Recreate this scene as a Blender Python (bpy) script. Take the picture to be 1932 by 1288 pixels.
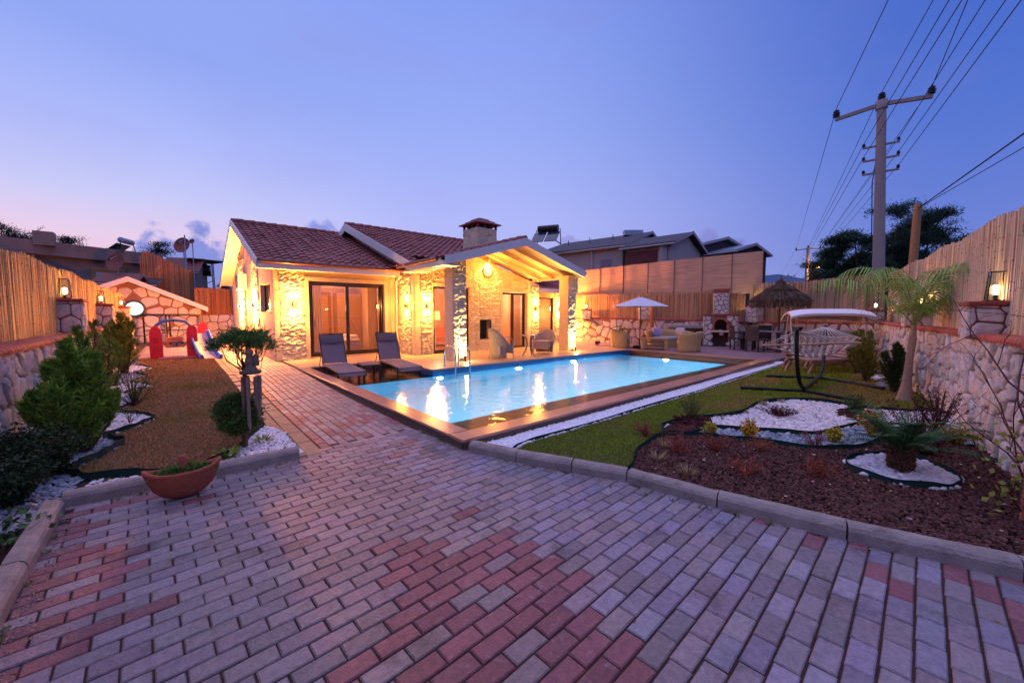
import bpy, math, random
import numpy as np
from mathutils import Vector, Matrix
R = math.radians
rng = np.random.default_rng(7)
random.seed(7)
for o in list(bpy.data.objects): bpy.data.objects.remove(o)
sc = bpy.context.scene
COL = sc.collection
# ------------------------------------------------------------------ camera
CAM_H = 1.5; YAW = R(49.4); PITCH = math.atan(52/742)
cam_d = bpy.data.cameras.new('camera'); cam = bpy.data.objects.new('camera', cam_d); COL.objects.link(cam)
cam_d.sensor_width = 36; cam_d.lens = 36*742/1932; cam_d.clip_end = 3000; cam_d.clip_start = 0.05
cam.location = (0, 0, CAM_H); cam.rotation_euler = (R(90)-PITCH, 0, YAW-R(90))
sc.camera = cam
def lin(c):
    if isinstance(c, str): c = tuple(int(c[i:i+2], 16)/255 for i in (0, 2, 4))
    return tuple(((x+0.055)/1.055)**2.4 if x > 0.04045 else x/12.92 for x in c)
# ------------------------------------------------------------------ dusk sky
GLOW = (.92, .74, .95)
W = bpy.data.worlds.new('World'); sc.world = W; W.use_nodes = True
nt = W.node_tree; N = nt.nodes; Lk = nt.links; N.clear()
def nn(t, **k):
    n = N.new(t)
    for a, b in k.items(): setattr(n, a, b)
    return n
def vdir(px, py):
    f = 742.
    fw = np.array([math.cos(YAW)*math.cos(PITCH), math.sin(YAW)*math.cos(PITCH), -math.sin(PITCH)])
    rt = np.array([math.sin(YAW), -math.cos(YAW), 0.]); up = np.cross(rt, fw)
    d = fw*f+rt*(px-966)-up*(py-644); return d/np.linalg.norm(d)
out = nn('ShaderNodeOutputWorld'); bg = nn('ShaderNodeBackground'); Lk.new(bg.outputs[0], out.inputs[0])
tc = nn('ShaderNodeTexCoord'); sep = nn('ShaderNodeSeparateXYZ'); Lk.new(tc.outputs['Generated'], sep.inputs[0])
def math_(op, a, b=None, clamp=False):
    m = nn('ShaderNodeMath', operation=op, use_clamp=clamp)
    for i, v in enumerate((a, b)):
        if v is None: continue
        if isinstance(v, (int, float)): m.inputs[i].default_value = v
        else: Lk.new(v, m.inputs[i])
    return m.outputs[0]
def ramp(fac, stops):
    r = nn('ShaderNodeValToRGB'); r.color_ramp.interpolation = 'EASE' if len(stops) < 3 else 'LINEAR'
    e = r.color_ramp.elements
    while len(e) < len(stops): e.new(0.5)
    for el, (p, c) in zip(e, stops): el.position = p; el.color = (*lin(c), 1)
    Lk.new(fac, r.inputs[0]); return r.outputs[0]
def mixc(f, a, b):
    m = nn('ShaderNodeMix', data_type='RGBA')
    for i, v in ((0, f), (6, a), (7, b)):
        if isinstance(v, tuple): m.inputs[i].default_value = (*lin(v), 1)
        elif isinstance(v, str): m.inputs[i].default_value = (*lin(v), 1)
        elif isinstance(v, (int, float)): m.inputs[i].default_value = v
        else: Lk.new(v, m.inputs[i])
    return m.outputs[2]
el = math_('MAXIMUM', sep.outputs[2], 0.0)
SKY_R = ramp(el, [(0.0, '7c88d0'), (0.08, '7688d4'), (0.18, '6880d6'), (0.32, '5576d2'), (0.45, '4a6ccc'), (1.0, '3a58b4')])
SKY_M = ramp(el, [(0.0, 'b4b0e6'), (0.10, 'b8b8f4'), (0.22, 'b2bafa'), (0.40, '9aaef7'), (0.62, '869ef2'), (1.0, '5a74cc')])
SKY_L = ramp(el, [(0.0, 'f6b8c8'), (0.07, 'f4c6d8'), (0.14, 'ead0ec'), (0.21, 'cccefa'), (0.31, 'b0bcfc'), (0.44, '92a8f4')])
hx = nn('ShaderNodeVectorMath', operation='NORMALIZE'); cmb = nn('ShaderNodeCombineXYZ')
Lk.new(sep.outputs[0], cmb.inputs[0]); Lk.new(sep.outputs[1], cmb.inputs[1]); Lk.new(cmb.outputs[0], hx.inputs[0])
def hdot(az):
    v = nn('ShaderNodeVectorMath', operation='DOT_PRODUCT'); Lk.new(hx.outputs[0], v.inputs[0])
    v.inputs[1].default_value = (math.cos(az), math.sin(az), 0); return v.outputs['Value']
mr = nn('ShaderNodeMapRange', interpolation_type='SMOOTHSTEP'); Lk.new(hdot(R(112)), mr.inputs[0])
mr.inputs[1].default_value = 0.60; mr.inputs[2].default_value = 1.0
mr2 = nn('ShaderNodeMapRange', interpolation_type='SMOOTHSTEP'); Lk.new(hdot(R(90)), mr2.inputs[0])
mr2.inputs[1].default_value = 0.0; mr2.inputs[2].default_value = 0.85
sky = mixc(mr2.outputs[0], SKY_R, SKY_M)
sky = mixc(mr.outputs[0], sky, SKY_L)
# clouds: cumulus low over the horizon and faint high wisps
nz = nn('ShaderNodeTexNoise'); nz.inputs['Scale'].default_value = 20; nz.inputs['Detail'].default_value = 8; nz.inputs['Roughness'].default_value = .55
Lk.new(tc.outputs['Generated'], nz.inputs['Vector'])
def cloud(px, py, rad, asp, col, s=1.0):
    global sky
    c = vdir(px, py)
    sub = nn('ShaderNodeVectorMath', operation='SUBTRACT'); Lk.new(tc.outputs['Generated'], sub.inputs[0]); sub.inputs[1].default_value = tuple(c)
    sc_ = nn('ShaderNodeVectorMath', operation='MULTIPLY'); Lk.new(sub.outputs[0], sc_.inputs[0]); sc_.inputs[1].default_value = (1, 1, asp)
    ln = nn('ShaderNodeVectorMath', operation='LENGTH'); Lk.new(sc_.outputs[0], ln.inputs[0])
    d = math_('ADD', ln.outputs['Value'], math_('MULTIPLY', math_('SUBTRACT', nz.outputs['Fac'], 0.5), rad*2.6))
    m = nn('ShaderNodeMapRange', interpolation_type='SMOOTHSTEP'); Lk.new(d, m.inputs[0])
    m.inputs[1].default_value = rad; m.inputs[2].default_value = rad*0.55; m.inputs[3].default_value = 0; m.inputs[4].default_value = s
    sky = mixc(m.outputs[0], sky, col)
for px, py, r_, a_, c_ in [(592, 440, .048, 1.5, '8c98e0'), (562, 452, .04, 1.6, '8f9ae0'), (625, 450, .035, 1.6, '8c98e0'), (340, 480, .06, 1.5, '8f97de'), (395, 500, .085, 1.2, '8a94dc'),
                           (440, 520, .085, 1.2, '8a94dc'), (1325, 462, .04, 1.4, '8a8cd6'), (1275, 472, .035, 1.6, '9a92d8'), (1365, 470, .04, 1.5, '7d84d0'), (1075, 462, .03, 1.2, '9c9ce0'), (1320, 500, .09, 2.2, '7f86d0')]:
    cloud(px, py, r_, a_, c_)
nw = nn('ShaderNodeTexNoise'); nw.inputs['Scale'].default_value = 2.6; nw.inputs['Detail'].default_value = 5; nw.inputs['Roughness'].default_value = .6
mp = nn('ShaderNodeMapping'); mp.inputs['Scale'].default_value = (1.0, 1.6, 3.0); mp.inputs['Location'].default_value = (.3, .2, .1)
Lk.new(tc.outputs['Generated'], mp.inputs[0]); Lk.new(mp.outputs[0], nw.inputs['Vector'])
mw = nn('ShaderNodeMapRange', interpolation_type='SMOOTHSTEP'); Lk.new(nw.outputs['Fac'], mw.inputs[0])
mw.inputs[1].default_value = .48; mw.inputs[2].default_value = .72; mw.inputs[4].default_value = .22
sky = mixc(math_('MULTIPLY', mw.outputs[0], math_('MULTIPLY', el, 1.3, True)), sky, '8f86cc')
# glow added to light the garden: the dome overhead and behind the camera is brighter and pinker than the part in view
def smooth(v, a, b, hi=1.0):
    m = nn('ShaderNodeMapRange', interpolation_type='SMOOTHSTEP'); Lk.new(v, m.inputs[0]); m.inputs[1].default_value = a; m.inputs[2].default_value = b; m.inputs[4].default_value = hi; return m.outputs[0]
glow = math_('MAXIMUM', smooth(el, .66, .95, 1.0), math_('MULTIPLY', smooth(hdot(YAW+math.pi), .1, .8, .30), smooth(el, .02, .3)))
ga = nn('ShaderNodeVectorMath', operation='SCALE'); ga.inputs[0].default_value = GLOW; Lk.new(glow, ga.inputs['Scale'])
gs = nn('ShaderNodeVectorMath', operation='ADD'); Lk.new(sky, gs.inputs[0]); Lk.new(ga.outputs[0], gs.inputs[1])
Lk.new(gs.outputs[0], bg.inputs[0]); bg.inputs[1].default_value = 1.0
# ------------------------------------------------------------------ exposure and sampling
sc.view_settings.view_transform = 'Standard'; sc.view_settings.look = 'None'; sc.view_settings.exposure = 0.0; sc.view_settings.gamma = 1
sc.cycles.use_denoising = True; sc.cycles.max_bounces = 8; sc.cycles.transparent_max_bounces = 12
sc.cycles.caustics_reflective = False; sc.cycles.caustics_refractive = False; sc.cycles.sample_clamp_indirect = 4
try: sc.cycles.denoiser = 'OPENIMAGEDENOISE'
except Exception: pass
# ------------------------------------------------------------------ materials
MATS = {}
def mat(name, base, rough=.7, attr=False, noise=None, bump=None, metal=0, emit=None, spec=.5, stain=None, coords='Object', bands=None, scuff=None):
    """base sRGB hex; noise=(scale, amount); bump=(scale, strength); stain=(scale, hex, amount)"""
    if name in MATS: return MATS[name]
    m = bpy.data.materials.new(name); m.use_nodes = True; n = m.node_tree.nodes; l = m.node_tree.links
    b = n['Principled BSDF']; b.inputs['Roughness'].default_value = rough; b.inputs['Metallic'].default_value = metal
    b.inputs['Specular IOR Level'].default_value = spec
    c = n.new('ShaderNodeRGB'); c.outputs[0].default_value = (*lin(base), 1); col = c.outputs[0]
    t = n.new('ShaderNodeTexCoord')
    def mul(a, bb, f=1.0):
        x = n.new('ShaderNodeMix'); x.data_type = 'RGBA'; x.blend_type = 'MULTIPLY'; x.inputs[0].default_value = f
        l.new(a, x.inputs[6]); l.new(bb, x.inputs[7]); return x.outputs[2]
    if attr:
        a = n.new('ShaderNodeAttribute'); a.attribute_name = 'Col'; col = mul(col, a.outputs['Color'])
    if noise:
        z = n.new('ShaderNodeTexNoise'); z.inputs['Scale'].default_value = noise[0]; z.inputs['Detail'].default_value = 6; z.inputs['Roughness'].default_value = .65
        l.new(t.outputs[coords], z.inputs['Vector'])
        r_ = n.new('ShaderNodeMapRange'); r_.inputs[1].default_value = .25; r_.inputs[2].default_value = .75
        r_.inputs[3].default_value = 1-noise[1]; r_.inputs[4].default_value = 1+noise[1]*.6; l.new(z.outputs['Fac'], r_.inputs[0])
        cc = n.new('ShaderNodeCombineColor')
        for i in range(3): l.new(r_.outputs[0], cc.inputs[i])
        col = mul(col, cc.outputs[0])
    if stain:
        z = n.new('ShaderNodeTexNoise'); z.inputs['Scale'].default_value = stain[0]; z.inputs['Detail'].default_value = 8; z.inputs['Roughness'].default_value = .7
        l.new(t.outputs[coords], z.inputs['Vector'])
        r_ = n.new('ShaderNodeMapRange'); r_.interpolation_type = 'SMOOTHSTEP'; r_.inputs[1].default_value = .52; r_.inputs[2].default_value = .68; r_.inputs[4].default_value = stain[2]
        l.new(z.outputs['Fac'], r_.inputs[0])
        x = n.new('ShaderNodeMix'); x.data_type = 'RGBA'; l.new(r_.outputs[0], x.inputs[0]); l.new(col, x.inputs[6]); x.inputs[7].default_value = (*lin(stain[1]), 1); col = x.outputs[2]
    if scuff:
        z = n.new('ShaderNodeTexNoise'); z.inputs['Scale'].default_value = scuff[0]; z.inputs['Detail'].default_value = 10; z.inputs['Roughness'].default_value = .75; z.inputs['Distortion'].default_value = 1.2
        l.new(t.outputs[coords], z.inputs['Vector']); r_ = n.new('ShaderNodeMapRange'); r_.interpolation_type = 'SMOOTHSTEP'; r_.inputs[1].default_value = .54; r_.inputs[2].default_value = .76; r_.inputs[4].default_value = scuff[2]
        l.new(z.outputs['Fac'], r_.inputs[0]); x = n.new('ShaderNodeMix'); x.data_type = 'RGBA'; l.new(r_.outputs[0], x.inputs[0]); l.new(col, x.inputs[6]); x.inputs[7].default_value = (*lin(scuff[1]), 1); col = x.outputs[2]
    l.new(col, b.inputs['Base Color'])
    h = None
    if bump:
        z = n.new('ShaderNodeTexNoise'); z.inputs['Scale'].default_value = bump[0]; z.inputs['Detail'].default_value = 8; z.inputs['Roughness'].default_value = .6
        l.new(t.outputs[coords], z.inputs['Vector']); h = z.outputs['Fac']
    if bands:   # (x scale, y scale, z scale, strength) fine parallel ribs
        mp = n.new('ShaderNodeMapping'); mp.inputs['Scale'].default_value = bands[:3]; l.new(t.outputs[coords], mp.inputs[0])
        z = n.new('ShaderNodeTexNoise'); z.inputs['Scale'].default_value = 1; z.inputs['Detail'].default_value = 3; l.new(mp.outputs[0], z.inputs['Vector'])
        h = z.outputs['Fac']
        r_ = n.new('ShaderNodeMapRange'); r_.inputs[1].default_value = .3; r_.inputs[2].default_value = .7; r_.inputs[3].default_value = .62; r_.inputs[4].default_value = 1.15; l.new(h, r_.inputs[0])
        cc = n.new('ShaderNodeCombineColor')
        for i in range(3): l.new(r_.outputs[0], cc.inputs[i])
        x = mul(col, cc.outputs[0]); l.new(x, b.inputs['Base Color'])
    if h is not None:
        bp = n.new('ShaderNodeBump'); bp.inputs['Strength'].default_value = (bump or bands)[-1]; bp.inputs['Distance'].default_value = .02
        l.new(h, bp.inputs['Height']); l.new(bp.outputs[0], b.inputs['Normal'])
    if emit:
        b.inputs['Emission Color'].default_value = (*lin(emit[0]), 1); b.inputs['Emission Strength'].default_value = emit[1]
    MATS[name] = m; return m
def glass_mat(name, tint='e8eef2', refl=1.0):
    if name in MATS: return MATS[name]
    m = bpy.data.materials.new(name); m.use_nodes = True; n = m.node_tree.nodes; l = m.node_tree.links; n.clear()
    o = n.new('ShaderNodeOutputMaterial'); mx = n.new('ShaderNodeMixShader'); tr = n.new('ShaderNodeBsdfTransparent'); gl = n.new('ShaderNodeBsdfGlossy')
    lw = n.new('ShaderNodeLayerWeight'); lw.inputs[0].default_value = .5; fr = n.new('ShaderNodeMath'); fr.operation = 'POWER'; fr.inputs[1].default_value = 4.0; l.new(lw.outputs['Facing'], fr.inputs[0]); ad = n.new('ShaderNodeMath'); ad.operation = 'ADD'; ad.inputs[1].default_value = .045; l.new(fr.outputs[0], ad.inputs[0]); fr = ad; gl.inputs['Roughness'].default_value = 0.02
    mm = n.new('ShaderNodeMath'); mm.operation = 'MULTIPLY'; mm.inputs[1].default_value = refl*1.6; mm.use_clamp = True
    l.new(fr.outputs[0], mm.inputs[0]); tr.inputs[0].default_value = (*lin(tint), 1)
    l.new(mm.outputs[0], mx.inputs[0]); l.new(tr.outputs[0], mx.inputs[1]); l.new(gl.outputs[0], mx.inputs[2]); l.new(mx.outputs[0], o.inputs[0])
    MATS[name] = m; return m
def blind_mat(name, col):
    m = bpy.data.materials.new(name); m.use_nodes = True; n = m.node_tree.nodes; l = m.node_tree.links; n.clear()
    o = n.new('ShaderNodeOutputMaterial'); mx = n.new('ShaderNodeMixShader'); d = n.new('ShaderNodeBsdfDiffuse'); t = n.new('ShaderNodeBsdfTranslucent'); mx.inputs[0].default_value = .55
    for q in (d, t): q.inputs[0].default_value = (*lin(col), 1)
    l.new(d.outputs[0], mx.inputs[1]); l.new(t.outputs[0], mx.inputs[2]); l.new(mx.outputs[0], o.inputs[0]); return m
# ------------------------------------------------------------------ mesh builder
class MB:
    def __init__(s): s.V = []; s.L = []; s.C = []; s.S = []; s.n = 0
    def add(s, v, f, col=(1, 1, 1), smooth=False):
        """v (n,3); f list of faces or (m,k) array; col one colour or one per face"""
        v = np.asarray(v, float).reshape(-1, 3); s.V.append(v)
        m = len(f)
        if isinstance(f, np.ndarray): s.L.append((f+s.n, np.full(m, f.shape[1])))
        else:
            s.L.append((np.concatenate([np.asarray(x) for x in f])+s.n, np.array([len(x) for x in f])))
        c = np.asarray(col, float)
        s.C.append(np.broadcast_to(c, (m, 3)) if c.ndim == 1 else c); s.S.append(np.full(m, smooth)); s.n += len(v); return s
    def build(s, name, m, parent=None, origin='base', world=True):
        V = np.concatenate(s.V) if s.V else np.zeros((0, 3))
        loops = np.concatenate([a.ravel() for a, b in s.L]).astype(np.int32); cnt = np.concatenate([b for a, b in s.L]).astype(np.int32)
        loc = Vector((0, 0, 0))
        if parent is None and origin == 'base':
            loc = Vector(((V[:, 0].min()+V[:, 0].max())/2, (V[:, 1].min()+V[:, 1].max())/2, V[:, 2].min())); V = V-np.array(loc)
        if parent is not None and world:
            inv = np.array(wmat(parent).inverted()); V = V@inv[:3, :3].T+inv[:3, 3]
        me = bpy.data.meshes.new(name); me.vertices.add(len(V)); me.vertices.foreach_set('co', V.astype(np.float32).ravel())
        me.loops.add(len(loops)); me.loops.foreach_set('vertex_index', loops)
        st = np.concatenate([[0], np.cumsum(cnt)[:-1]]).astype(np.int32)
        me.polygons.add(len(cnt)); me.polygons.foreach_set('loop_start', st)
        try: me.polygons.foreach_set('loop_total', cnt)
        except Exception: pass
        me.polygons.foreach_set('use_smooth', np.concatenate(s.S))
        C = np.concatenate(s.C); a = me.attributes.new('Col', 'FLOAT_COLOR', 'FACE')
        a.data.foreach_set('color', np.hstack([C, np.ones((len(C), 1))]).astype(np.float32).ravel())
        me.update(calc_edges=True); me.validate()
        me.materials.append(m); o = bpy.data.objects.new(name, me); COL.objects.link(o); o.location = loc
        if parent is not None: o.parent = parent
        return o
def wmat(o):
    M = Matrix.LocRotScale(o.location, o.rotation_euler, o.scale)
    return wmat(o.parent) @ M if o.parent else M
def tag(o, label=None, cat=None, group=None, kind=None):
    if label: o['label'] = label
    if cat: o['category'] = cat
    if group: o['group'] = group
    if kind: o['kind'] = kind
    return o
def thing(name, label, cat, loc=(0, 0, 0), rz=0, group=None):
    o = bpy.data.objects.new(name, None); COL.objects.link(o); o.location = loc; o.rotation_euler = (0, 0, rz); o.empty_display_size = .1
    return tag(o, label, cat, group)
def dup(root, loc, rz, label):
    kids = {}
    for o in COL.objects:
        if o.parent: kids.setdefault(o.parent.name, []).append(o)
    def cp(o, par):
        c = o.copy(); COL.objects.link(c)
        if par: c.parent = par
        for k in kids.get(o.name, []): cp(k, c)
        return c
    r = cp(root, None); r.location = loc; r.rotation_euler = (0, 0, rz); r['label'] = label
    return r
def struct(name, mb, m, **k):
    o = mb.build(name, m, origin='zero'); o['kind'] = 'structure'
    return o
def jit(a=.1, base=1.0, tint=.03):
    v = base*(1+random.uniform(-a, a)); return (v*(1+random.uniform(-tint, tint)), v, v*(1+random.uniform(-tint, tint)))
def box(mb, c, s, rz=0, col=(1, 1, 1), bev=0, M=None):
    hx, hy, hz = s[0]/2, s[1]/2, s[2]/2
    if bev:
        b = min(bev, hx*.9, hy*.9, hz*.9); v = []; 
        for sx in (-1, 1):
            for sy in (-1, 1):
                for sz in (-1, 1):
                    v += [(sx*(hx-b), sy*(hy-b), sz*hz), (sx*(hx-b), sy*hy, sz*(hz-b)), (sx*hx, sy*(hy-b), sz*(hz-b))]
        idx = lambda sx, sy, sz, k: ((sx > 0)*4+(sy > 0)*2+(sz > 0))*3+k
        f = []
        for z in (-1, 1): q = [idx(-1, -1, z, 0), idx(1, -1, z, 0), idx(1, 1, z, 0), idx(-1, 1, z, 0)]; f.append(q if z > 0 else q[::-1])
        for y in (-1, 1): q = [idx(-1, y, -1, 1), idx(1, y, -1, 1), idx(1, y, 1, 1), idx(-1, y, 1, 1)]; f.append(q if y < 0 else q[::-1])
        for x in (-1, 1): q = [idx(x, -1, -1, 2), idx(x, 1, -1, 2), idx(x, 1, 1, 2), idx(x, -1, 1, 2)]; f.append(q if x > 0 else q[::-1])
        for y in (-1, 1):
            for z in (-1, 1): q = [idx(-1, y, z, 0), idx(1, y, z, 0), idx(1, y, z, 1), idx(-1, y, z, 1)]; f.append(q if y*z < 0 else q[::-1])
        for x in (-1, 1):
            for z in (-1, 1): q = [idx(x, -1, z, 0), idx(x, 1, z, 0), idx(x, 1, z, 2), idx(x, -1, z, 2)]; f.append(q if x*z > 0 else q[::-1])
            for y in (-1, 1): q = [idx(x, y, -1, 1), idx(x, y, 1, 1), idx(x, y, 1, 2), idx(x, y, -1, 2)]; f.append(q if x*y > 0 else q[::-1])
        for x in (-1, 1):
            for y in (-1, 1):
                for z in (-1, 1): f.append([idx(x, y, z, 0), idx(x, y, z, 1), idx(x, y, z, 2)])
    else:
        v = [(x*hx, y*hy, z*hz) for x in (-1, 1) for y in (-1, 1) for z in (-1, 1)]
        f = [(0, 1, 3, 2), (4, 6, 7, 5), (0, 4, 5, 1), (2, 3, 7, 6), (0, 2, 6, 4), (1, 5, 7, 3)]
    v = np.array(v)
    if rz: ca, sa = math.cos(rz), math.sin(rz); v = v@np.array([[ca, sa, 0], [-sa, ca, 0], [0, 0, 1]])
    if M is not None: v = v@np.array(M)[:3, :3].T
    mb.add(v+np.array(c), f, col); return mb
def bx(mb, x0, x1, y0, y1, z0, z1, col=(1, 1, 1), bev=0): return box(mb, ((x0+x1)/2, (y0+y1)/2, (z0+z1)/2), (abs(x1-x0), abs(y1-y0), abs(z1-z0)), 0, col, bev)
def beam(mb, a, b, w, h, col=(1, 1, 1), up=(0, 0, 1)):
    a = Vector(a); b = Vector(b); d = b-a; L = d.length; x = d.normalized(); u = Vector(up)
    if abs(x.dot(u)) > .99: u = Vector((1, 0, 0))
    y = u.cross(x).normalized(); z = x.cross(y)
    M = np.array([x, y, z]).T
    return box(mb, (a+b)/2, (L, w, h), 0, col, 0, np.vstack([np.hstack([M, [[0], [0], [0]]]), [0, 0, 0, 1]]))
def tube(mb, pts, r, n=8, col=(1, 1, 1), cap=True, smooth=True, closed=False):
    P = np.array(pts, float); k = len(P); r = np.broadcast_to(np.asarray(r, float), (k,)) if np.ndim(r) else np.full(k, r)
    T = np.gradient(P, axis=0) if k > 2 else np.array([P[1]-P[0]]*2)
    if closed: T = np.roll(P, -1, 0)-np.roll(P, 1, 0)
    T /= np.linalg.norm(T, axis=1)[:, None]+1e-9
    u = np.array([0, 0, 1.]) if abs(T[0][2]) < .9 else np.array([1., 0, 0]); V = []
    for i in range(k):
        a = np.cross(T[i], u); a /= np.linalg.norm(a)+1e-9; b = np.cross(a, T[i]); u = b
        ang = np.arange(n)*2*math.pi/n; V.append(P[i]+r[i]*(np.cos(ang)[:, None]*a+np.sin(ang)[:, None]*b))
    f = []
    for i in range(k if closed else k-1):
        j = (i+1) % k
        for q in range(n): f.append([i*n+q, i*n+(q+1) % n, j*n+(q+1) % n, j*n+q])
    mb.add(np.concatenate(V), f, col, smooth)
    if cap and not closed: mb.add(V[0], [list(range(n))[::-1]], col); mb.add(V[-1], [list(range(n))], col)
    return mb
def lathe(mb, c, prof, n=20, col=(1, 1, 1), smooth=True, sx=1, sy=1):
    """prof [(r,z)...]"""
    V = []; f = []; ang = np.arange(n)*2*math.pi/n
    for r, z in prof: V.append(np.stack([c[0]+sx*r*np.cos(ang), c[1]+sy*r*np.sin(ang), np.full(n, c[2]+z)], 1))
    for i in range(len(prof)-1):
        for q in range(n): f.append([i*n+q, i*n+(q+1) % n, (i+1)*n+(q+1) % n, (i+1)*n+q])
    mb.add(np.concatenate(V), f, col, smooth); return mb
def prism(mb, poly, z0, z1, col=(1, 1, 1)):
    n = len(poly); v = [(x, y, z0) for x, y in poly]+[(x, y, z1) for x, y in poly]
    area = sum(poly[i][0]*poly[(i+1) % n][1]-poly[(i+1) % n][0]*poly[i][1] for i in range(n))
    f = [list(range(n))[::-1], list(range(n, 2*n))]+[[i, (i+1) % n, n+(i+1) % n, n+i] for i in range(n)]
    if area < 0: f = [q[::-1] for q in f]
    mb.add(v, f, col); return mb
def sheet(mb, poly, z, col=(1, 1, 1)):
    n = len(poly); area = sum(poly[i][0]*poly[(i+1) % n][1]-poly[(i+1) % n][0]*poly[i][1] for i in range(n))
    zz = z if callable(z) else (lambda x, y: z)
    mb.add([(x, y, zz(x, y)) for x, y in poly], [list(range(n)) if area > 0 else list(range(n))[::-1]], col); return mb
def hsh(i, j, k=0):
    return np.modf(np.abs(np.sin(i*127.1+j*311.7+k*74.7)*43758.5453))[0]
def vnoise(x, y, z=0.):
    xi, yi, zi = np.floor(x), np.floor(y), np.floor(z); a, b, c = x-xi, y-yi, z-zi
    a, b, c = a*a*(3-2*a), b*b*(3-2*b), c*c*(3-2*c); r = 0
    for dx in (0, 1):
        for dy in (0, 1):
            for dz in (0, 1): r = r+hsh(xi+dx, yi+dy, zi+dz)*(a if dx else 1-a)*(b if dy else 1-b)*(c if dz else 1-c)
    return r
def fbm(x, y, z=0., o=4):
    r = 0; s = .5
    for i in range(o): r = r+s*vnoise(x*2**i, y*2**i, z*2**i); s /= 2
    return r
def inpoly(P, poly):
    x, y = P[:, 0], P[:, 1]; n = len(poly); r = np.zeros(len(P), bool)
    for i in range(n):
        x0, y0 = poly[i]; x1, y1 = poly[(i+1) % n]
        c = ((y0 > y) != (y1 > y)) & (x < (x1-x0)*(y-y0)/(y1-y0+1e-12)+x0); r ^= c
    return r
def scatter(poly, dens):
    p = np.array(poly); lo, hi = p.min(0), p.max(0); n = int(dens*np.prod(hi-lo)); Q = lo+rng.random((n, 2))*(hi-lo); return Q[inpoly(Q, poly)]
def smooth_line(pts, k=6, closed=False):
    P = np.array(pts, float); n = len(P); out = []
    for i in range(n if closed else n-1):
        p0, p1, p2, p3 = (P[(i-1) % n], P[i], P[(i+1) % n], P[(i+2) % n]) if closed else (P[max(i-1, 0)], P[i], P[i+1], P[min(i+2, n-1)])
        for t in np.arange(k)/k: out.append(.5*((2*p1)+(-p0+p2)*t+(2*p0-5*p1+4*p2-p3)*t*t+(-p0+3*p1-3*p2+p3)*t**3))
    if not closed: out.append(P[-1])
    return [tuple(q) for q in out]
# many thin leaf-like blades at once
def blades(mb, P, D, L, Wd, cols, droop=0.0, mid=.45):
    P = np.asarray(P, float); D = np.asarray(D, float); n = len(P); D = D/(np.linalg.norm(D, axis=1)[:, None]+1e-9)
    L = np.broadcast_to(L, (n,))[:, None]; Wd = np.broadcast_to(Wd, (n,))[:, None]
    q = rng.normal(size=(n, 3)); S = np.cross(D, q); S /= np.linalg.norm(S, axis=1)[:, None]+1e-9
    M_ = P+D*L*mid; T = P+D*L; T[:, 2] -= droop*L[:, 0]
    V = np.stack([P, M_+S*Wd, T, M_-S*Wd], 1).reshape(-1, 3)
    mb.add(V, np.arange(4*n).reshape(n, 4), np.broadcast_to(cols, (n, 3)) if np.ndim(cols) == 1 else cols); return mb
def vcol(n, base, var=.25, tint=.1):
    b = np.array(lin(base)); v = 1+rng.uniform(-var, var, (n, 1)); return np.clip(b*v*(1+rng.uniform(-tint, tint, (n, 3))), 0, 1)
ICO = None
def ico():
    global ICO
    if ICO is None:
        t = (1+5**.5)/2; v = np.array([(-1, t, 0), (1, t, 0), (-1, -t, 0), (1, -t, 0), (0, -1, t), (0, 1, t), (0, -1, -t), (0, 1, -t), (t, 0, -1), (t, 0, 1), (-t, 0, -1), (-t, 0, 1)]); v /= np.linalg.norm(v[0])
        f = np.array([(0, 11, 5), (0, 5, 1), (0, 1, 7), (0, 7, 10), (0, 10, 11), (1, 5, 9), (5, 11, 4), (11, 10, 2), (10, 7, 6), (7, 1, 8), (3, 9, 4), (3, 4, 2), (3, 2, 6), (3, 6, 8), (3, 8, 9), (4, 9, 5), (2, 4, 11), (6, 2, 10), (8, 6, 7), (9, 8, 1)])
        vv = list(map(tuple, v)); cache = {}; ff = []
        def mid(a, b):
            k = (min(a, b), max(a, b))
            if k not in cache: m = (np.array(vv[a])+np.array(vv[b])); vv.append(tuple(m/np.linalg.norm(m))); cache[k] = len(vv)-1
            return cache[k]
        for a, b, c in f: x, y, z = mid(a, b), mid(b, c), mid(c, a); ff += [(a, x, z), (b, y, x), (c, z, y), (x, y, z)]
        ICO = ((v, f), (np.array(vv), np.array(ff)))
    return ICO
def pebbles(mb, Q, z, size, cols, flat=.6, lod=1, smooth=True, rough=.12):
    v, f = ico()[lod]; n = len(Q); nv = len(v)
    s = size*(.6+.8*rng.random((n, 1)))*np.stack([1+.3*rng.random(n), .75+.3*rng.random(n), np.full(n, flat)], 1)
    a = rng.random(n)*6.283; ca, sa = np.cos(a), np.sin(a)
    V = v[None]*s[:, None]*(1+rough*rng.normal(size=(n, nv, 1)))
    X = V[..., 0]*ca[:, None]-V[..., 1]*sa[:, None]; Y = V[..., 0]*sa[:, None]+V[..., 1]*ca[:, None]
    tl = rng.normal(size=(n, 1))*.25; Z = V[..., 2]+X*tl
    zz = z(Q[:, 0], Q[:, 1]) if callable(z) else np.full(n, z)
    V = np.stack([X+Q[:, :1], Y+Q[:, 1:2], Z+(zz+rng.random(n)*size*.6)[:, None]], -1)
    F = f[None]+(np.arange(n)*nv)[:, None, None]
    C = np.repeat(cols, len(f), 0) if np.ndim(cols) == 2 else cols
    mb.add(V.reshape(-1, 3), F.reshape(-1, 3), C, smooth); return mb
KP = 9.5     # strength of the warm lamps
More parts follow.
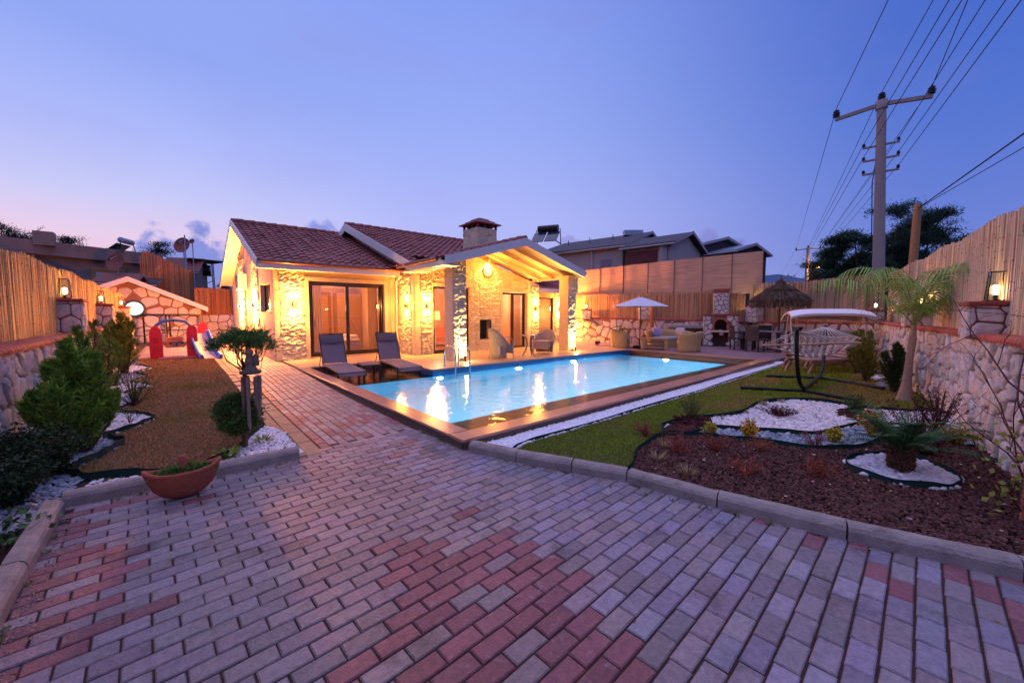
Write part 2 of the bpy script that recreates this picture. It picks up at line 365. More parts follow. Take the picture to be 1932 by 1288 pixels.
def light(kind, loc, power, col, parent=None, size=.05, rot=None, spot=None, blend=.5, name='lamp_light'):
    d = bpy.data.lights.new(name, kind); d.energy = power*(KP if col[2] < .5 else 1); d.color = col
    if kind == 'AREA': d.size = size
    else: d.shadow_soft_size = size
    if spot: d.spot_size = R(spot); d.spot_blend = blend
    o = bpy.data.objects.new(name, d); COL.objects.link(o)
    M = Matrix.Translation(loc)
    if rot is not None: M = M @ Vector(rot).to_track_quat('-Z', 'Y').to_matrix().to_4x4()
    if parent is not None: o.parent = parent; M = wmat(parent).inverted() @ M
    o.matrix_local = M
    return o
# pixel of the photograph -> point of the ground (used once, to survey the plan of the garden)
def G(px, py, z=0.):
    d = vdir(px, py); t = (z-CAM_H)/d[2]; return (float(d[0]*t), float(d[1]*t))
def PD(px, dep, z=0.):
    c, s = math.cos(YAW), math.sin(YAW); k = (px-966)/742*dep; return Vector((c*dep+s*k, s*dep-c*k, z))
def ZH(py, dep): return CAM_H+(592-py)*dep/742
# ------------------------------------------------------------------ stone masonry
def clip_poly(p, m, nrm):
    out = []; n = len(p)
    for i in range(n):
        a, b = p[i], p[(i+1) % n]; da = (a[0]-m[0])*nrm[0]+(a[1]-m[1])*nrm[1]; db = (b[0]-m[0])*nrm[0]+(b[1]-m[1])*nrm[1]
        if da <= 0: out.append(a)
        if da*db < 0: t = da/(da-db); out.append((a[0]+(b[0]-a[0])*t, a[1]+(b[1]-a[1])*t))
    return out
def cells(w, h, cell, asp=1.0, jitter=.38, rs=1):
    r = np.random.default_rng(rs); nx = max(1, round(w/(cell*asp))); ny = max(1, round(h/cell)); S = []
    for j in range(-1, ny+1):
        for i in range(-1, nx+1):
            S.append(((i+.5+(.5 if j % 2 else 0)*.6+r.uniform(-jitter, jitter))*w/nx, (j+.5+r.uniform(-jitter, jitter))*h/ny))
    S = np.array(S); P = []
    for i, s in enumerate(S):
        d = np.hypot(*(S-s).T); near = np.argsort(d)[1:16]; p = [(0, 0), (w, 0), (w, h), (0, h)]
        for k in near:
            m = (S[k]+s)/2; n_ = S[k]-s; p = clip_poly(p, m, n_)
            if len(p) < 3: break
        if len(p) >= 3: P.append(p)
    return P
def stones(mb, w, h, cell, mapf, joint=.02, dep=.05, asp=1., rs=1, var=.12, tint=.04, colf=None):
    r = np.random.default_rng(rs+50)
    for p in cells(w, h, cell, asp, rs=rs):
        p = np.array(p); c = p.mean(0); rad = np.mean(np.hypot(*(p-c).T))
        if rad < cell*.18: continue
        q = c+(p-c)*(1-joint*.5/rad*1.2)
        # chaikin corner cutting
        for it in range(2): q = np.stack([.88*q+.12*np.roll(q, -1, 0), .12*q+.88*np.roll(q, -1, 0)], 1).reshape(-1, 2)
        m = len(q); d0 = dep*(.55+.6*r.random()); ring = []; tx, ty = r.normal(size=2)*.25
        for sc_, dd in ((1.0, -.02), (1.0, d0*.5), (.955, d0*.88), (.75, d0*1.0), (.35, d0*1.03)):
            k = c+(q-c)*sc_*(1+(r.random((m, 1))-.5)*.05*(sc_ < 1)); e = dd+(d0*.28*(r.random(m)-.5) if dd > 0 else 0)+((k-c)@np.array([tx, ty]))*(dd > 0)*.25
            ring.append(np.column_stack([k, np.broadcast_to(e, (m,))]))
        V = np.concatenate(ring+[np.array([[*c, d0*1.08]])]); f = []
        for a in range(4):
            for b in range(m): f.append([a*m+b, a*m+(b+1) % m, (a+1)*m+(b+1) % m, (a+1)*m+b])
        for b in range(m): f.append([4*m+b, 4*m+(b+1) % m, 5*m])
        cc = 1+r.uniform(-var, var); col = np.clip(np.array([cc*(1+r.uniform(-tint, tint)), cc, cc*(1+r.uniform(-tint, tint))]), 0, 1.3)
        if colf is not None: col = col*np.array(colf(c[0], c[1], r))
        mb.add(mapf(V[:, 0], V[:, 1], V[:, 2]), f, col, True)
    return mb
def plane_map(o, u, n):
    o = np.array(o, float); u = np.array(u, float)/np.linalg.norm(u); n = np.array(n, float)/np.linalg.norm(n)
    return lambda a, b, d: o+np.outer(a, u)+np.outer(b, [0, 0, 1.])+np.outer(d, n)
def canes(mb, a, b, z0f, z1f, dia=.017, base='c79a5e', var=.3, seg=5, tilt=.006, normal=None, rough_top=.05, layers=1):
    """vertical canes in a row from a to b"""
    a = np.array(a, float); b = np.array(b, float); L = np.linalg.norm(b-a); u = (b-a)/L; n_ = int(L/(dia*.82)); nr = np.array([-u[1], u[0]])
    B = np.array(lin(base)); k = 5
    t = (np.arange(n_)+.5)/n_; n_ = len(t); rad = dia/2*(.75+.6*rng.random(n_)); off = rng.normal(size=n_)*dia*.25
    Z0 = np.array([z0f(x) for x in t]); Z1 = np.array([z1f(x) for x in t])+rng.normal(size=n_)*rough_top*.5+.03*np.sin(t*L*2.1)
    hs = []; 
    nodes = np.sort(rng.random((n_, seg-1)), 1)
    lv = [np.zeros(n_)]
    for q in range(seg-1): lv += [nodes[:, q]-.006, nodes[:, q]+.006]
    lv.append(np.ones(n_)); lv = np.stack(lv, 1); lv = np.maximum.accumulate(lv, 1); K = lv.shape[1]
    tl = rng.normal(size=(n_, 2))*tilt
    ang = np.arange(k)*2*math.pi/k+.3
    base_xy = a+np.outer(t*L, u)+np.outer(off, nr)
    zz = Z0[:, None]+lv*(Z1-Z0)[:, None]
    cx = base_xy[:, None, 0]+lv*tl[:, :1]*(Z1-Z0)[:, None]; cy = base_xy[:, None, 1]+lv*tl[:, 1:]*(Z1-Z0)[:, None]
    V = np.stack([cx[..., None]+rad[:, None, None]*np.cos(ang), cy[..., None]+rad[:, None, None]*np.sin(ang), np.broadcast_to(zz[..., None], (n_, K, k))], -1)
    idx = np.arange(n_*K*k).reshape(n_, K, k)
    A = idx[:, :-1, :]; Bq = np.roll(A, -1, 2); D = idx[:, 1:, :]; Cq = np.roll(D, -1, 2)
    F = np.stack([A, Bq, Cq, D], -1)
    tone = (1+rng.uniform(-var, var, (n_, 1)))*(1+rng.uniform(-.12, .12, (n_, K-1))); tone[:, 1::2] *= .45
    tint = 1+rng.uniform(-.08, .08, (n_, 1, 3)); C = np.clip(B*tone[..., None]*tint, 0, 1)
    C = np.broadcast_to(C[:, :, None, :], (n_, K-1, k, 3))
    mb.add(V.reshape(-1, 3), F.reshape(-1, 4), C.reshape(-1, 3), True); return mb
def brick_row(mb, a, b, z0, z1, w, n_step=.11, col='b4553f', back=.0, nrm=None):
    """rounded bricks laid on edge along the top of a wall"""
    a = np.array(a, float); b = np.array(b, float); L = np.linalg.norm(b-a); u = (b-a)/L; k = int(L/n_step); nr = np.array([-u[1], u[0]]) if nrm is None else np.array(nrm)
    prof = [(-.02, -.0), (-.025, .03), (-.01, .058), (.03, .07), (w, .07), (w, 0)]
    for i in range(k):
        t0, t1 = (i+.06)/k, (i+.94)/k; V = []
        for t in (t0, t1):
            p = a+u*L*t; z = z0+(z1-z0)*t
            V += [(p[0]-nr[0]*q, p[1]-nr[1]*q, z+h) for q, h in prof]
        m = len(prof); f = [[j, (j+1) % m, m+(j+1) % m, m+j] for j in range(m)]+[list(range(m))[::-1], list(range(m, 2*m))]
        mb.add(V, f, np.array(lin(col))*random.uniform(.75, 1.25)*np.array([1, random.uniform(.9, 1.1), 1]))
    return mb
def roof(mb, o, u, v, W, H, tile=.24, course=.33, amp=.017, col='7a3f38', var=.22):
    """o corner at the eave, u along the eave, v up the slope"""
    o = np.array(o, float); u = np.array(u, float); u /= np.linalg.norm(u); v = np.array(v, float); v /= np.linalg.norm(v); n_ = np.cross(u, v); 
    if n_[2] < 0: n_ = -n_
    nt_ = max(1, round(W/tile)); nc = max(1, round(H/course)); tw = W/nt_; ch = H/nc; sub = 6
    B = np.array(lin(col)); s = np.arange(nt_*sub+1)/sub
    prof = amp*np.sin(s*2*math.pi-1.0)+amp*.4*np.sin(s*4*math.pi)
    for j in range(nc):
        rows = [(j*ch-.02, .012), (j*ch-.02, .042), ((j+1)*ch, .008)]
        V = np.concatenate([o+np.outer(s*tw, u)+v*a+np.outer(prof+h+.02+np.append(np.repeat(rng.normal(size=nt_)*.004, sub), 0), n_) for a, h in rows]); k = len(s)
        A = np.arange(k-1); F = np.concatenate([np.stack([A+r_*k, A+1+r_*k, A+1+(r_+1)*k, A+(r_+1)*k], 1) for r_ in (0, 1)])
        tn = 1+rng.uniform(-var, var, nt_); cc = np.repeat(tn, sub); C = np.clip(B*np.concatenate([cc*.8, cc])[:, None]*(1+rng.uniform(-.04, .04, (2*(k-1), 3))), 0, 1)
        mb.add(V, F, C, False)
    return mb
def rough_wall(mb, a, b, z0, z1, nrm, amp=.035, res=.02, course=.28, seed=0, taper=True, top=None):
    """rock-faced masonry: a finely divided face pushed in and out"""
    a = np.array(a, float); b = np.array(b, float); L = np.linalg.norm(b-a); u = (b-a)/L; nu = max(2, int(L/res)); nz_ = max(2, int((z1-z0)/res))
    U, Z = np.meshgrid(np.linspace(0, L, nu), np.linspace(z0, z1, nz_))
    if top is not None: Z = z0+(Z-z0)*(np.array([[top(x) for x in np.linspace(0, L, nu)]])-z0)/(z1-z0)
    wob = .04*(fbm(U*1.5+seed, Z*1.5, 3.)-.5)
    row = np.floor((Z+wob)/course); fz = (Z+wob)/course-row; bw = .36+.22*hsh(row, 3+seed); fu = (U+wob+hsh(row, 7+seed)*.5)/bw; cu = np.floor(fu); fu = fu-cu
    edge = np.minimum(np.minimum(fz, 1-fz)*course, np.minimum(fu, 1-fu)*bw)
    pil = np.clip(edge/.03, 0, 1); pil = pil*pil*(3-2*pil)
    nz1 = fbm(U*9+seed*3, Z*15, seed*.7, 5)-.47; rid = 1-np.abs(fbm(U*9+9+seed, Z*17+4, seed*1.3, 4)-.47)*6
    nz2 = fbm(U*21+seed, Z*30, 2.+seed, 3)-.47; D = amp*(.40+pil*.20*(1+hsh(cu, row, 5+seed))+2.1*nz1+1.5*nz2+.22*rid)
    if taper: D *= np.clip(np.minimum(U, L-U)/.03, 0, 1)
    D = np.maximum(D, .001)
    P = a[None, None]+U[..., None]*u; V = np.stack([P[..., 0]+nrm[0]*D, P[..., 1]+nrm[1]*D, Z], -1)
    i = np.arange(nu*nz_).reshape(nz_, nu); F = np.stack([i[:-1, :-1], i[:-1, 1:], i[1:, 1:], i[1:, :-1]], -1).reshape(-1, 4)
    if (u[0]*nrm[1]-u[1]*nrm[0]) > 0: F = F[:, ::-1]
    c = (.86+.28*hsh(cu, row, 2+seed))[:-1, :-1].reshape(-1, 1)*np.ones(3)*np.where(pil[:-1, :-1].reshape(-1, 1) > .3, 1, .9)
    mb.add(V.reshape(-1, 3), F.copy(), c, True); return mb
def hz(x, y):
    """the garden west of the house rises a little towards the back"""
    t = np.clip((np.asarray(y, float)-6.5)/5.5, 0, 1); return .1*t*t*(3-2*t)*(np.asarray(x) < 2.34)
# ================================================================== materials in use
M_pav = mat('paver', 'ffffff', .55, attr=True, noise=(30, .35), bump=(70, .6), stain=(2.0, '3c3236', .55), scuff=(11, 'b8b0b8', .55))
M_sand = mat('joint_sand', '4a3028', .95, noise=(30, .5), bump=(90, .8))
M_conc = mat('kerb_concrete', '9a8f88', .8, noise=(6, .35), bump=(70, .6), stain=(3.5, '5c5048', .7), scuff=(14, 'bcb2aa', .4))
M_flat = mat('flat_kerb_stone', 'b08f70', .75, attr=True, noise=(8, .25), bump=(60, .3))
M_soil = mat('soil', '3a2c24', .95, noise=(12, .4), bump=(30, .8))
M_trav = mat('travertine', 'c9a888', .32, noise=(5, .16), bump=(30, .05))
M_cope = mat('coping_stone', 'c08a70', .22, noise=(7, .18), attr=True, bump=(60, .05))
M_pool = mat('pool_tile', 'a0dcf2', .3, noise=(3, .08)); M_poolwall = mat('pool_wall_tile', '2474b4', .3, attr=True)
M_ledge = mat('brown_tile', '7a5240', .35, attr=True, noise=(6, .25))
M_grass = mat('grass_blade', 'ffffff', .8, attr=True, spec=.1)
M_stone = mat('field_stone', 'dccdc2', .85, attr=True, noise=(14, .22), bump=(38, .5), stain=(5, '8a7468', .35))
M_mortar = mat('mortar', '94685a', .9, noise=(12, .3), bump=(50, .5))
M_brick = mat('brick', 'ffffff', .75, attr=True, noise=(18, .2), bump=(60, .3))
M_cane = mat('cane', 'ffffff', .65, attr=True, noise=(9, .12))
M_dark = mat('cane_backing', '3a2718', .95)
M_white = mat('white_paint', 'd9d6d0', .5, noise=(3, .05))
M_sof = mat('soffit_white', 'e0d8c8', .6)
M_tileroof = mat('roof_tile', 'ffffff', .65, attr=True, noise=(16, .18), bump=(50, .2))
M_copper = mat('brown_gutter', '7a4028', .4)
M_frame = mat('dark_frame', '2b1a14', .35)
M_lime = mat('dressed_limestone', 'd8c4a4', .8, noise=(6, .16), bump=(60, .35), attr=True)
M_rock = mat('rock_faced_limestone', 'e0cda8', .9, noise=(16, .2), bump=(45, .6), attr=True)
M_glass = glass_mat('window_glass')
M_metal = mat('steel', 'c0c0c4', .18, metal=1); M_black = mat('black_metal', '16161a', .35, metal=.4)
M_wood = mat('weathered_wood', 'ffffff', .7, attr=True, bands=(3, 3, 60, .3))
M_leaf = mat('leaf', 'ffffff', .6, attr=True, spec=.25)
M_bark = mat('bark', 'ffffff', .9, attr=True, noise=(20, .35), bump=(40, .6))
M_peb = mat('pebble', 'ffffff', .6, attr=True)
M_lava = mat('lava_chip', 'ffffff', .95, attr=True, spec=.1)
M_edge = mat('edging_plastic', '16302c', .85, spec=.15)
M_wick = mat('wicker', 'ffffff', .75, attr=True, bands=(60, 60, 240, .9))
M_fab = mat('fabric', 'ffffff', .9, attr=True, bump=(300, .15))
WARM = (1.0, .46, .075); AMBER = (1.0, .36, .06); ORNG = (1.0, .29, .07); LANT = (1.0, .66, .26)   
Dk = .12     # height of the terrace
# ================================================================== ground
mb = MB(); X0, X1, Y0, Y1 = 2.50, 13.75, 3.70, 11.16; B_ = 900
for a, b, c, d in ((-B_, X0, -B_, B_), (X1, B_, -B_, B_), (X0, X1, -B_, Y0), (X0, X1, Y1, B_)): mb.add([(a, c, -.035), (b, c, -.035), (b, d, -.035), (a, d, -.035)], [[0, 1, 2, 3]])
struct('ground', mb, M_soil)
# far hills
M_hill = mat('hazy_hill_forest', '3c5a7c', .9, noise=(.01, .3))  # blue of distant haze put into the forest colour
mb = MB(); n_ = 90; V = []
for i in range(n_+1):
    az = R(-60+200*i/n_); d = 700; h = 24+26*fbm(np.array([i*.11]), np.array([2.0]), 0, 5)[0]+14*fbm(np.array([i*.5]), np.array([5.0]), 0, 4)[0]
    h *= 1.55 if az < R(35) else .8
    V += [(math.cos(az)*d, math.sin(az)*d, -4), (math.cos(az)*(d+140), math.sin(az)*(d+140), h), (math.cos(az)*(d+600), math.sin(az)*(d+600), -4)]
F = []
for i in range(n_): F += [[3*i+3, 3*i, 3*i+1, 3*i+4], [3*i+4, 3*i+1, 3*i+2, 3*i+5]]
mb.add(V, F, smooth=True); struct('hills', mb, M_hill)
# ================================================================== paving
red_poly = [(1.05, 2.35), (1.7, 2.02), (1.68, 1.32), (1.35, .7), (.2, 1.0), (.35, 1.55), (.75, 1.85)]
def paver(mb, cx, cy, rz, L, Wd, col, z=0.0):
    z += random.uniform(-.0022, .0022); hx, hy = L/2, Wd/2; c = .0055; ca, sa = math.cos(rz), math.sin(rz); tx, ty = random.gauss(0, .006), random.gauss(0, .01)
    V = []
    for (ex, zz) in ((0, -.03), (0, -.0065), (c, 0)):
        for sx, sy in ((-1, -1), (1, -1), (1, 1), (-1, 1)):
            x = sx*(hx-ex); y = sy*(hy-ex); V.append((cx+ca*x-sa*y, cy+sa*x+ca*y, z+zz+x*tx+y*ty))
    f = [[8, 9, 10, 11]]+[[i, (i+1) % 4, 4+(i+1) % 4, 4+i] for i in range(4)]+[[4+i, 4+(i+1) % 4, 8+(i+1) % 4, 8+i] for i in range(4)]
    mb.add(V, f, col)
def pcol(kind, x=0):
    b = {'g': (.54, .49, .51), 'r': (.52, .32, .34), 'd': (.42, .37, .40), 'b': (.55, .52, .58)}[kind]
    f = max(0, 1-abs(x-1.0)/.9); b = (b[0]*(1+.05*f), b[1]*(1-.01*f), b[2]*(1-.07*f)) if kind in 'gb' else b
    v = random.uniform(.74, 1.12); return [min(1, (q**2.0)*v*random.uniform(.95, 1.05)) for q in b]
KR = [(2.40, 3.56), (2.56, 2.93), (2.80, 2.40), (3.0, 1.93), (3.13, 1.21), (3.32, .46), (3.57, -.27), (3.9, -1.2)]
PAVE = [(-.78, -1.6), (4.2, -1.6)]+[(x+.05, y+.03) for x, y in KR[::-1]]+[(2.40, 3.60), (2.40, 4.69), (.93, 4.69), (.93, 4.50), (-.74, 4.56)]
mb = MB(); th = R(2.7); ca, sa = math.cos(th), math.sin(th); prs = []
for j in range(-18, 32):
    for i in range(-8, 24):
        u = i*.2065+(.1035 if j % 2 else 0)+random.gauss(0, .0012); v = 1.5+j*.1052+.010*math.sin(u*1.3+j*.2); x = ca*u-sa*v+.07; y = sa*u+ca*v
        prs.append((x, y, j, i))
ctr = np.array([(p[0], p[1]) for p in prs]); ok = inpoly(ctr, PAVE)
for (x, y, j, i), k in zip(prs, ok):
    if not k: continue
    kd = 'g'; a = inpoly(np.array([(x, y)]), red_poly)[0]
    if a and random.random() < .78: kd = 'r'
    elif x < -.28 and y < 4.4 and random.random() < .55: kd = 'r'
    elif x > 2.95 and y < 1.0 and random.random() < .3: kd = 'r'
    elif random.random() < .025: kd = 'r'
    if x > 1.6 and kd == 'g' and random.random() < .35: kd = 'b'
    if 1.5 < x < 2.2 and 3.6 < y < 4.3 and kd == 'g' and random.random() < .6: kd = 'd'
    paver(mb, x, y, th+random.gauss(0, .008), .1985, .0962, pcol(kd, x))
for c in range(11):                       # the path beside the pool, bricks laid lengthwise
    for k in range(0, 118):
        x = 1.232+c*.1035; y = 4.74+k*.2065+(.103 if c % 2 else 0)+random.gauss(0, .001)
        if y > 26: continue
        kd = 'r' if (c == 0 and random.random() < .8) or random.random() < .07 else 'g'
        if 5.3 < y < 6.6 and random.random() < .2: kd = 'r'
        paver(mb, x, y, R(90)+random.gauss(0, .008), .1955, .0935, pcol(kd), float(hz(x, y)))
for k in range(60):                       # second band of paving west of the house, behind the lawn
    for c in range(10): paver(mb, -.9+c*.2065+(.1 if k % 2 else 0), 17.2+k*.1052, 0, .1985, .0965, pcol('g'), .1)
struct('paving', mb, M_pav)
mb = MB(); sheet(mb, PAVE, -.009)
ys = np.linspace(4.6, 27, 60)
for a, b in zip(ys[:-1], ys[1:]): mb.add([(x, y, float(hz(1, y))-.009) for x, y in ((1.17, a), (2.36, a), (2.36, b), (1.17, b))], [[0, 1, 2, 3]])
mb.add([(-1.3, 17, .091), (1.17, 17, .091), (1.17, 27, .091), (-1.3, 27, .091)], [[0, 1, 2, 3]])
struct('paving_base', mb, M_sand)
# ================================================================== kerbs
def kerb_run(mb, pts, w=.105, h=.105, n_len=1.0, side=1):
    for a, b in zip(pts[:-1], pts[1:]):
        a = np.array(a); b = np.array(b); L = np.linalg.norm(b-a); k = max(1, round(L/n_len)); u = (b-a)/L; nr = np.array([-u[1], u[0]])*side
        for i in range(k):
            p0 = a+u*(L*i/k+.006); p1 = a+u*(L*(i+1)/k-.006); zj = random.uniform(-.004, .004); V = []
            prof = [(0, -.1), (0, h*.62), (w*.12, h*.86), (w*.34, h), (w*.94, h), (w, h*.94), (w, -.1)]
            S_ = 14; tw_ = random.uniform(-.006, .006)
            for s_ in range(S_+1):
                p = p0+(p1-p0)*s_/S_; V += [(p[0]+nr[0]*(q+tw_*s_/S_+random.gauss(0, .0012)), p[1]+nr[1]*(q+tw_*s_/S_), z+zj+(random.gauss(0, .0014) if z > 0 else 0)-(.012*random.random()**6 if .07 < z < .1 else 0)) for q, z in prof]
            m = len(prof); f = [[a_*m+j, a_*m+j+1, (a_+1)*m+j+1, (a_+1)*m+j] for a_ in range(S_) for j in range(m-1)]+[list(range(m)), list(range(S_*m, (S_+1)*m))[::-1]]
            mb.add(V, f, (1, 1, 1))
mb = MB()
kerb_run(mb, [(-.73, 4.50), (.93, 4.47)], side=1, n_len=.85)
kerb_run(mb, [(-.70, 4.44), (-.70, -1.5)][::-1], side=1)
kerb_run(mb, KR[1:], side=1, n_len=.8)
kerb_run(mb, [(2.37, 3.50), (2.56, 2.93)], side=1)
struct('kerb', mb, M_conc)
mb = MB()
for k in range(34):
    y = 4.50+k*.5; z = float(hz(1, y+.25))
    for x0, x1, zz in ((1.005, 1.165, .006), (.87, .995, .012)): bx(mb, x0+random.uniform(-.006, .006), x1, y+.008, y+.492, z-.05, z+zz+random.uniform(-.003, .003), np.array(lin('d8d0c8'))*random.uniform(1.1, 1.5), .008)
struct('path_kerb', mb, M_flat)
# sandy rubble against the kerbs
mb = MB()
for (a, b, n_) in [((2.36, 3.45), (2.36, 4.3), 260), ((2.4, 3.4), (3.0, 1.8), 260), ((-.62, 4.3), (-.62, 2.4), 260), ((3.0, 1.8), (3.4, .2), 200), ((-.6, 4.45), (.9, 4.42), 160)]:
    t = rng.random((n_, 1)); Q = np.array(a)+(np.array(b)-np.array(a))*t+rng.normal(size=(n_, 2))*.035-np.array([.02, 0])
    pebbles(mb, Q, -.002, .006, vcol(n_, '8a7a6c', .3), lod=0)
o = mb.build('grit', M_peb); tag(o, 'loose sandy grit lying along the foot of the kerbs', 'grit', kind='stuff')
# ================================================================== terrace, pool
mb = MB(); Z = Dk
ty = [(4.82, 8.66), (13.7, 8.66)]
for (a, b, c, d) in ((2.36, 4.82, 11.12, 13.2), (4.82, 6.05, 8.66, 13.2), (6.05, 13.72, 8.66, 13.2)):
    xs = np.arange(a, b+.001, (b-a)/max(1, round((b-a)/.6))); yy = np.arange(c, d+.001, (d-c)/max(1, round((d-c)/.6)))
    for x0, x1 in zip(xs[:-1], xs[1:]):
        for y0, y1 in zip(yy[:-1], yy[1:]): bx(mb, x0+.0015, x1-.0015, y0+.0015, y1-.0015, Z-.03, Z, (1, 1, 1))
bx(mb, 2.36, 4.82, 11.13, 13.2, -.2, Z-.012); bx(mb, 4.822, 13.7, 8.672, 13.2, -.2, Z-.013)
struct('terrace', mb, M_trav)
mb = MB(); cc = np.array([1., 1, 1])
def slab_run(x0, x1, y0, y1, along, n_):
    for i in range(n_):
        t0, t1 = i/n_, (i+1)/n_; c = cc*random.uniform(.85, 1.12)
        if along == 'x': bx(mb, x0+(x1-x0)*t0+.001, x0+(x1-x0)*t1-.001, y0, y1, Z-.032, Z, c, .004)
        else: bx(mb, x0, x1, y0+(y1-y0)*t0+.001, y0+(y1-y0)*t1-.001, Z-.032, Z, c, .004)
slab_run(2.34, 2.60, 3.86, 11.12, 'y', 9)
V = []
nseg = 14                                  # the long lawn-side coping runs very slightly off the square
for i in range(nseg):
    xa, xb = 2.34+(13.75-2.34)*i/nseg+.001, 2.34+(13.75-2.34)*(i+1)/nseg-.001; f_ = lambda x: 3.56+.33*((x-2.34)/11.4)**1.4
    mb.add([(xa, f_(xa), Z-.032), (xb, f_(xb), Z-.032), (xb, f_(xb)+.27, Z-.032), (xa, f_(xa)+.27, Z-.032), (xa, f_(xa), Z), (xb, f_(xb), Z), (xb, f_(xb)+.27, Z), (xa, f_(xa)+.27, Z)],
           [[4, 5, 6, 7], [0, 1, 5, 4], [1, 2, 6, 5], [2, 3, 7, 6], [3, 0, 4, 7]], cc*random.uniform(.85, 1.12))
slab_run(13.45, 13.72, 4.18, 8.64, 'y', 7)
struct('pool_coping', mb, M_cope)
mb = MB()                                  # plinth wall that carries the coping
bx(mb, 2.355, 2.50, 3.60, 11.1, -.3, Z-.034); 
for i in range(nseg):
    xa, xb = 2.36+(13.7-2.36)*i/nseg, 2.36+(13.7-2.36)*(i+1)/nseg; ya, yb = f_(xa)+.012, f_(xb)+.012
    mb.add([(xa, ya, -.3), (xb, yb, -.3), (xb, yb+.14, -.3), (xa, ya+.14, -.3), (xa, ya, Z-.034), (xb, yb, Z-.034), (xb, yb+.14, Z-.034), (xa, ya+.14, Z-.034)], [[0, 1, 5, 4], [4, 5, 6, 7], [2, 3, 7, 6]])
struct('pool_surround_wall', mb, mat('rough_render', '6a5a50', .9, noise=(10, .35), bump=(30, .9)))
def tiled(mb, o, u, v, W_, H_, s, var, base=(1, 1, 1)):
    o = np.array(o, float); u = np.array(u, float); v = np.array(v, float); a = max(1, round(W_/s)); b = max(1, round(H_/s))
    i, j = np.meshgrid(np.arange(a+1), np.arange(b+1)); P = o+i.ravel()[:, None]*u*W_/a+j.ravel()[:, None]*v*H_/b; k = np.arange((a+1)*(b+1)).reshape(b+1, a+1)
    F = np.stack([k[:-1, :-1], k[:-1, 1:], k[1:, 1:], k[1:, :-1]], -1).reshape(-1, 4); c = np.array(base)*(1+rng.uniform(-var, var, (len(F), 1))); mb.add(P, F, c)
mb = MB(); bz = -1.45; xe = 12.85
tiled(mb, (2.62, 4.85, bz), (1, 0, 0), (0, 1, 0), xe-2.62, 8.66-4.85, .4, .04)
for o_, u_, w_ in (((2.62, 4.85, bz), (0, 1, 0), 3.81), ((xe, 4.85, bz), (0, 1, 0), 3.81), ((2.62, 4.85, bz), (1, 0, 0), xe-2.62)): tiled(mb, o_, u_, (0, 0, 1), w_, abs(bz)-.20, .3, .04)
tiled(mb, (2.62, 8.66, bz), (1, 0, 0), (0, 0, 1), xe-2.62, abs(bz)-.20, .3, .04)
struct('pool_basin', mb, M_pool)
mb = MB()
tiled(mb, (4.82, 8.66, -.202), (1, 0, 0), (0, 0, 1), 13.45-4.82, .202+Z-.034, .12, .08); tiled(mb, (4.82, 8.66, -.202), (0, 1, 0), (0, 0, 1), 2.46, .202+Z-.034, .12, .08)
struct('pool_rim_tiles', mb, M_poolwall)
mb = MB(); L_ = -.2
tiled(mb, (2.50, 8.66, L_), (1, 0, 0), (0, 1, 0), 2.32, 2.46, .33, .18); tiled(mb, (2.50, 11.12, L_), (1, 0, 0), (0, 0, 1), 2.32, .29, .3, .1)
tiled(mb, (2.50, 3.75, L_+.0), (1, 0, 0), (0, 1, 0), xe-2.5, 1.10, .33, .18); tiled(mb, (xe, 3.75, L_), (1, 0, 0), (0, 1, 0), .62, 4.91, .33, .18)
tiled(mb, (13.46, 3.75, L_), (0, 1, 0), (0, 0, 1), 4.9, .29, .3, .1); tiled(mb, (2.50, 3.75, L_), (1, 0, 0), (0, 0, 1), 11, .29, .3, .1); tiled(mb, (2.50, 3.75, L_), (0, 1, 0), (0, 0, 1), 7.4, .29, .3, .1)
tiled(mb, (2.5, 4.85, L_), (1, 0, 0), (0, 1, 0), .12, 3.81, .12, .1)
struct('pool_ledge', mb, M_ledge)
# water
Mw = bpy.data.materials.new('pool_water'); Mw.use_nodes = True; n = Mw.node_tree.nodes; l = Mw.node_tree.links; b = n['Principled BSDF']
b.inputs['Base Color'].default_value = (.9, .97, 1, 1); b.inputs['Roughness'].default_value = .03; b.inputs['IOR'].default_value = 1.33; b.inputs['Transmission Weight'].default_value = 1
t = n.new('ShaderNodeTexCoord'); z1 = n.new('ShaderNodeTexNoise'); z1.inputs['Scale'].default_value = 5.0; z1.inputs['Detail'].default_value = 4
bp = n.new('ShaderNodeBump'); bp.inputs['Strength'].default_value = .45; bp.inputs['Distance'].default_value = .03
l.new(t.outputs['Object'], z1.inputs['Vector']); l.new(z1.outputs['Fac'], bp.inputs['Height']); l.new(bp.outputs[0], b.inputs['Normal'])
mb = MB(); sheet(mb, [(2.505, 3.755), (13.455, 3.755), (13.455, 8.655), (4.815, 8.655), (4.815, 11.115), (2.505, 11.115)], -.035); struct('water', mb, Mw)
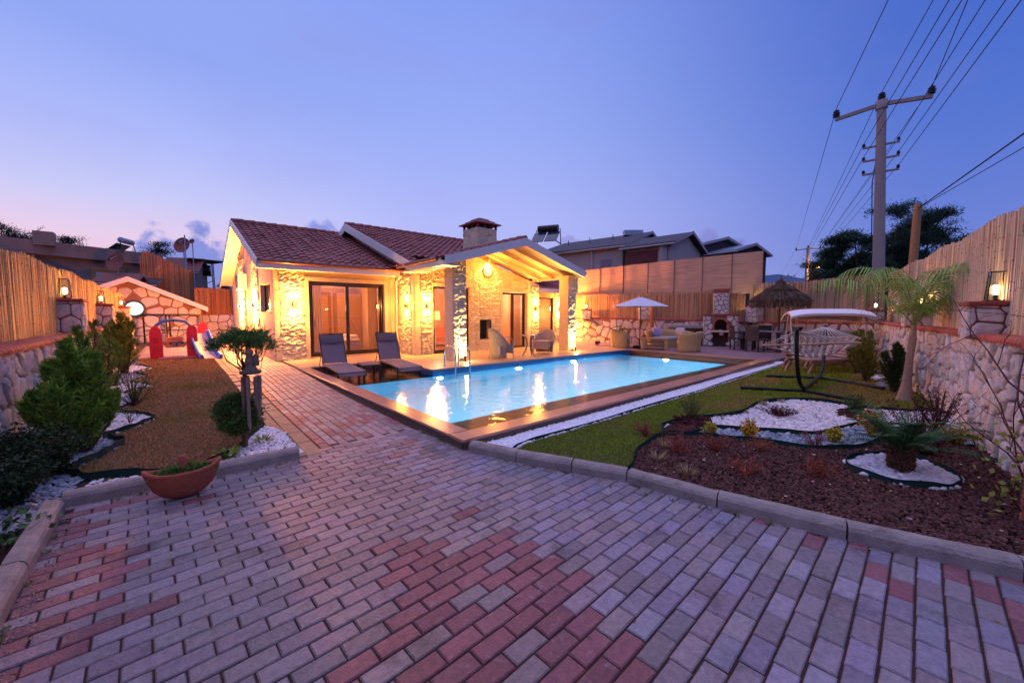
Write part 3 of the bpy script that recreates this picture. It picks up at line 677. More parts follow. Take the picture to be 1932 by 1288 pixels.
# underwater lamps
PL = (.55, .82, 1.0)
M_plamp = mat('pool_lamp_lens', 'ffffff', .3, emit=('d8f4ff', 8))
for (x, y, nx, ny, lab) in [(4.97, 8.63, 0, -1, 'round underwater pool lamp beneath the chrome ladder'), (7.6, 8.63, 0, -1, 'round underwater pool lamp below the pointed wicker chair'), (10.05, 8.63, 0, -1, 'round underwater pool lamp below the right porch pillar'), (12.82, 6.75, -1, 0, 'round underwater pool lamp on the far end wall of the pool')]:
    t_ = thing('pool_lamp', lab, 'pool lamp', (x, y, -.36), 0, 'lamps set in the pool wall')
    m1 = MB(); m2 = MB(); u = np.array([nx, ny, 0.]); s_ = np.cross(u, (0, 0, 1)); an = np.arange(20)*math.pi/10
    ring = lambda r, d: np.array([x, y, -.36])+u*d+r*(np.cos(an)[:, None]*s_+np.sin(an)[:, None]*np.array([0, 0, 1.]))
    m1.add(np.concatenate([ring(.11, 0), ring(.11, .025), ring(.085, .03)]), [[a*20+i, a*20+(i+1) % 20, (a+1)*20+(i+1) % 20, (a+1)*20+i] for a in (0, 1) for i in range(20)]); m2.add(ring(.085, .027), [list(range(20))])
    m1.build('rim', M_metal, t_); m2.build('lens', M_plamp, t_)
    light('SPOT', (x+nx*.06, y+ny*.06, -.40), 2700, PL, t_, .07, rot=(nx, ny, -.22), spot=165, blend=.6)
# ================================================================== lawns and beds
def lawn_edge(y):     # wavy west edge of the left lawn
    P = [(4.7, -.30), (5.05, -.62), (5.45, -.85), (5.9, -.62), (6.3, -.50), (6.75, -.74), (7.05, -.45), (7.45, -.27), (7.8, -.42), (8.2, -.76), (8.8, -.50), (9.3, -.62), (9.8, -.74), (10.35, -.38), (11.0, -.74), (11.8, -.5), (12.6, -.78), (13.5, -.5), (14.4, -.8), (16.4, -.9)]
    ys_, xs_ = zip(*P); return float(np.interp(y, ys_, xs_))
def arc_front(x): return 4.78+.35*max(0, (x-.2)/.7)**1.3*1.6+(.0)      # south edge of the left lawn
LG = [(x, arc_front(x)) for x in (-.45, -.2, 0, .2, .4, .6, .86)]+[(.86, y) for y in np.arange(6.2, 16.6, .4)]+[(lawn_edge(y), y) for y in np.arange(16.4, 5.1, -.25)]
mb = MB(); ys = np.arange(4.6, 17.3, .2)
for a, b in zip(ys[:-1], ys[1:]): mb.add([(x, y, float(hz(0, y))-.004) for x, y in ((-1.35, a), (.88, a), (.88, b), (-1.35, b))], [[0, 1, 2, 3]])
mb.add([(-1.35, -2, -.006), (-.78, -2, -.006), (-.78, 4.6, -.006), (-1.35, 4.6, -.006)], [[0, 1, 2, 3]])
struct('left_bed_soil', mb, M_soil)
def grass(poly, dens, colf, h, z0=0., lean=.5):
    Q = scatter(poly, dens); d = np.hypot(Q[:, 0], Q[:, 1]); Q = Q[rng.random(len(Q)) < np.clip((6.5/d)**1.2, .15, 1)]; d = np.hypot(Q[:, 0], Q[:, 1]); n_ = len(Q)
    z = hz(Q[:, 0], Q[:, 1])+z0; D = np.column_stack([rng.normal(size=(n_, 2))*lean, np.ones(n_)]); mb = MB()
    blades(mb, np.column_stack([Q, z]), D, h*(.5+rng.random(n_))*(.5+1.1*fbm(Q[:, 0]*3.5, Q[:, 1]*3.5, 7., 3))*np.clip(d/9, 1, 1.5), .0022*np.clip(d/4, 1, 4), colf(Q)); return mb
def lc(Q):
    v = fbm(Q[:, 0]*1.5, Q[:, 1]*1.1, 0., 4)[:, None]; a = np.array(lin('a87c4c')); b = np.array(lin('8a8438')); a = np.array(lin('b08c60')); f = np.clip((v-.52)*5, 0, .8)
    return (a*(1-f)+b*f)*(.6+.8*rng.random((len(Q), 1)))
g = grass(LG, 9000, lc, .028, -.002, .8).build('lawn_grass', M_grass); tag(g, 'dry brown winter lawn on the left beside the path', 'grass', kind='stuff')
mb = MB(); sheet(mb, LG, lambda x, y: float(hz(x, y))+.001)
mb2 = MB(); ys = np.arange(4.8, 16.4, .2)
for a, b in zip(ys[:-1], ys[1:]):
    xa = lawn_edge(a) if a > 5.1 else -.45; xb = lawn_edge(b) if b > 5.1 else -.45
    mb2.add([(xa, a, float(hz(0, a))+.002), (.86, a, float(hz(0, a))+.002), (.86, b, float(hz(0, b))+.002), (xb, b, float(hz(0, b))+.002)], [[0, 1, 2, 3]])
struct('left_lawn_ground', mb2, mat('lawn_soil_brown', '74543a', .95, noise=(25, .4), bump=(60, .8)))
# right lawn
strip_out = [(2.70, 3.16), (2.97, 3.27), (3.34, 3.27), (5.06, 3.29), (7.35, 3.33), (9.92, 3.43), (14.2, 3.60)]
M1 = [(3.06, 2.0), (3.30, 2.06), (3.67, 2.24), (4.21, 2.36), (4.50, 2.34)]
bed_top = [(4.50, 2.34), (4.75, 2.55), (5.2, 2.55), (5.75, 2.35), (6.3, 2.15), (7.2, 2.2), (7.99, 1.92), (8.2, 1.45), (8.1, 1.0), (8.35, .55), (8.6, .35), (8.5, -.05)]
RW = [(4.2, -.62), (6.23, -.29), (8.2, .02), (9.31, .22), (10.6, .56), (13.5, 1.15), (17.6, 2.0)]    # inner foot of the right wall
def rwy(x): return float(np.interp(x, [p[0] for p in RW], [p[1] for p in RW]))
RL = [(2.62, 2.98)]+strip_out+[(15.4, 3.7), (15.9, 2.0), (15.9, rwy(15.9))]+[(x, rwy(x)) for x in (13.5, 10.6, 9.3, 8.62)]+bed_top[::-1][1:]+M1[::-1]+[(2.72, 2.8)]
def rc(Q):
    v = fbm(Q[:, 0]*.9+3, Q[:, 1]*1.6, 0., 4)[:, None]; a = np.array(lin('8a9c34')); b = np.array(lin('b09058'))
    f = np.clip((v-.47)*6, 0, 1)*np.clip((Q[:, :1]-4)/4, .25, 1); f = np.maximum(f, ((np.abs(Q[:, 1:]-1.3) < .5) & (Q[:, :1] > 8.5))*.7)
    sq = ((np.sin(Q[:, :1]*2.6) > .82) | (np.sin(Q[:, 1:]*4.2+1) > .93))*.35; f = np.maximum(f, sq*(Q[:, :1] > 6.5))
    return (a*(1-f)+b*f)*(.6+.8*rng.random((len(Q), 1)))
g = grass(RL, 8500, rc, .030, -.002, .6).build('lawn_grass', M_grass); tag(g, 'patchy green lawn between the pool gravel strip and the flower bed', 'grass', kind='stuff')
mb = MB(); sheet(mb, RL, .0); struct('right_lawn_ground', mb, mat('lawn_soil_green', '4a4a20', .95, noise=(20, .4), bump=(60, .8)))
# the planted bed on the right
M2 = [(4.50, 2.34), (4.63, 2.25), (4.80, 1.95), (4.97, 1.67), (5.20, 1.11), (5.45, .85), (5.85, .67), (6.35, .62), (6.75, .70), (6.95, .50)]    # mulch / grey pebbles
M3 = [(5.05, 2.25), (5.45, 1.83), (5.70, 1.42), (6.00, 1.12), (6.48, 1.02), (6.96, .82), (7.25, .45), (7.20, .15), (7.00, -.15)]          # grey pebbles / white gravel
mulch = M1[:-1]+M2+[(6.95, .35), (6.6, .05), (6.7, -.22), (5.2, -.45), (4.3, -.55), (3.7, -.42)]+[(3.62, -.27), (3.42, .46), (3.23, 1.21), (3.10, 1.90)]
greyb = M2+[(6.95, .35), (6.75, .0), (6.9, -.17)]+M3[::-1]
isl = [(5.05+.55*math.cos(a), 2.33+.17*math.sin(a)) for a in np.arange(0, 6.28, .5)]
white = M3+[(7.4, -.08), (8.45, .03)]+bed_top[1:][::-1]
mb = MB(); sheet(mb, mulch, -.001); sheet(mb, greyb, -.002); sheet(mb, white, -.003); struct('right_bed_soil', mb, M_soil)
Q = scatter(mulch, 3000); n_ = len(Q); zz = lambda x, y: .012+.03*fbm(x*3, y*3, 0., 3)
mb = MB(); cols = vcol(n_, '5e403a', .5, .10); pebbles(mb, Q, zz, .0125, cols, flat=.8, lod=0, smooth=False, rough=.2)
k = rng.choice(n_, 40, replace=False); pebbles(mb, Q[k], .04, .011, vcol(40, 'c8b4a8', .2), lod=0)
o = mb.build('lava_mulch', M_lava); tag(o, 'dark red lava chip mulch covering the front of the right flower bed', 'mulch', kind='stuff')
def gravel(poly, dens, size, base, label, var=.12, z=.0, lod=1, flat=.65, tint=.03, cat='gravel'):
    Q = scatter(poly, dens); mb = MB(); d = np.hypot(Q[:, 0], Q[:, 1]); near = d < 7
    zf = lambda x, y: hz(x, y)+z
    if near.any(): pebbles(mb, Q[near], zf, size, vcol(near.sum(), base, var, tint), flat, lod)
    if (~near).any(): pebbles(mb, Q[~near], zf, size*1.2, vcol((~near).sum(), base, var, tint), flat, 0)
    o = mb.build('gravel', M_peb); return tag(o, label, cat, kind='stuff')
gravel(greyb, 1600, .021, '8a98a4', 'blue grey flat pebbles in the curved band through the right bed', .35, .008, flat=.4, cat='pebbles')
wq = gravel(white, 1250, .026, 'dcd4d2', 'white gravel patch around the small shrubs in the right bed', .2, .008)
Q = scatter(isl, 2600); mb = MB(); pebbles(mb, Q, .05, .013, vcol(len(Q), '5c3430', .4), .8, 0, False, .2); tag(mb.build('lava_mulch', M_lava), 'small oval heap of dark mulch at the tip of the white gravel', 'mulch', kind='stuff')
isl2 = [(7.55+.42*math.cos(a), 1.02+.24*math.sin(a)) for a in np.arange(0, 6.28, .5)]
Q = scatter(isl2, 2200); mb = MB(); pebbles(mb, Q, .04, .013, vcol(len(Q), '4a3026', .4), .8, 0, False, .2); tag(mb.build('lava_mulch', M_lava), 'oval mulch patch under the green shrub in the white gravel', 'mulch', kind='stuff')
strip = [(x, y-.005) for x, y in strip_out]+[(14.2, 3.86)]+[(x, f_(x)-.005) for x in np.arange(13.7, 2.4, -.5)]+[(2.47, 3.50), (2.62, 3.05)]
gravel(strip, 3600, .019, 'eceaee', 'long strip of white gravel along the lawn side of the pool', .08, .01)
mb = MB(); sheet(mb, strip, -.001); struct('strip_soil', mb, M_soil)
fr = [(-.70, 4.60), (.90, 4.58), (.98, 4.62), (.98, 5.55), (.86, 6.05), (.62, 5.55), (.4, 5.05), (.2, 4.83), (0, 4.80), (-.2, 4.84), (-.45, 4.95), (-.62, 5.02)]
gravel(fr, 1500, .018, 'e4e0e4', 'white gravel wedge behind the front kerb around the small ferns', .08, .008)
sagop = [(4.96, .73), (5.36, .63), (5.69, .34), (5.45, .12), (5.18, -.01), (4.95, .0), (4.80, .10), (4.66, .34), (4.72, .60)]
gravel(sagop, 1300, .030, 'ddd6da', 'coarse white pebbles inside the oval ring around the sago palm', .1, .03)
# left beds: lobes of grey pebbles and white gravel in turn
lob = [(4.65, 6.72, 'g'), (6.72, 8.15, 'w'), (8.15, 9.45, 'g'), (9.45, 10.95, 'w'), (10.95, 12.5, 'g'), (12.5, 14.3, 'w'), (14.3, 16.2, 'g')]
for a, b, k in lob:
    pl = [(-1.28, a), (-1.28, b)]+[(lawn_edge(y) if y > 5.05 else -.72, y) for y in np.arange(b-.02, a, -.12)]
    lab = {4.65: 'grey pebbles under the dark shrubs at the front left', 6.72: 'white gravel lobe right of the largest thuja', 8.15: 'grey pebble lobe behind the first white gravel lobe', 9.45: 'second white gravel lobe along the left lawn', 10.95: 'small grey pebble lobe far along the left lawn', 12.5: 'third white gravel lobe near the play set', 14.3: 'last grey pebble lobe before the play set'}[a]
    gravel(pl, 1500 if a < 8 else 700, .02 if a < 8 else .03, '9098a4' if k == 'g' else 'e0dada', lab, .35 if k == 'g' else .1, .008, flat=.4 if k == 'g' else .65, cat='pebbles' if k == 'g' else 'gravel')
gravel([(-1.28, 4.2), (-.80, 4.2), (-.80, 4.66), (-1.28, 4.66)], 1300, .024, '8a8f98', 'grey pebbles in the corner behind the left kerb', .3, .01, flat=.4, cat='pebbles')
Q = scatter([(-1.3, -1), (-.80, -1), (-.80, 4.2), (-1.3, 4.2)], 1500); mb = MB(); pebbles(mb, Q, .01, .014, vcol(len(Q), '3e2a24', .4), .8, 0, False, .2); tag(mb.build('bark_mulch', M_lava), 'dark mulch between the left kerb and the stone wall', 'mulch', kind='stuff')
# plastic edging strips
def edging(pts, label, h=.075, closed=False, k=6):
    P = smooth_line(pts, k, closed); n_ = len(P); mb = MB(); P = np.array(P); T = np.gradient(P, axis=0); T /= np.linalg.norm(T, axis=1)[:, None]+1e-9; Nn = np.column_stack([-T[:, 1], T[:, 0]])*.004
    z = hz(P[:, 0], P[:, 1])+.0; hh = h+.008*np.sin(np.arange(n_)*.7)
    V = np.concatenate([np.column_stack([P-Nn, z-.03]), np.column_stack([P-Nn, z+hh]), np.column_stack([P+Nn, z+hh]), np.column_stack([P+Nn, z-.03])]); f = []
    for i in range(n_ if closed else n_-1):
        j = (i+1) % n_
        for a in range(3): f.append([a*n_+i, a*n_+j, (a+1)*n_+j, (a+1)*n_+i])
    mb.add(V, f, smooth=True); zt = np.column_stack([P, z+hh]); tube(mb, zt, .006, 6, cap=not closed, closed=closed)
    return tag(mb.build('garden_edging', M_edge), label, 'edging', 'plastic edging strips around the beds')
edging(M1+bed_top[1:], 'green plastic edging between the right lawn and the flower bed')
edging(M2, 'green edging between the dark mulch and the grey pebbles')
edging(M3, 'dark edging between the grey pebbles and the white gravel', .07)
edging(sagop, 'oval ring of green edging around the sago palm', .085, True)
edging(isl, 'small oval edging around the mulch heap left of the white gravel', .06, True)
edging(strip_out, 'thin black edging along the white gravel strip by the pool', .045)
edging([(x, y) for x, y in [(-.40, 5.0), (-.2, 4.86), (0, 4.82), (.2, 4.86), (.42, 5.08), (.62, 5.56), (.84, 6.05)]], 'black edging curving behind the terracotta planter', .07)
edging([(-.30, 4.92)]+[(lawn_edge(y), y) for y in np.arange(5.1, 6.7, .15)], 'wavy edging around the front lobe of the left lawn', .08)
edging([(lawn_edge(y), y) for y in np.arange(6.7, 9.0, .15)], 'wavy edging around the first white gravel lobe on the left', .07)
edging([(lawn_edge(y), y) for y in np.arange(9.0, 16.0, .2)], 'long wavy edging farther along the left lawn', .06)

Q = np.concatenate([scatter(LG, 7), scatter(mulch, 22), scatter(PAVE, 2.2), scatter(RL, 2.0)]); n_ = len(Q); mb = MB()
D = np.column_stack([rng.normal(size=(n_, 2)), .15*rng.random(n_)]); blades(mb, np.column_stack([Q, hz(Q[:, 0], Q[:, 1])+.006+.03*inpoly(Q, mulch)+.02*inpoly(Q, LG)]), D, .018+.02*rng.random(n_), .006, vcol(n_, 'a07848', .4, .15)); tag(mb.build('leaf_litter', M_leaf), 'small dry leaves scattered over the paving, lawns and mulch', 'fallen leaves', kind='stuff')
mb = MB()
for (a, b, n_) in [((2.37, 3.5), (2.34, 4.6), 9), ((2.5, 3.0), (3.3, .5), 10), ((-.66, 4.2), (-.66, 2.6), 8), ((-.5, 4.42), (.9, 4.40), 8)]:
    for _ in range(n_):
        t = rng.random(); c = np.array(a)+(np.array(b)-np.array(a))*t-np.array([.02, .0]); k = 16; blades(mb, np.column_stack([c+rng.normal(size=(k, 2))*.008, np.zeros(k)]), rng.normal(size=(k, 3))*[.7, .7, .3]+[0, 0, .8], .03, .0025, vcol(k, '6a7a3c', .3))
tag(mb.build('weeds', M_leaf), 'tiny weeds growing from the joints along the kerbs', 'weeds', kind='stuff')
# ================================================================== boundary walls, fences, pillars, lanterns
def stone_wall(name, label, pts, z0, z1f, cell, thick=.25, rs=1, cop=True, side=1, asp=1., dep=.05, brick_in=0.0, joint=.022, mm=None):
    """pts: inner face foot polyline; stones on the side given by the normal"""
    t_ = thing(name, label, 'stone wall', (*pts[0], z0)); st = MB(); mo = MB(); br = MB(); tot = 0
    for q, (a, b) in enumerate(zip(pts[:-1], pts[1:])):
        a = np.array(a, float); b = np.array(b, float); L = np.linalg.norm(b-a); u = (b-a)/L; n_ = np.array([-u[1], u[0]])*side
        za, zb = z1f(tot), z1f(tot+L); H = (za+zb)/2-z0
        def mp(U, V, D, a=a, u=u, n_=n_, za=za, zb=zb, L=L, H=H):
            f = V/H; zt = za+(zb-za)*U/L; return np.column_stack([a[0]+u[0]*U+n_[0]*D, a[1]+u[1]*U+n_[1]*D, z0+f*(zt-z0)])
        stones(st, L, H, cell, mp, joint, dep, asp, rs+q*13)
        c0, c1, d1, d0 = a, b, b-n_*thick, a-n_*thick
        mo.add([(*c0, z0-.1), (*c1, z0-.1), (*d1, z0-.1), (*d0, z0-.1), (*c0, za), (*c1, zb), (*d1, zb), (*d0, za)], [[0, 1, 5, 4], [1, 2, 6, 5], [2, 3, 7, 6], [3, 0, 4, 7], [4, 5, 6, 7]])
        if cop: brick_row(br, a+n_*dep, b+n_*dep, za+.003, zb+.003, thick*.9, nrm=n_)
        tot += L
    st.build('stones', M_stone, t_); mo.build('mortar', mm or M_mortar, t_)
    if cop: br.build('brick_coping', M_brick, t_)
    return t_
stone_wall('boundary_wall', 'rough white stone boundary wall with rounded brick coping on the left', [(-1.32, -1.2), (-1.32, 22.5)][::-1], 0, lambda s: 1.10, .27, side=1, rs=3, dep=.055, joint=.022, asp=.75, mm=mat('shadowed_mortar', '6a4c42', .95, bump=(50, .6)))  # mortar darkened to hold the joint shade in its colour
stone_wall('boundary_wall', 'tall white stone boundary wall with red brick coping on the right', RW, 0, lambda s: 1.20, .25, side=1, rs=21, dep=.07, joint=.02, asp=.8, mm=MATS['shadowed_mortar'])
BWp = [(17.6, 2.0), (18.75, 6.35), (17.15, 8.9), (16.0, 11.0), (15.5, 12.6), (15.3, 15.0)]
stone_wall('boundary_wall', 'stone boundary wall with red mortar joints behind the wicker seats', BWp, 0, lambda s: [1.16, 1.12, 1.2, 1.24, 1.25, 1.25, 1.25][min(6, int(s/3.2))], .36, side=1, rs=31, dep=.014, joint=.035)
stone_wall('boundary_wall', 'orange lit stone wall at the far end of the side path', [(4.5, 27.5), (.6, 27.5)], .1, lambda s: 1.45, .42, side=1, rs=41, cop=False, dep=.03, joint=.04)
def cane_fence(label, a, b, z0f, z1f, back=.10, dia=.017, base='b98a50', seg=5, nrm=(1, 0), rt=.04, bz=None, var=.3):
    t_ = thing('cane_fence', label, 'cane fence', (a[0], a[1], z0f(0))); mb = MB(); canes(mb, a, b, z0f, z1f, dia, base, seg=seg, rough_top=rt, var=var); mb.build('canes', M_cane, t_)
    mb = MB(); a2 = np.array(a)-np.array(nrm)*.03; b2 = np.array(b)-np.array(nrm)*.03
    mb.add([(*a2, z0f(0)), (*b2, z0f(1)), (*b2, z1f(1)-.10), (*a2, z1f(0)-.10)], [[0, 1, 2, 3]]); mb.build('backing', M_dark, t_); return t_
# left fence: steps along pillars
lp = [10.45, 15.0, 20.2]
cane_fence('tan cane screen standing on the left stone wall', (-1.54, -1.0), (-1.54, 22.5), lambda t: 1.17, lambda t: 2.27-.03*math.sin(t*9), base='c49a64', dia=.019, seg=6, rt=.03)
# back and right fences
def cf(i, label, p, q, z0a, z0b, z1a, z1b, base='a8783f', **k):
    n_ = np.array([-(q[1]-p[1]), q[0]-p[0]]); n_ = n_/np.linalg.norm(n_); return cane_fence(label, tuple(np.array(p)-n_*.22), tuple(np.array(q)-n_*.22), lambda t: z0a+(z0b-z0a)*t, lambda t: z1a+(z1b-z1a)*t, base=base, nrm=tuple(n_), **k)
cf(0, 'pale pinkish cane screen rising above the right stone wall', (4.2, -.62), (13.5, 1.15), 1.27, 1.27, 2.62, 2.72, base='d4b896', dia=.019, seg=4, rt=.03, var=.22)
cf(0, 'far stretch of pale cane screen between the palm and the corner', (13.5, 1.15), (17.6, 2.0), 1.27, 1.24, 2.72, 2.80, base='c4a484', dia=.02, seg=3, rt=.03)
cf(0, 'cane screen above the stone wall behind the straw parasol', (17.6, 2.0), (18.75, 6.35), 1.23, 1.19, 2.80, 2.75, base='c09c7c', dia=.022, seg=3, rt=.03)
cf(0, 'vertical cane screen behind the barbecue and wicker sofa', (18.75, 6.35), (17.15, 8.9), 1.19, 1.27, 2.60, 2.45, base='c8946a', dia=.024, seg=3, rt=.03)
cf(0, 'vertical cane screen behind the white parasol', (17.15, 8.9), (16.0, 11.0), 1.27, 1.30, 2.45, 2.45, base='c8946a', dia=.024, seg=3, rt=.03)
cf(0, 'orange lit vertical cane screen right of the porch', (16.0, 11.0), (15.5, 12.6), 1.30, 1.32, 2.45, 2.45, base='c8946a', dia=.024, seg=3, rt=.03)
cf(0, 'cane screen running on behind the east wing', (15.5, 12.6), (15.3, 15.0), 1.32, 1.32, 2.45, 2.45, base='c8946a', dia=.024, seg=3, rt=.03)
cane_fence('orange lit cane screen at the far end of the side path', (.9, 27.7), (4.6, 27.7), lambda t: 1.4, lambda t: 2.9, base='b07040', dia=.035, nrm=(0, -1), seg=3)
# tall horizontal reed screen
M_reed = mat('reed_mat', 'd8a884', .85, bands=(1.2, 1.2, 70, .8))
t_ = thing('reed_screen', 'tall screen of horizontal reed mats rising above the back fence', 'reed screen', (18.95, 6.3, 2.4)); mb = MB(); sm = MB()
SC = [(19.15, 5.90), (17.5, 8.98), (15.75, 13.2)]; zt = [4.17, 3.95, 3.68]; zb = [2.42, 2.40, 2.38]
for i in range(2):
    a, b = np.array(SC[i]), np.array(SC[i+1]); L = np.linalg.norm(b-a); k = 3 if i == 0 else 4; u = (b-a)/L; n_ = np.array([-u[1], u[0]])
    for j in range(k):
        t0, t1 = j/k+.002, (j+1)/k-.002; p, q = a+(b-a)*t0, a+(b-a)*t1; z1a, z1b = zt[i]+(zt[i+1]-zt[i])*t0, zt[i]+(zt[i+1]-zt[i])*t1; o_ = n_*random.uniform(0, .02)
        nn_ = 14; row = []
        for s_ in range(nn_+1):
            f = s_/nn_; c = p+(q-p)*f+o_+n_*.012*math.sin(f*9+j); row.append((c[0], c[1], z1a+(z1b-z1a)*f+random.uniform(-.008, .008)))
        bot = [(x, y, 2.38+random.uniform(-.02, .02)) for x, y, z in row]
        nb = [(x-n_[0]*.02, y-n_[1]*.02, z) for x, y, z in bot+row]
        mb.add(bot+row+nb, [[s_, s_+1, nn_+2+s_, nn_+1+s_] for s_ in range(nn_)]+[[2*nn_+2+s_, 3*nn_+3+s_, 3*nn_+4+s_, 2*nn_+3+s_] for s_ in range(nn_)]+[[nn_+1+s_, nn_+2+s_, 3*nn_+4+s_, 3*nn_+3+s_] for s_ in range(nn_)])
        tube(sm, [(p[0]+n_[0]*.035, p[1]+n_[1]*.035, 2.38), (p[0]+n_[0]*.04+.012, p[1]+n_[1]*.04, 3.1), (p[0]+n_[0]*.035, p[1]+n_[1]*.035, z1a)], .012, 5); sm.build('seam_batten', mat('batten', '4a2c1c', .8), t_); sm = MB()
mb.build('reed_mats', M_reed, t_)
# pillars with lanterns
M_bulb = mat('lantern_bulb', 'ffffff', .5, emit=('ffd080', 22)); M_cap = mat('brick_cap', '9a4a38', .8, noise=(14, .3), bump=(40, .5))
def pillar(x, y, z0, z1, w, label, rz, lit=True, lanlab=None, power=9, lant='wire', cell=.24):
    t_ = thing('wall_pillar', label, 'stone pillar', (x, y, z0), rz, 'stone pillars standing on the boundary walls'); st = MB(); mo = MB(); cp = MB(); H = z1-z0-.05
    for k in range(4):
        an = k*math.pi/2; u = np.array([math.cos(an), math.sin(an), 0]); n_ = np.array([math.sin(an), -math.cos(an), 0]); o_ = -u*w/2+n_*(w/2)
        stones(st, w, H, cell, plane_map(o_, u, n_), .02, .03, 1.1, rs=int(abs(x*10+k*7+y*3)))
    box(mo, (0, 0, H/2), (w, w, H)); box(cp, (0, 0, H+.03), (w+.09, w+.09, .055), 0, (1, 1, 1), .012)
    st.build('stones', M_stone, t_, world=False); mo.build('mortar', M_mortar, t_, world=False); cp.build('cap', M_cap, t_, world=False)
    if lit:
        l_ = thing('wall_lantern', lanlab, 'lantern', (x, y, z1+.012), rz, 'lanterns on the wall pillars'); fr = MB(); gl = MB(); bu = MB(); h = .34
        for sx, sy in ((-1, -1), (1, -1), (1, 1), (-1, 1)): beam(fr, (sx*.075, sy*.075, 0), (sx*.055, sy*.055, h), .008, .008)
        box(fr, (0, 0, .006), (.17, .17, .012)); box(fr, (0, 0, h), (.13, .13, .01)); lathe(fr, (0, 0, 0), [(.02, .01), (.02, .07), (.012, .08)], 10)
        lathe(bu, (0, 0, .07), [(.001, .12), (.018, .115), (.027, .10), (.027, .03), (.015, 0)], 14)
        for sx, sy in ((-1, 0), (1, 0), (0, -1), (0, 1)):
            d = .073; q = [(sx*d+sy*.07, sy*d+sx*.07, .014), (sx*d-sy*.07, sy*d-sx*.07, .014), (sx*.055-sy*.05, sy*.055-sx*.05, h-.006), (sx*.055+sy*.05, sy*.055+sx*.05, h-.006)]; gl.add(q, [[0, 1, 2, 3]])
        fr.build('frame', M_black, l_, world=False); bu.build('bulb', M_bulb, l_, world=False); gl.build('glass_pane', M_glass, l_, world=False)
        light('POINT', (x+.0, y, z1+.14), power, LANT, l_, .03)
    return t_
pillar(-1.45, 10.45, 1.17, 1.76, .40, 'first stone pillar on the left wall behind the big thuja', 0, True, 'glowing lantern on the first pillar of the left wall', 34)
pillar(-1.45, 15.0, 1.17, 1.76, .40, 'middle stone pillar on the left wall', 0, True, 'glowing lantern on the middle pillar of the left wall', 30)
pillar(-1.45, 20.2, 1.17, 1.76, .40, 'farthest stone pillar on the left wall near the shed', 0, True, 'small dark lantern on the farthest pillar of the left wall', 8)
pillar(7.38, -.17, 1.2, 1.64, .42, 'big stone pillar with red cap on the right wall nearest the camera', R(9), True, 'lantern on the nearest right pillar before the pale canes', 16)
pillar(11.3, .68, 1.24, 1.62, .40, 'stone pillar on the right wall behind the palm fronds', R(12), True, 'bright lantern shining through the palm fronds', 26)
pillar(16.5, 1.95, 1.22, 1.62, .40, 'stone pillar near the far corner left of the palm', R(10), True, 'lantern near the far corner left of the palm crown', 22)
bwp = lambda px, z: PD(px, z)
pillar(18.55, 5.95, 1.14, 1.86, .46, 'pale stone pillar between the barbecue and the straw parasol', R(75), True, 'bright lantern right of the barbecue chimney', 30)
pillar(16.50, 9.85, 1.22, 1.95, .44, 'stone pillar half hidden by the white parasol', R(-54), True, 'lantern peeping over the edge of the white parasol', 5)
pillar(15.40, 12.35, 1.24, 1.72, .42, 'orange lit stone pillar right of the porch', R(-54), True, 'bright lantern right of the porch pillar', 30)
# ================================================================== the villa
V_ = thing('villa', 'single storey stone villa with brown tiled roofs and a pillared porch', 'house', (6.0, 13.2, Dk))
def part(name, mb, m, par=V_): return mb.build(name, m, par)
ZT = 2.78
M_plaster = mat('warm_render', 'cdb08a', .85, noise=(3, .08), bump=(90, .15)); M_in = mat('interior_paint', 'd8b8a4', .8)
mb = MB()                                       # west wing walls (outer skin), with openings left free
bx(mb, 2.22, 2.52, 13.2, 13.74, 0, ZT); bx(mb, 2.22, 2.52, 13.74, 15.55, 0, 1.56); bx(mb, 2.22, 2.52, 13.74, 15.55, 2.45, ZT); bx(mb, 2.22, 2.52, 15.55, 23.6, 0, ZT)
mb.add([(2.22, 13.2, ZT), (2.22, 23.6, ZT), (2.22, 18.4, 4.75), (2.5, 13.2, ZT), (2.5, 23.6, ZT), (2.5, 18.4, 4.75)], [[1, 0, 2], [3, 4, 5]])
part('side_wall', mb, M_lime)
mb = MB(); bx(mb, 2.52, 3.14, 13.2, 13.48, 0, ZT); bx(mb, 3.14, 5.52, 13.2, 13.48, 2.51, ZT); bx(mb, 5.52, 6.05, 13.2, 13.48, 0, ZT); bx(mb, 3.14, 5.52, 13.2, 13.48, 0, .16); part('front_wall', mb, M_plaster)
mb = MB(); bx(mb, 3.02, 3.14, 13.17, 13.2, .12, 2.62, (1.05, 1, .9)); bx(mb, 3.14, 5.62, 13.17, 13.2, 2.51, 2.62, (1.05, 1, .9)); bx(mb, 5.52, 5.62, 13.17, 13.2, .12, 2.51, (1.05, 1, .9)); bx(mb, 5.74, 5.78, 13.16, 13.2, .12, 2.7); part('door_surround', mb, M_lime)
mb = MB(); rough_wall(mb, (2.33, 13.2), (3.04, 13.2), .12, ZT, (0, -1), seed=1, amp=.04); part('rock_facing', mb, M_rock)
mb = MB()
for k in range(9): z0 = .12+k*.296; bx(mb, 2.20, 2.36 if k % 2 else 2.42, 13.175, 13.35, z0+.003, z0+.293, np.array([1, 1, 1])*random.uniform(.88, 1.08), .008)
part('quoins', mb, M_lime)
for i, (ya, yb) in enumerate(((15.75, 17.3), (19.0, 21.0))):
    mb = MB(); rough_wall(mb, (2.22, yb), (2.22, ya), .1, ZT+.6 if i == 0 else ZT+.9, (-1, 0), seed=20+i, amp=.05, res=.04); part('rock_facing', mb, M_rock)
mb = MB(); bx(mb, 2.20, 2.235, 13.70, 15.6, 1.52, 1.56); part('sill', mb, M_lime)
w_ = MB(); 
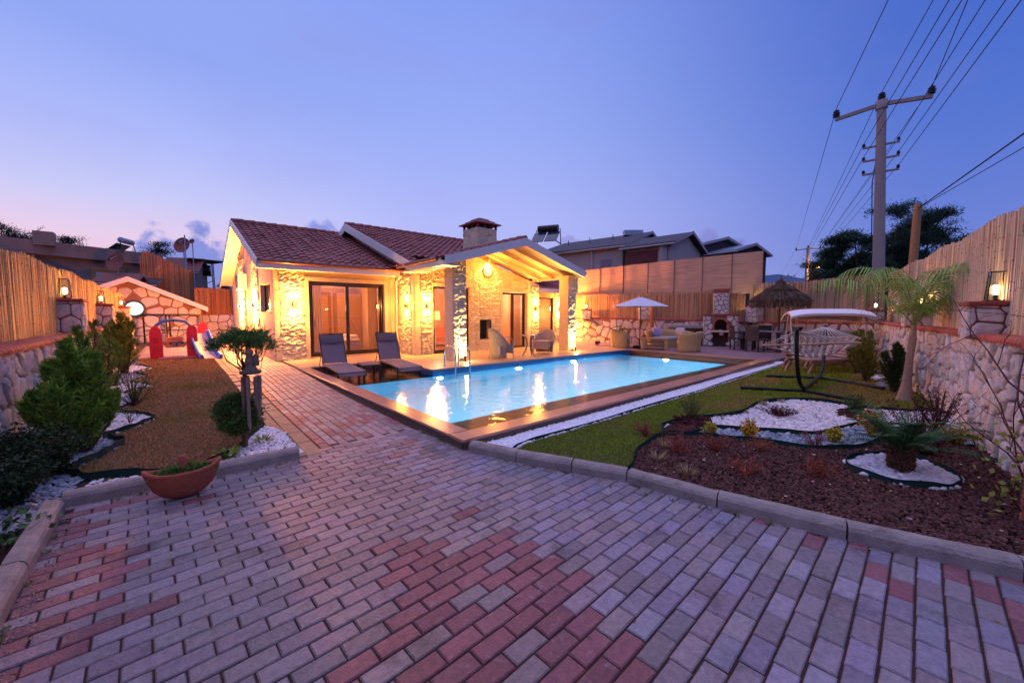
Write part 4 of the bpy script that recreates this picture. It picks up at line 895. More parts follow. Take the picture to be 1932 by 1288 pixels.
for y0, y1 in ((13.76, 14.66), (14.66, 15.53)): 
    for a in ((y0, y0+.05, 1.57, 2.44), (y1-.05, y1, 1.57, 2.44), (y0, y1, 1.57, 1.62), (y0, y1, 2.39, 2.44)): bx(w_, 2.34, 2.39, *a)
wf = part('side_window', w_, M_frame); mb = MB(); mb.add([(2.365, 13.8, 1.6), (2.365, 15.5, 1.6), (2.365, 15.5, 2.42), (2.365, 13.8, 2.42)], [[0, 1, 2, 3]]); part('pane', mb, M_glass, wf)
def frame_rect(mb, x0, x1, z0, z1, y, w=.06, d=.06): 
    for a in ((x0, x0+w, z0, z1), (x1-w, x1, z0, z1), (x0+w, x1-w, z1-w, z1), (x0+w, x1-w, z0, z0+w)): bx(mb, a[0], a[1], y-d/2, y+d/2, a[2], a[3])
mb = MB(); frame_rect(mb, 3.15, 5.51, .165, 2.505, 13.36, .07, .10); frame_rect(mb, 3.22, 4.37, .235, 2.435, 13.335, .055, .05); frame_rect(mb, 4.29, 5.44, .235, 2.435, 13.39, .055, .05); d_ = part('sliding_door', mb, M_frame)
mb = MB(); bx(mb, 3.28, 4.31, 13.33, 13.342, .29, 2.38); part('pane', mb, M_glass, d_); mb = MB(); bx(mb, 4.35, 5.38, 13.385, 13.397, .29, 2.38); part('pane', mb, M_glass, d_)
mb = MB(); bx(mb, 3.30, 3.33, 13.29, 13.305, 1.1, 1.3); part('handle', mb, M_metal, d_)
# the room behind the sliding door
mb = MB(); bx(mb, 2.55, 6.0, 17.2, 17.3, .1, 2.75); bx(mb, 2.53, 2.6, 13.5, 17.2, .1, 2.75); bx(mb, 5.98, 6.04, 13.5, 17.2, .1, 2.75); bx(mb, 2.6, 5.98, 13.49, 17.2, 2.70, 2.76); part('room_walls', mb, M_in)
mb = MB(); bx(mb, 2.6, 5.98, 13.49, 17.2, .08, .15); part('room_floor', mb, mat('room_floor', '9a8478', .2))
mb = MB()
for a in ((3.9, 4.0, .15, 2.28), (4.80, 4.90, .15, 2.28), (3.9, 4.90, 2.28, 2.38)): bx(mb, a[0], a[1], 17.12, 17.2, a[2], a[3])
part('room_door_frame', mb, mat('room_trim', 'a06848', .5)); mb = MB(); bx(mb, 4.0, 4.80, 17.15, 17.19, .15, 2.28, (1, 1, 1), .01)
for z0, z1 in ((.30, 1.0), (1.12, 2.12)): bx(mb, 4.12, 4.68, 17.135, 17.15, z0, z1, (1, 1, 1), .012)
part('room_door', mb, mat('room_door', 'c09070', .5)); mb = MB(); bx(mb, 5.0, 5.96, 16.6, 17.2, .15, 2.35, (1, 1, 1), .01); bx(mb, 5.47, 5.48, 16.59, 16.6, .2, 2.3, (.3, .3, .3)); part('wardrobe', mb, mat('wardrobe', 'b8927c', .45))
mb = MB(); bx(mb, 2.62, 5.96, 17.10, 17.2, 2.55, 2.70); bx(mb, 5.88, 5.98, 13.5, 17.1, 2.55, 2.70); part('cornice', mb, M_sof)
mb = MB(); bx(mb, 3.7, 5.3, 14.9, 16.3, .15, .42, (.7, .5, .42), .03); bx(mb, 3.72, 5.28, 14.92, 16.28, .42, .60, (.95, .88, .82), .06); bx(mb, 4.9, 5.25, 15.0, 15.55, .58, .72, (1, .95, .9), .06); bx(mb, 4.9, 5.25, 15.7, 16.2, .58, .72, (1, .95, .9), .06); part('bed', mb, M_fab)
for x0, x1 in ((3.24, 3.62), (5.10, 5.44)):
    mb = MB(); nn_ = 40; V = [(x0+(x1-x0)*k/nn_, 13.62+.03*math.sin(k*.8), z) for z in (.18, 2.45) for k in range(nn_+1)]; mb.add(V, [[k, k+1, k+nn_+2, k+nn_+1] for k in range(nn_)], smooth=True); part('sheer_curtain', mb, blind_mat('sheer', 'd8b8a8'))
mb = MB(); bx(mb, 3.30, 3.66, 17.16, 17.185, 1.35, 1.80); part('wall_picture', mb, mat('picture', '4a3424', .6, noise=(9, .6)))
mb = MB(); bx(mb, 2.75, 3.5, 15.8, 16.4, .15, .72); part('cabinet', mb, mat('cabinet', 'b0886a', .5))
def pendant(x, y, z, lab):
    t_ = MB(); lathe(t_, (x, y, z), [(.02, .12), (.05, .10), (.12, 0), (.11, 0), (.04, .09)], 16); o = part('pendant_lamp', t_, M_white); mb = MB(); lathe(mb, (x, y, z), [(.001, -.03), (.04, -.015), (.045, .03), (.02, .07)], 12); part('bulb', mb, M_bulb, o)
    mb = MB(); tube(mb, [(x, y, z+.12), (x, y, 2.7)], .005, 5); part('cord', mb, M_black, o)
pendant(3.12, 15.6, 1.93, ''); pendant(3.55, 16.0, 1.90, '')
light('POINT', (4.3, 15.2, 2.3), 22, (1, .34, .12), V_, .2); light('POINT', (3.3, 15.6, 1.8), 5, (1, .6, .3), V_, .08)
# main block front (the porch back wall) and return wall
mb = MB(); bx(mb, 6.05, 6.35, 12.02, 13.2, 0, 3.25); part('return_wall', mb, M_lime)
mb = MB(); mb.add([(6.05, 12.0, 3.2), (6.05, 22.6, 3.2), (6.05, 17.3, 5.05)], [[0, 2, 1]]); bx(mb, 6.05, 6.3, 13.2, 22.6, 0, 3.2); part('gable_wall', mb, M_plaster)
pz = lambda x: 3.80-.282*abs(x-8.5)-.16
def wallp(mb, x0, x1, z0, z1=None):
    if z1 is not None: bx(mb, x0, x1, 12.0, 12.3, z0, z1); return
    xs = [x0]+([8.5] if x0 < 8.5 < x1 else [])+[x1]; v = [(x, 12.0, z0) for x in xs]+[(x, 12.0, pz(x)) for x in xs]; k = len(xs)
    mb.add(v, [[i, i+1, k+i+1, k+i] for i in range(k-1)])
mb = MB(); wallp(mb, 6.05, 6.74, 0, 2.45); wallp(mb, 8.24, 8.70, 0, 2.45); wallp(mb, 8.70, 9.22, 0, .55); wallp(mb, 8.70, 9.22, 1.27, 2.45); wallp(mb, 9.22, 9.76, 0, 2.45); wallp(mb, 11.08, 11.8, 0, 2.45); wallp(mb, 6.05, 11.8, 2.45); bx(mb, 11.5, 11.8, 12.3, 13.2, 0, 2.9)
part('porch_wall', mb, M_lime)
mb = MB(); bx(mb, 8.66, 9.26, 12.28, 12.34, .5, 1.3); part('niche_back', mb, mat('sooty_brick', '2a201c', .9))
mb = MB(); rough_wall(mb, (6.25, 12.0), (6.70, 12.0), .12, 2.95, (0, -1), seed=2, amp=.04); part('rock_facing', mb, M_rock)
mb = MB(); rough_wall(mb, (8.30, 12.0), (8.68, 12.0), .12, 2.5, (0, -1), seed=3, amp=.028); rough_wall(mb, (8.68, 12.0), (9.26, 12.0), 1.30, 2.5, (0, -1), seed=4, amp=.028); rough_wall(mb, (8.68, 12.0), (9.26, 12.0), .12, .53, (0, -1), seed=5, amp=.028); rough_wall(mb, (9.26, 12.0), (9.66, 12.0), .12, 2.5, (0, -1), seed=6, amp=.028)
rough_wall(mb, (6.75, 12.0), (11.2, 12.0), 2.5, 3.6, (0, -1), seed=7, amp=.03, top=lambda s: pz(6.75+s)-.02); part('rock_facing', mb, M_rock)
mb = MB(); rough_wall(mb, (11.32, 12.0), (11.80, 12.0), .12, 2.62, (0, -1), seed=8, amp=.04); part('rock_facing', mb, M_rock)
mb = MB(); rough_wall(mb, (6.05, 13.18), (6.05, 12.22), .12, 2.9, (-1, 0), seed=9, amp=.04); part('rock_facing', mb, M_rock)
mb = MB()
for k in range(9): z0 = .12+k*.3; e = .02 if k % 2 else 0; bx(mb, 6.03, 6.24-e, 11.972, 12.2+e, z0+.003, z0+.297, np.array([1, 1, 1])*random.uniform(.88, 1.08), .008)
part('quoins', mb, M_lime)
mb = MB(); bx(mb, 9.64, 11.2, 11.965, 12.0, 2.36, 2.50); part('lintel', mb, M_lime); mb = MB(); bx(mb, 6.70, 8.30, 11.965, 12.0, 2.46, 2.56); part('lintel', mb, M_lime); mb = MB(); bx(mb, 11.10, 11.30, 11.965, 12.0, .12, 2.36); part('door_reveal', mb, M_lime); mb = MB(); bx(mb, 9.66, 9.76, 11.965, 12.0, .12, 2.36); part('door_reveal', mb, M_lime)
mb = MB(); frame_rect(mb, 8.71, 9.21, .56, 1.26, 11.99, .035, .04); part('niche_frame', mb, M_black)
mb = MB()                                        # round brick vent
for k in range(14):
    a = k*2*math.pi/14; c = np.array([9.05+.20*math.cos(a), 11.955, 3.08+.20*math.sin(a)]); M_ = Matrix.Rotation(-a, 4, 'Y'); box(mb, c, (.09, .05, .075), 0, np.array(lin('b0603c'))*random.uniform(.8, 1.2), .006, M_)
part('brick_ring', mb, M_brick)
mb = MB(); a_ = np.arange(20)*math.pi/10; mb.add(np.column_stack([9.05+.155*np.cos(a_), np.full(20, 11.945), 3.08+.155*np.sin(a_)]), [list(range(20))[::-1]], (1, .8, .6)); part('vent_disc', mb, M_lime)
# windows and doors of the main block
mb = MB(); frame_rect(mb, 6.76, 8.22, .14, 2.44, 12.12, .07, .08); w = part('tall_window', mb, M_frame); mb = MB(); bx(mb, 6.83, 8.15, 12.115, 12.127, .24, 2.37); part('pane', mb, M_glass, w)
mb = MB(); bx(mb, 6.76, 8.22, 12.06, 12.18, .122, .24); part('threshold', mb, M_frame, w)
mb = MB(); frame_rect(mb, 9.78, 11.06, .13, 2.34, 12.14, .07, .08); bx(mb, 10.30, 10.42, 12.06, 12.12, .14, 2.30); w = part('porch_door', mb, M_frame); mb = MB(); bx(mb, 10.42, 11.0, 12.13, 12.142, .2, 2.28); part('pane', mb, M_glass, w)
mb = MB()
V = [(10.36+.0105*k, 12.31+.022*math.sin(k*.62), z) for z in (.14, 2.3) for k in range(64)]; mb.add(V, [[k, k+1, k+65, k+64] for k in range(63)], smooth=True)
part('door_curtain', mb, blind_mat('curtain_cloth', 'e0b8a0'))
mb = MB(); bx(mb, 6.3, 11.5, 15.5, 15.6, .1, 2.9); bx(mb, 6.3, 6.36, 12.32, 15.5, .1, 2.9); bx(mb, 9.68, 9.74, 12.32, 15.5, .1, 2.9); bx(mb, 6.3, 11.5, 12.32, 15.5, 2.88, 2.95); bx(mb, 11.44, 11.5, 12.32, 15.5, .1, 2.9); part('room_walls', mb, M_in)
mb = MB(); bx(mb, 6.36, 11.44, 12.30, 15.5, .08, .125); part('room_floor', mb, mat('room_floor', '9a8478', .2))
mb = MB(); bx(mb, 7.0, 9.2, 14.9, 15.45, .14, .55, (.8, .3, .22), .04); bx(mb, 7.0, 9.2, 15.2, 15.48, .5, .95, (.8, .3, .22), .04); part('sofa', mb, M_fab)
mb = MB(); lathe(mb, (7.42, 13.1, .13), [(.14, 0), (.14, .02), (.012, .03), (.012, 1.25)], 14); lo = part('floor_lamp', mb, M_white); mb = MB(); lathe(mb, (7.42, 13.1, 1.28), [(.20, 0), (.17, .32)], 20); part('lamp_shade', mb, mat('lamp_shade', 'fff0c0', .8, emit=('ffc860', 3.2)), lo)
light('POINT', (7.42, 13.1, 1.75), 16, (1, .6, .25), V_, .08); light('POINT', (8.2, 13.9, 2.5), 16, (1, .30, .12), V_, .15); light('POINT', (10.6, 13.2, 2.2), 16, (1, .45, .2), V_, .15)
# recessed east wing
mb = MB(); bx(mb, 11.8, 12.96, 13.2, 13.48, 0, 2.62); bx(mb, 12.96, 13.95, 13.2, 13.48, 0, .52); bx(mb, 12.96, 13.95, 13.2, 13.48, 2.27, 2.62); bx(mb, 13.95, 14.6, 13.2, 13.48, 0, 2.62); bx(mb, 14.32, 14.6, 13.48, 20, 0, 2.62); part('east_wall', mb, M_plaster)
mb = MB(); rough_wall(mb, (14.02, 13.2), (14.6, 13.2), .12, 2.6, (0, -1), seed=11, amp=.035); part('rock_facing', mb, M_rock)
mb = MB(); frame_rect(mb, 12.97, 13.94, .53, 2.26, 13.30, .05, .06); w = part('slatted_window', mb, M_frame); mb = MB()
for k in range(17): z_ = .60+k*.097; mb.add([(13.03, 13.37, z_), (13.88, 13.37, z_), (13.88, 13.355, z_+.082), (13.03, 13.355, z_+.082)], [[0, 1, 2, 3]])
part('blind', mb, blind_mat('blind_cloth', 'e8b890'), w); mb = MB(); bx(mb, 13.02, 13.89, 13.295, 13.305, .58, 2.21); part('pane', mb, M_glass, w)
light('POINT', (13.4, 13.9, 1.6), 12, (1, .42, .14), V_, .2); mb = MB(); bx(mb, 12.9, 14.0, 14.6, 14.65, .1, 2.5); part('room_walls', mb, M_in)
# ---------------- roofs
RT = '94524a'
def gable_roof(x0, x1, ye, yr, ze, zr, nm, gut=True, ybk=None):
    sl = math.atan2(zr-ze, yr-ye); Ls = math.hypot(zr-ze, yr-ye); yb = 2*yr-ye
    mb = MB(); roof(mb, (x0, ye, ze), (1, 0, 0), (0, math.cos(sl), math.sin(sl)), x1-x0, Ls, col=RT)
    roof(mb, (x1, yb, ze), (-1, 0, 0), (0, -math.cos(sl), math.sin(sl)), x1-x0, Ls, col=RT)
    k = int((x1-x0)/.36)
    for i in range(k):
        xa = x0+(x1-x0)*i/k; xb = x0+(x1-x0)*(i+1)/k+.03; tube(mb, [(xa, yr, zr+.035), (xb, yr, zr+.05)], [.085, .10], 10, np.array(lin(RT))*random.uniform(.8, 1.2))
    part(nm, mb, M_tileroof)
    mb = MB(); t_ = .10
    for s_, y_ in ((1, ye), (-1, yb)):
        n0 = np.array([0, -s_*math.sin(sl), math.cos(sl)])
        for a, b in (((x0, y_, ze), (x0, yr, zr)),):
            mb.add([(x0, y_, ze-.005), (x1, y_, ze-.005), (x1, yr, zr-.005), (x0, yr, zr-.005), (x0, y_, ze-t_), (x1, y_, ze-t_), (x1, yr, zr-t_), (x0, yr, zr-t_)], [[0, 1, 2, 3], [4, 7, 6, 5], [0, 4, 5, 1], [3, 7, 4, 0]])
    part('soffit', mb, M_sof)
    mb = MB(); w_ = .22
    for y_ in (ye, yb): mb.add([(x0-.03, y_-.0, ze+.03), (x0-.03, yr, zr+.05), (x0-.03, yr, zr+.05-w_), (x0-.03, y_, ze+.03-w_), (x0+.02, y_, ze+.03), (x0+.02, yr, zr+.05), (x0+.02, yr, zr+.05-w_), (x0+.02, y_, ze+.03-w_)], [[0, 1, 2, 3], [4, 7, 6, 5], [0, 4, 5, 1], [3, 2, 6, 7], [0, 3, 7, 4]])
    part('bargeboard', mb, M_white)
    return sl
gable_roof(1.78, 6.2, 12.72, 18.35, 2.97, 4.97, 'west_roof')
mb = MB(); bx(mb, 1.80, 5.95, 12.70, 12.74, 2.76, 2.95); part('fascia', mb, M_white)
mb = MB(); bx(mb, 1.80, 5.95, 12.74, 13.2, 2.78, 2.80); part('eave_soffit', mb, M_sof)
mb = MB(); tube(mb, [(1.82, 12.66, 2.955), (5.97, 12.66, 2.965)], .055, 10); tube(mb, [(5.93, 12.66, 2.95), (5.93, 12.68, 2.80)], .05, 10); g_ = part('gutter', mb, M_copper)
# main roof; its slope stops over the porch wall where the porch roof takes over
sl = math.atan2(5.22-3.05, 17.3-11.2); Ls = math.hypot(2.17, 6.1)
mb = MB(); v = np.array([0, math.cos(sl), math.sin(sl)]); s0 = .95/math.cos(sl)
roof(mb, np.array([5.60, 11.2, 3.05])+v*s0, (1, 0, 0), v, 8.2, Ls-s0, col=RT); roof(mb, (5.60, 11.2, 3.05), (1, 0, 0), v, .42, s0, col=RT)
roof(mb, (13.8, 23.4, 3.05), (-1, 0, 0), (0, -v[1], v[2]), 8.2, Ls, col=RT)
for i in range(22): xa = 5.6+i*.36; tube(mb, [(xa, 17.3, 5.255), (xa+.39, 17.3, 5.27)], [.085, .10], 10, np.array(lin(RT))*random.uniform(.8, 1.2))
part('main_roof', mb, M_tileroof)
mb = MB()
for y_ in (11.2, 23.4): mb.add([(5.57, y_, 3.06), (5.57, 17.3, 5.27), (5.57, 17.3, 4.97), (5.57, y_, 2.80), (5.62, y_, 3.06), (5.62, 17.3, 5.27), (5.62, 17.3, 4.97), (5.62, y_, 2.80)], [[0, 1, 2, 3], [4, 7, 6, 5], [0, 4, 5, 1], [3, 2, 6, 7], [0, 3, 7, 4]])
part('bargeboard', mb, M_white)
mb = MB(); mb.add([(5.60, 11.25, 2.92), (6.1, 11.25, 2.92), (6.1, 17.3, 5.08), (5.60, 17.3, 5.08)], [[0, 3, 2, 1]]); bx(mb, 5.62, 6.3, 11.24, 12.0, 2.84, 2.87); part('soffit', mb, M_sof)
# porch roof: ridge runs towards the pool
RX, RZ, EZ, HW, FY, BY = 8.5, 3.84, 3.02, 2.92, 9.25, 14.0
al = math.atan2(RZ-EZ, HW); LS = math.hypot(RZ-EZ, HW)
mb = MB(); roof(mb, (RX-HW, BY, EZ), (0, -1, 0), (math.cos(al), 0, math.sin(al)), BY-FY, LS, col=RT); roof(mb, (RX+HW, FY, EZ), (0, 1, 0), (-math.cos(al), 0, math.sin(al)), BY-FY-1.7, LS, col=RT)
for i in range(12): ya = FY+i*.36; tube(mb, [(RX, ya, RZ+.035), (RX, ya+.39, RZ+.05)], [.085, .10], 10, np.array(lin(RT))*random.uniform(.8, 1.2))
part('porch_roof', mb, M_tileroof)
mb = MB()
for s_ in (-1, 1): mb.add([(RX, FY, RZ-.06), (RX+s_*HW, FY, EZ-.06), (RX+s_*HW, 12.3, EZ-.06), (RX, 12.3, RZ-.06), (RX, FY, RZ), (RX+s_*HW, FY, EZ), (RX+s_*HW, 12.3, EZ), (RX, 12.3, RZ)], [[0, 1, 2, 3], [4, 7, 6, 5], [1, 5, 6, 2]])
part('porch_ceiling', mb, mat('ceiling_boards', 'd8b888', .6, bands=(1, 8, 1, .1)))
mb = MB(); w_ = .25
for s_ in (-1, 1): mb.add([(RX, FY-.03, RZ+.04), (RX+s_*(HW+.02), FY-.03, EZ+.04), (RX+s_*(HW+.02), FY-.03, EZ+.04-w_), (RX, FY-.03, RZ+.04-w_), (RX, FY+.02, RZ+.04), (RX+s_*(HW+.02), FY+.02, EZ+.04), (RX+s_*(HW+.02), FY+.02, EZ+.04-w_), (RX, FY+.02, RZ+.04-w_)], [[0, 1, 2, 3], [4, 7, 6, 5], [0, 4, 5, 1], [3, 2, 6, 7], [1, 5, 6, 2]])
part('porch_bargeboard', mb, M_white)
mb = MB(); bx(mb, RX-HW-.02, RX-HW+.02, FY+.03, 11.2, EZ-.2, EZ-.01); part('porch_fascia', mb, M_white); mb = MB(); bx(mb, RX+HW-.02, RX+HW+.02, FY+.03, 12.0, EZ-.2, EZ-.01); part('porch_fascia', mb, M_white); mb = MB(); bx(mb, RX-HW, RX-HW+.5, FY+.03, 12.0, EZ-.20, EZ-.18); part('porch_soffit', mb, M_white)
mb = MB(); tube(mb, [(RX-HW-.06, 11.5, EZ-.005), (RX-HW-.06, FY+.35, EZ-.005)], .055, 10); part('gutter', mb, M_copper); mb = MB(); bx(mb, RX-HW-.10, RX-HW+.0, FY+.0, FY+.08, EZ-.08, EZ+.03); part('gutter_end', mb, M_black); mb = MB(); bx(mb, RX+HW+.02, RX+HW+.1, FY+.0, FY+.14, EZ-.09, EZ+.0); part('gutter_end', mb, M_black)
for yy in (10.0, 10.75, 11.5):
    for s_ in (-1, 1):
        mb = MB(); beam(mb, (RX+s_*.02, yy, RZ-.13), (RX+s_*(HW-.1), yy, EZ-.10), .10, .13, (.85, .6, .42)); part('rafter', mb, M_wood)
for x0, x1 in ((6.10, 6.57), (11.08, 11.53)):
    mb = MB(); zt_ = RZ-.282*abs((x0+x1)/2-RX)-.14; bx(mb, x0, x1, 9.74, 10.18, 0, zt_, (1, 1, 1)); c_ = part('porch_pillar', mb, M_lime)
    mb = MB(); rough_wall(mb, (x0+.0, 9.74), (x1, 9.74), .12, zt_, (0, -1), seed=int(x0*3), amp=.04, res=.02, course=.3); part('rock_facing', mb, M_rock, c_)
mb = MB(); bx(mb, 6.1, 11.53, 9.80, 9.95, 2.9, 3.02); part('tie_beam', mb, M_sof) if False else None
# lower east roof
sl2 = math.atan2(.9, 2.6); mb = MB(); roof(mb, (11.45, 12.6, 2.66), (1, 0, 0), (0, math.cos(sl2), math.sin(sl2)), 3.5, 2.7, col=RT); part('east_roof', mb, M_tileroof)
mb = MB(); bx(mb, 11.45, 14.95, 12.58, 12.62, 2.46, 2.64); bx(mb, 11.45, 14.95, 12.62, 13.2, 2.60, 2.62); bx(mb, 14.91, 14.95, 12.62, 15.2, 2.46, 2.64); part('fascia', mb, M_white)
# chimney
ch = MB(); stones(ch, .92, 1.75, .3, plane_map((8.74, 12.18, 3.0), (1, 0, 0), (0, -1, 0)), .012, .015, 1.4, 5); stones(ch, .95, 1.75, .3, plane_map((8.74, 13.13, 3.0), (0, -1, 0), (-1, 0, 0)), .012, .015, 1.4, 6); bx(ch, 8.745, 9.655, 12.185, 13.13, 3.0, 4.72); C_ = part('chimney', ch, M_lime)
mb = MB()
for x in (8.74, 9.06, 9.38, 9.60): 
    for y in (12.18, 13.07): bx(mb, x, x+.07, y, y+.07, 4.72, 4.90)
for y in (12.5, 12.8):
    for x in (8.74, 9.59): bx(mb, x, x+.07, y, y+.07, 4.72, 4.90)
bx(mb, 8.85, 9.55, 12.3, 13.0, 4.72, 4.88, (.3, .3, .3)); part('chimney_vent', mb, mat('vent_brick', '7a4038', .8, attr=True), C_)
mb = MB(); prev = None
for i, (e, z) in enumerate(((.60, 4.90), (.60, 4.93), (.42, 5.01), (.42, 5.035), (.26, 5.11), (.26, 5.135), (.06, 5.21))):
    cur = [(9.20-e, 12.655-e, z), (9.20+e, 12.655-e, z), (9.20+e, 12.655+e, z), (9.20-e, 12.655+e, z)]
    if prev: mb.add(prev+cur, [[j, (j+1) % 4, 4+(j+1) % 4, 4+j] for j in range(4)], np.array(lin(RT))*random.uniform(.7, 1))
    prev = cur
mb.add(prev, [[0, 1, 2, 3]], lin(RT)); mb.add([(8.6, 12.055, 4.90), (9.8, 12.055, 4.90), (9.8, 13.255, 4.90), (8.6, 13.255, 4.90)], [[3, 2, 1, 0]], lin(RT)); part('chimney_cap', mb, M_tileroof, C_)
# air conditioner on the side wall
mb = MB(); bx(mb, 1.90, 2.20, 18.3, 19.1, 2.45, 3.05, (1, 1, 1), .02); A_ = mb.build('air_conditioner', M_white); tag(A_, 'boxy air conditioner unit high on the side wall of the villa', 'air conditioner')
mb = MB(); ring_ = [(1.893, 18.68+.22*math.cos(a), 2.75+.22*math.sin(a)) for a in np.arange(0, 6.28, .4)]; tube(mb, ring_, .012, 5, closed=True); mb.build('fan_grille', M_black, A_)
# downpipe
mb = MB(); tube(mb, [(5.93, 12.68, 2.80), (5.93, 13.12, 2.62), (5.93, 13.13, .16)], .035, 8, (1, 1, 1)); part('downpipe', mb, M_white)
# wall sconces: lamp up and lamp down
def sconce(x, y, z, nx, ny, label, pw=42, spill=8, sc_=AMBER):
    t_ = thing('wall_sconce', label, 'wall lamp', (x, y, z), 0, 'up and down lamps on the villa walls'); mb = MB(); c = (x+nx*.09, y+ny*.09)
    lathe(mb, (*c, z-.06), [(.045, 0), (.05, .005), (.05, .115), (.045, .12)], 14); mb.build('housing', mat('sconce_brown', '8a4426', .4), t_)
    mb = MB(); bx(mb, min(x, c[0])-.02*abs(ny), max(x, c[0])+.02*abs(ny), min(y, c[1])-.02*abs(nx), max(y, c[1])+.02*abs(nx), z-.02, z+.02); mb.build('bracket', M_frame, t_)
    m2 = MB(); lathe(m2, (*c, z), [(.001, .058), (.038, .058)], 12); lathe(m2, (*c, z), [(.038, -.058), (.001, -.058)], 12); m2.build('lens', mat('sconce_lens', 'ffe0a0', .5, emit=('ffcf70', 25)), t_)
    for s_ in (1, -1):
        light('SPOT', (c[0]+nx*.02, c[1]+ny*.02, z+s_*.075), pw, WARM, t_, .025, rot=(-nx*.12, -ny*.12, s_), spot=120, blend=1.0)
    light('POINT', (c[0]+nx*.16, c[1]+ny*.16, z+.0), spill, sc_, t_, .08)
sconce(2.72, 13.16, 1.78, 0, -1, 'sconce on the stone strip left of the wide sliding door', 36, 14)
sconce(6.01, 12.5, 1.77, -1, 0, 'sconce in the corner right of the wide sliding door', 24, 9)
sconce(6.47, 11.96, 1.77, 0, -1, 'sconce on the stone strip left of the porch pillar', 28, 11)
sconce(11.55, 11.96, 1.72, 0, -1, 'sconce under the porch between the door and slatted window', 28, 9)
sconce(2.18, 16.45, 1.80, -1, 0, 'nearer sconce on the side wall facing the left lawn', 42, 110, ORNG)
sconce(2.18, 20.1, 1.83, -1, 0, 'farther sconce on the side wall facing the left lawn', 42, 190, ORNG)
sconce(14.64, 13.7, 1.8, 1, 0, 'sconce on the hidden east wall of the villa', 40, 150, ORNG)
sconce(14.32, 13.14, 1.75, 0, -1, 'sconce on the recessed wall hidden behind the right porch pillar', 26, 26)
# uplights on the pillars, spot in the porch gable
for x, lab in ((6.40, 'bright uplight at the foot of the left porch pillar'), (11.30, 'bright uplight at the foot of the right porch pillar')):
    t_ = thing('floor_uplight', lab, 'uplight', (x, 9.55, .12), 0, 'uplights at the porch pillars'); mb = MB(); lathe(mb, (x, 9.56, .12), [(.05, 0), (.05, .01), (.03, .02), (.03, .10), (.045, .12), (.05, .17)], 14); mb.build('housing', M_black, t_)
    mb = MB(); lathe(mb, (x, 9.56, .12), [(.001, .165), (.045, .165)], 12); mb.build('lens', mat('up_lens', 'fff0c0', .5, emit=('ffe0a0', 60)), t_)
    light('SPOT', (x, 9.575, .30), 95, (1, .62, .22), t_, .03, rot=(0, .16, 1), spot=80, blend=.9); light('POINT', (x, 9.50, .36), 3, (1, .6, .2), t_, .03)
t_ = thing('gable_spot', 'small spotlight at the top of the porch gable above the brick ring', 'spotlight', (9.05, 11.9, 3.5)); mb = MB(); lathe(mb, (9.05, 11.86, 3.44), [(.03, 0), (.04, .01), (.04, .10), (.02, .11)], 12); mb.build('housing', M_white, t_)
light('SPOT', (9.05, 11.84, 3.42), 24, (1, .66, .25), t_, .03, rot=(0, .25, -1), spot=120, blend=.9); light('POINT', (8.9, 11.3, 3.1), 9, AMBER, t_, .1); light('POINT', (10.3, 10.6, 2.7), 7, WARM, t_, .2)
# ================================================================== furniture and garden objects
TAU = 2*math.pi
def lc_(h, v=1.0): return np.array(lin(h))*v
# ---- pool ladder
t_ = thing('pool_ladder', 'chrome pool ladder with two arched handrails before the left porch pillar', 'pool ladder', (5.62, 8.8, .12))
for x in (5.40, 5.84):
    P = [(x, 9.06, .12)]+[(x, 9.06, z) for z in (.3, .45)]+[(x, 8.79+.27*math.cos(a), .45+.22*math.sin(a)) for a in np.linspace(.15, math.pi-.15, 9)]+[(x, 8.52, z) for z in (.42, .2, -.1, -.6, -.9)]
    mb = MB(); tube(mb, P, .021, 10); h_ = mb.build('handrail', M_metal, t_); mb = MB(); lathe(mb, (x, 9.06, .12), [(.045, 0), (.045, .01), (.02, .02)], 14); mb.build('flange', M_metal, h_)
for z in (-.25, -.5, -.75): mb = MB(); bx(mb, 5.40, 5.84, 8.48, 8.56, z, z+.02); mb.build('step', M_metal, t_)
